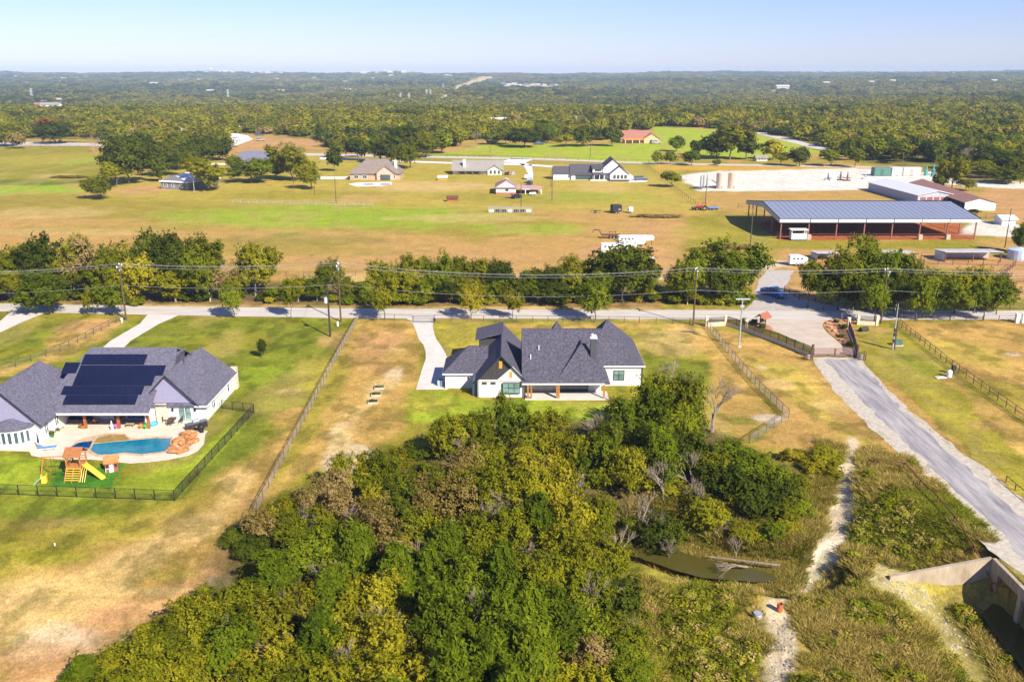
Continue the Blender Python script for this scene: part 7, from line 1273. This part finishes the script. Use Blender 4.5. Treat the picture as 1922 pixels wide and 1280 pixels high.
for (px, py), rz, lab, mt in CARP: pickup(lab, W(px, py), rz, mt, 'car', 'parked_car', True, 1.25)
a = W(992, 363); 
for i, (px, py, mt) in enumerate([(990, 336, WMETAL), (994, 348, DARKTRIM), (994, 343, METALG)]): pickup(['white car farthest up', 'dark car at the end of', 'silver car in the middle of'][i] + ' the curving white driveway', W(px, py), 1.4, mt, 'car', 'parked_car', True, 1.1)
def trailer(lab, px, base, Lm, hgt, mat, gn=True, side=1, win=4, name='horse_trailer', cat='horse trailer'):
    a = W(px, base); o = thing(name, lab, cat, a); m = MB(); nose = [(Lm + 2.6, hgt), (Lm + 2.8, hgt - .3), (Lm + 2.6, hgt - 1.1), (Lm + .4, hgt - 1.3), (Lm, .5)] if gn else [(Lm + .5, hgt - .6), (Lm + .4, .6)]
    m.prof([(0, .5), (0, hgt), (Lm * .6, hgt + .05)] + nose, -1.1, 1.1, 'y'); m.build('body', mat, o, .05)
    for k in range(win): m = MB(); x = .7 + k * 1.0; m.box(x, x + .6, -1.14, -1.1, hgt - .95, hgt - .5); m.build('window', GLASS, o)
    wheels(o, (Lm * .4, Lm * .4 + .9), 1.12, .38); m = MB(); m.bar((Lm + 2.2 if gn else Lm + .4, 0, .5 if not gn else hgt - 1.1), (Lm + 2.2 if gn else Lm + 1.9, 0, .4 if not gn else .15), .08, 6); m.build('hitch', DARKTRIM, o); m = MB(); m.box(0, Lm, -1.13, -1.1, .9, 1.02); m.build('trim_strip', METALG, o); return o
trailer('white gooseneck horse trailer, farther of the two in the field', 1160, 461, 7.5, 2.9, WMETAL); trailer('white horse trailer with small windows, nearer one behind the belt tree', 1128, 476, 7.0, 2.9, WMETAL)
trailer('white camper trailer standing between the belt trees', 1480, 498, 4.2, 2.7, WMETAL, False, win=3, name='camper_trailer', cat='camper')
a = W(1117, 447); o = thing('flatbed_trailer', 'dark brown gooseneck flatbed trailer in the field', 'flatbed trailer', a); block(o, 'deck', WOODD, 1.8, 7.6, -1.1, 1.1, .85, 1.1, 0); m = MB(); m.bar((2.0, 0, 1.0), (1.2, 0, 2.5), .16, 6); m.bar((1.2, 0, 2.5), (-.6, 0, 2.5), .16, 6); m.bar((-.5, 0, 2.5), (-.8, 0, 1.7), .1, 6); m.build('gooseneck', WOODD, o); [block(o, 'stake', WOODD, x, x + .12, -1.0, -.85, 1.1, 2.5, 0) for x in (4.2, 6.0)]; block(o, 'headboard_rail', WOODD, 4.0, 6.3, -1.0, -.85, 2.0, 2.15, 0); wheels(o, (4.6, 5.6, 6.6), 1.15, .42)
a = W(1156, 400); o = thing('dump_trailer', 'black box shaped trailer standing on the far lawn', 'trailer', a, .3); block(o, 'body', M('black_box_paint', (.015, .016, .02), .5), -1.7, 1.7, -1.3, 1.3, .6, 3.0, .05); block(o, 'front_hatch', METALG, .4, 1.2, -1.36, -1.3, 1.2, 1.6, 0); wheels(o, (-.5, .5), 1.32, .4); m = MB(); m.bar((1.7, 0, .6), (3.0, 0, .5), .08, 6); m.build('hitch', DARKTRIM, o)
a = W(1183, 400); o = thing('water_trailer', 'small white tank trailer right of the black box trailer', 'tank trailer', a); m = MB(); m.lathe((0, 0, .5), [(.9, 0), (1.0, .3), (1.0, 1.3), (.6, 1.7), (.2, 1.8)], 14); m.build('tank', WMETAL, o); wheels(o, (0,), 1.0, .35)
a = W(1118, 400); o = thing('implement', 'low dark farm implement left of the black trailer', 'farm implement', a); m = MB(); m.bar((-1.8, 0, .9), (1.8, 0, .9), .12, 6); [m.bar((x, 0, .9), (x - .3, 0, 0), .08, 5) for x in (-1.6, -.5, .6, 1.7)]; m.build('frame', M('dark_green_paint', (.03, .06, .04), .6), o); wheels(o, (0,), .9, .4)
a = W(1319, 395); o = thing('tractor', 'red tractor with loader beside the dark pole', 'tractor', a, 2.9); RT = M('tractor_red', (.5, .03, .04), .4, .03); block(o, 'hood', RT, .3, 2.4, -.5, .5, .9, 1.7, .08); block(o, 'seat', BLACK, -.8, -.3, -.3, .3, 1.2, 1.7); block(o, 'fender', RT, -1.3, -.1, -.95, .95, 1.2, 1.45, .05); block(o, 'canopy', RT, -1.2, .3, -.8, .8, 2.7, 2.82); [block(o, 'roof_post', BLACK, x, x + .08, y, y + .08, 1.4, 2.7, 0) for x in (-1.1, .15) for y in (-.7, .62)]; block(o, 'bucket', DARKTRIM, 3.4, 4.0, -.95, .95, .2, .9); m = MB(); m.bar((3.5, -.6, .6), (.6, -.6, 1.5), .08, 5); m.bar((3.5, .6, .6), (.6, .6, 1.5), .08, 5); m.build('loader_arm', DARKTRIM, o); wheels(o, (-.7,), 1.1, .85); wheels(o, (2.0,), .95, .5)
for px, py, lab, mt in [(1338, 394, 'blue and white farm implement right of the tractor', M('blue_paint', (.05, .2, .5), .4)), (1308, 394, 'dark disc harrow left of the tractor', WOODD)]: a = W(px, py); o = thing('implement', lab, 'farm implement', a, .2); block(o, 'frame', mt, -2, 2, -.7, .7, .6, 1.0); [block(o, 'tine', DARKTRIM, x, x + .15, -.8, .8, .1, .6, 0) for x in (-1.6, -.6, .4, 1.4)]; wheels(o, (0,), .8, .35)
# cage tunnel on the lawn, shelter, debris
A, B_ = W(917, 398), W(998, 398); L_ = B_.x - A.x; o = thing('hoop_pen', 'long low metal hoop pen on the far lawn', 'pen', A); n = 24
for k in range(n + 1):
    m = MB(); x = L_ * k / n; pr = [(x, 1.6 * math.cos(q), 1.9 * math.sin(q)) for q in np.linspace(0, math.pi, 7)]; [m.bar(a1, b1, .07, 4, caps=False) for a1, b1 in zip(pr, pr[1:])]; m.build('hoop', METALG, o)
for k in range(7): block(o, 'dark_panel' if k % 3 else 'pale_panel', DARKTRIM if k % 3 else PALEW, L_ * (k + .1) / 7, L_ * (k + .85) / 7, -1.45, -1.35, .1, 1.1, 0)
m = MB(); [m.bar((0, 1.6 * math.cos(q), 1.9 * math.sin(q)), (L_, 1.6 * math.cos(q), 1.9 * math.sin(q)), .06, 4) for q in (.3, .8, 1.57, 2.3)]; m.build('purlin', METALG, o)
for px, py, lab, c in [(831, 338, 'small orange roofed shelter on the lawn', 'orange_cedar'), (849, 378, 'small rust coloured lawn shed', 'rust_orange')]:
    a = W(px, py); o = thing('animal_shelter', lab, 'shelter', a); block(o, 'wall', MATS[c], -2, 2, -1, 1, 0, 1.2); m = MB(); m.slab([(-2.4, -1.4, 1.1), (2.4, -1.4, 1.1), (2.4, 1.4, 2.0), (-2.4, 1.4, 2.0)], .1); m.build('roof', PALEW if px < 840 else RUST, o)
for i, (px, py) in enumerate([(958, 372), (966, 373), (974, 372), (1000, 367)]): a = W(px, py); o = thing('parked_machine', ['rust red cart', 'dark mower', 'black trailer', 'white cart'][i] + ' parked before the red roofed barn', 'machine', a, i); block(o, 'body', [REDR, DARKTRIM, BLACK, WMETAL][i], -1.3, 1.3, -.8, .8, .4, 1.3); block(o, 'hood', DARKTRIM, .2, 1.1, -.5, .5, 1.3, 1.7); wheels(o, (-.8, .8), .85, .35)
a = W(1380, 467); o = thing('brush_pile', 'orange brown brush pile left of the arena barn', 'brush pile', a); inst(NEAR['mid_brown'][0], 'twigs', o, (0, 0, .7), 0, (4.5, 1.6, .9)); o = thing('brush_pile', 'tan brush pile in the field behind the black trailer', 'brush pile', W(1232, 408)); inst(NEAR['mid_brown'][1], 'twigs', o, (0, 0, .5), 0, (9, 3, .7)); o = thing('brush_pile', 'low brown brush heap on the left far lawn', 'brush pile', W(130, 334)); inst(NEAR['mid_brown'][1], 'twigs', o, (0, 0, .5), 0, (9, 4, .8))
o = thing('brush_pile', 'heap of pale rubble behind the tree left of the pickup', 'rubble', W(1325, 472)); inst(NEAR['mid_brown'][0], 'twigs', o, (0, 0, .5), 0, (5, 2, .8))
# ------------------------------------------------------------ pylons and far buildings
def pylon(px, base, top, lab):
    p = G(px, base); h_ = HZ(top, p.y) - p.z; o = thing('lattice_pylon', lab, 'pylon', p); m = MB(); w_ = h_ * .11
    for sx_ in (-1, 1):
        for sy_ in (-1, 1): m.bar((sx_ * w_, sy_ * w_, 0), (sx_ * w_ * .2, sy_ * w_ * .2, h_), .35, 4)
    n = 7
    for k in range(n):
        z0_, z1_ = h_ * k / n, h_ * (k + 1) / n; a_, b_ = w_ * (1 - .8 * k / n), w_ * (1 - .8 * (k + 1) / n); m.bar((-a_, -a_, z0_), (b_, -b_, z1_), .22, 3); m.bar((a_, -a_, z0_), (-b_, -b_, z1_), .22, 3)
    m.build('lattice', M('pale_steel', (.5, .52, .55), .5), o)
    for z_ in (.72, .84, .96): m2 = MB(); m2.bar((-h_ * .16, 0, h_ * z_), (h_ * .16, 0, h_ * z_), .35, 4); m2.build('cross_arm', MATS['pale_steel'], o)
for i, (px, b_, t, lab) in enumerate([(61, 190, 166, 'leftmost lattice pylon over the hazy left valley'), (429, 191, 168, 'lattice pylon left of centre in the hazy valley'), (752, 193, 175, 'left of the close pylon pair in the valley'), (768, 193, 175, 'right of the close pylon pair in the valley'), (801, 186, 168, 'pylon at the foot of the cleared strip'), (808, 184, 168, 'pylon just right of the cleared strip foot'), (832, 170, 158, 'far pylon on the cleared strip')]): pylon(px, b_, t, lab)
hm_ = MB(); hm_.box(-1, 1, -.6, .6, 0, .7); hm_.prof([(-.7, .65), (.7, .65), (0, 1.1)], -1.1, 1.1, 'x'); HMS = [hm_.mesh('far_house', M('far_white_wall', (.45, .44, .43), .7)), hm_.mesh('far_house', M('far_tan_wall', (.5, .42, .34), .8)), hm_.mesh('far_house', M('far_dark_wall', (.16, .17, .2), .8))]
FH = [(100, 152, 8), (120, 152, 9), (145, 151, 8), (84, 196, 10), (75, 190, 7), (95, 199, 9), (112, 191, 8), (340, 155, 10), (350, 155, 8), (375, 154, 8), (289, 162, 12), (260, 164, 10), (395, 176, 12), (228, 192, 7), (50, 159, 5), (612, 170, 8), (655, 174, 12), (665, 175, 8), (648, 158, 8), (660, 153, 6), (735, 146, 8), (842, 147, 10), (838, 145, 7), (945, 161, 9), (955, 163, 8), (965, 162, 9), (975, 164, 8), (988, 163, 9), (1000, 164, 9), (1010, 163, 8), (1022, 164, 8), (1035, 165, 8), (1045, 164, 7), (1078, 186, 6), (1190, 154, 6), (1330, 151, 7), (1340, 149, 6), (1468, 171, 22), (1550, 161, 12), (1515, 162, 7), (1635, 159, 10), (1675, 156, 9), (1865, 156, 10), (1895, 158, 12), (1890, 166, 8), (1730, 143, 8), (1790, 141, 6), (1750, 146, 6), (700, 151, 6), (590, 150, 6), (520, 152, 6), (560, 155, 7), (1240, 157, 6), (1120, 148, 6), (1420, 155, 6), (175, 148, 5), (30, 147, 5), (1705, 216, 7), (867, 182, 6), (1009, 191, 6), (250, 199, 6)]
for i, (px, py, wpx) in enumerate(FH):
    p = G(px, py); s = wpx / FOC * p.y / 2; o = inst(HMS[0 if i % 4 < 3 else 1 + (i % 2)], 'far_house', None, (p.x, p.y, p.z + 2 + p.y / 900.), 0, (s, s * .8, s * .62)); side = 'left' if px < 640 else 'centre' if px < 1280 else 'right'
    tag(o, 'tiny %s building in the hazy %s distance' % ('white' if i % 4 < 3 else 'tan' if (i % 2) == 0 else 'dark', side), 'house', 'scattered buildings of the far hills', auto=(px, py))
for i in range(60):
    left = i < 38; px = rng.uniform(372, 530) if left else rng.uniform(680, 800); c = -2300 if left else -1050; y = rng.uniform(7100, 7600); x = XAT(px, y, 40); z = float(H(x, y)); s = rng.uniform(9, 20)
    tag(inst(HMS[0 if i % 3 else 2], 'hill_building', None, (x, y, z + 6), 0, (s, s * .6, s * rng.uniform(.5, 1.2))), 'small building crowded on the hazy %s hilltop town' % ('left' if left else 'central'), 'building', 'buildings of the hilltop town', auto=(px, 136))
y = 7300; x = XAT(396, y, 60); o = thing('water_tower', 'tiny pale water tower on the left hilltop town', 'water tower', (x, y, float(H(x, y)))); m = MB(); m.lathe((0, 0, 0), [(3, 0), (2.5, 32), (7, 37), (7, 44), (2, 48)], 12); m.build('tank', WMETAL, o)
# ============================================================ labels that single out, and the air
ORD = ['first', 'second', 'third', 'fourth', 'fifth', 'sixth', 'seventh', 'eighth', 'ninth', 'tenth', 'eleventh', 'twelfth', 'thirteenth', 'fourteenth', 'fifteenth', 'sixteenth', 'seventeenth', 'eighteenth', 'nineteenth', 'twentieth']
by = {}
for o, a in LABELS: by.setdefault(o['label'], []).append((a, o))
for lab, lst in by.items():
    rowsn = 1 if len(lst) <= 14 else 2 if len(lst) <= 28 else 3 if len(lst) <= 45 else 4
    names = {1: [''], 2: ['back row', 'front row'], 3: ['back row', 'middle row', 'front row'], 4: ['back row', 'third row', 'second row', 'front row']}[rowsn]
    lst = sorted(lst, key=lambda q: q[0][1]); n = len(lst)
    for r_ in range(rowsn):
        sub = sorted(lst[n * r_ // rowsn:n * (r_ + 1) // rowsn], key=lambda q: q[0][0])
        if n > 1:
            for i, (a, o) in enumerate(sub):
                o['label'] = lab + (', ' + names[r_] if rowsn > 1 else '') + (', ' + ORD[i] + ' from left' if i < 20 else '')
                if len(o['label'].split()) > 16: o['label'] = o['label'].replace(' the ', ' ')
hz_ = MB().box(-9500, 9500, -420, 12500, -60, 110)
hm = bpy.data.materials.new('haze_air'); hm.use_nodes = True; t = hm.node_tree; t.nodes.clear(); ho = t.nodes.new('ShaderNodeOutputMaterial'); pv = t.nodes.new('ShaderNodeVolumePrincipled')
pv.inputs['Density'].default_value = .000085; pv.inputs['Color'].default_value = (.58, .76, 1, 1); pv.inputs['Anisotropy'].default_value = -.1
t.links.new(pv.outputs[0], ho.inputs['Volume']); stuff(hz_.build('haze', hm))
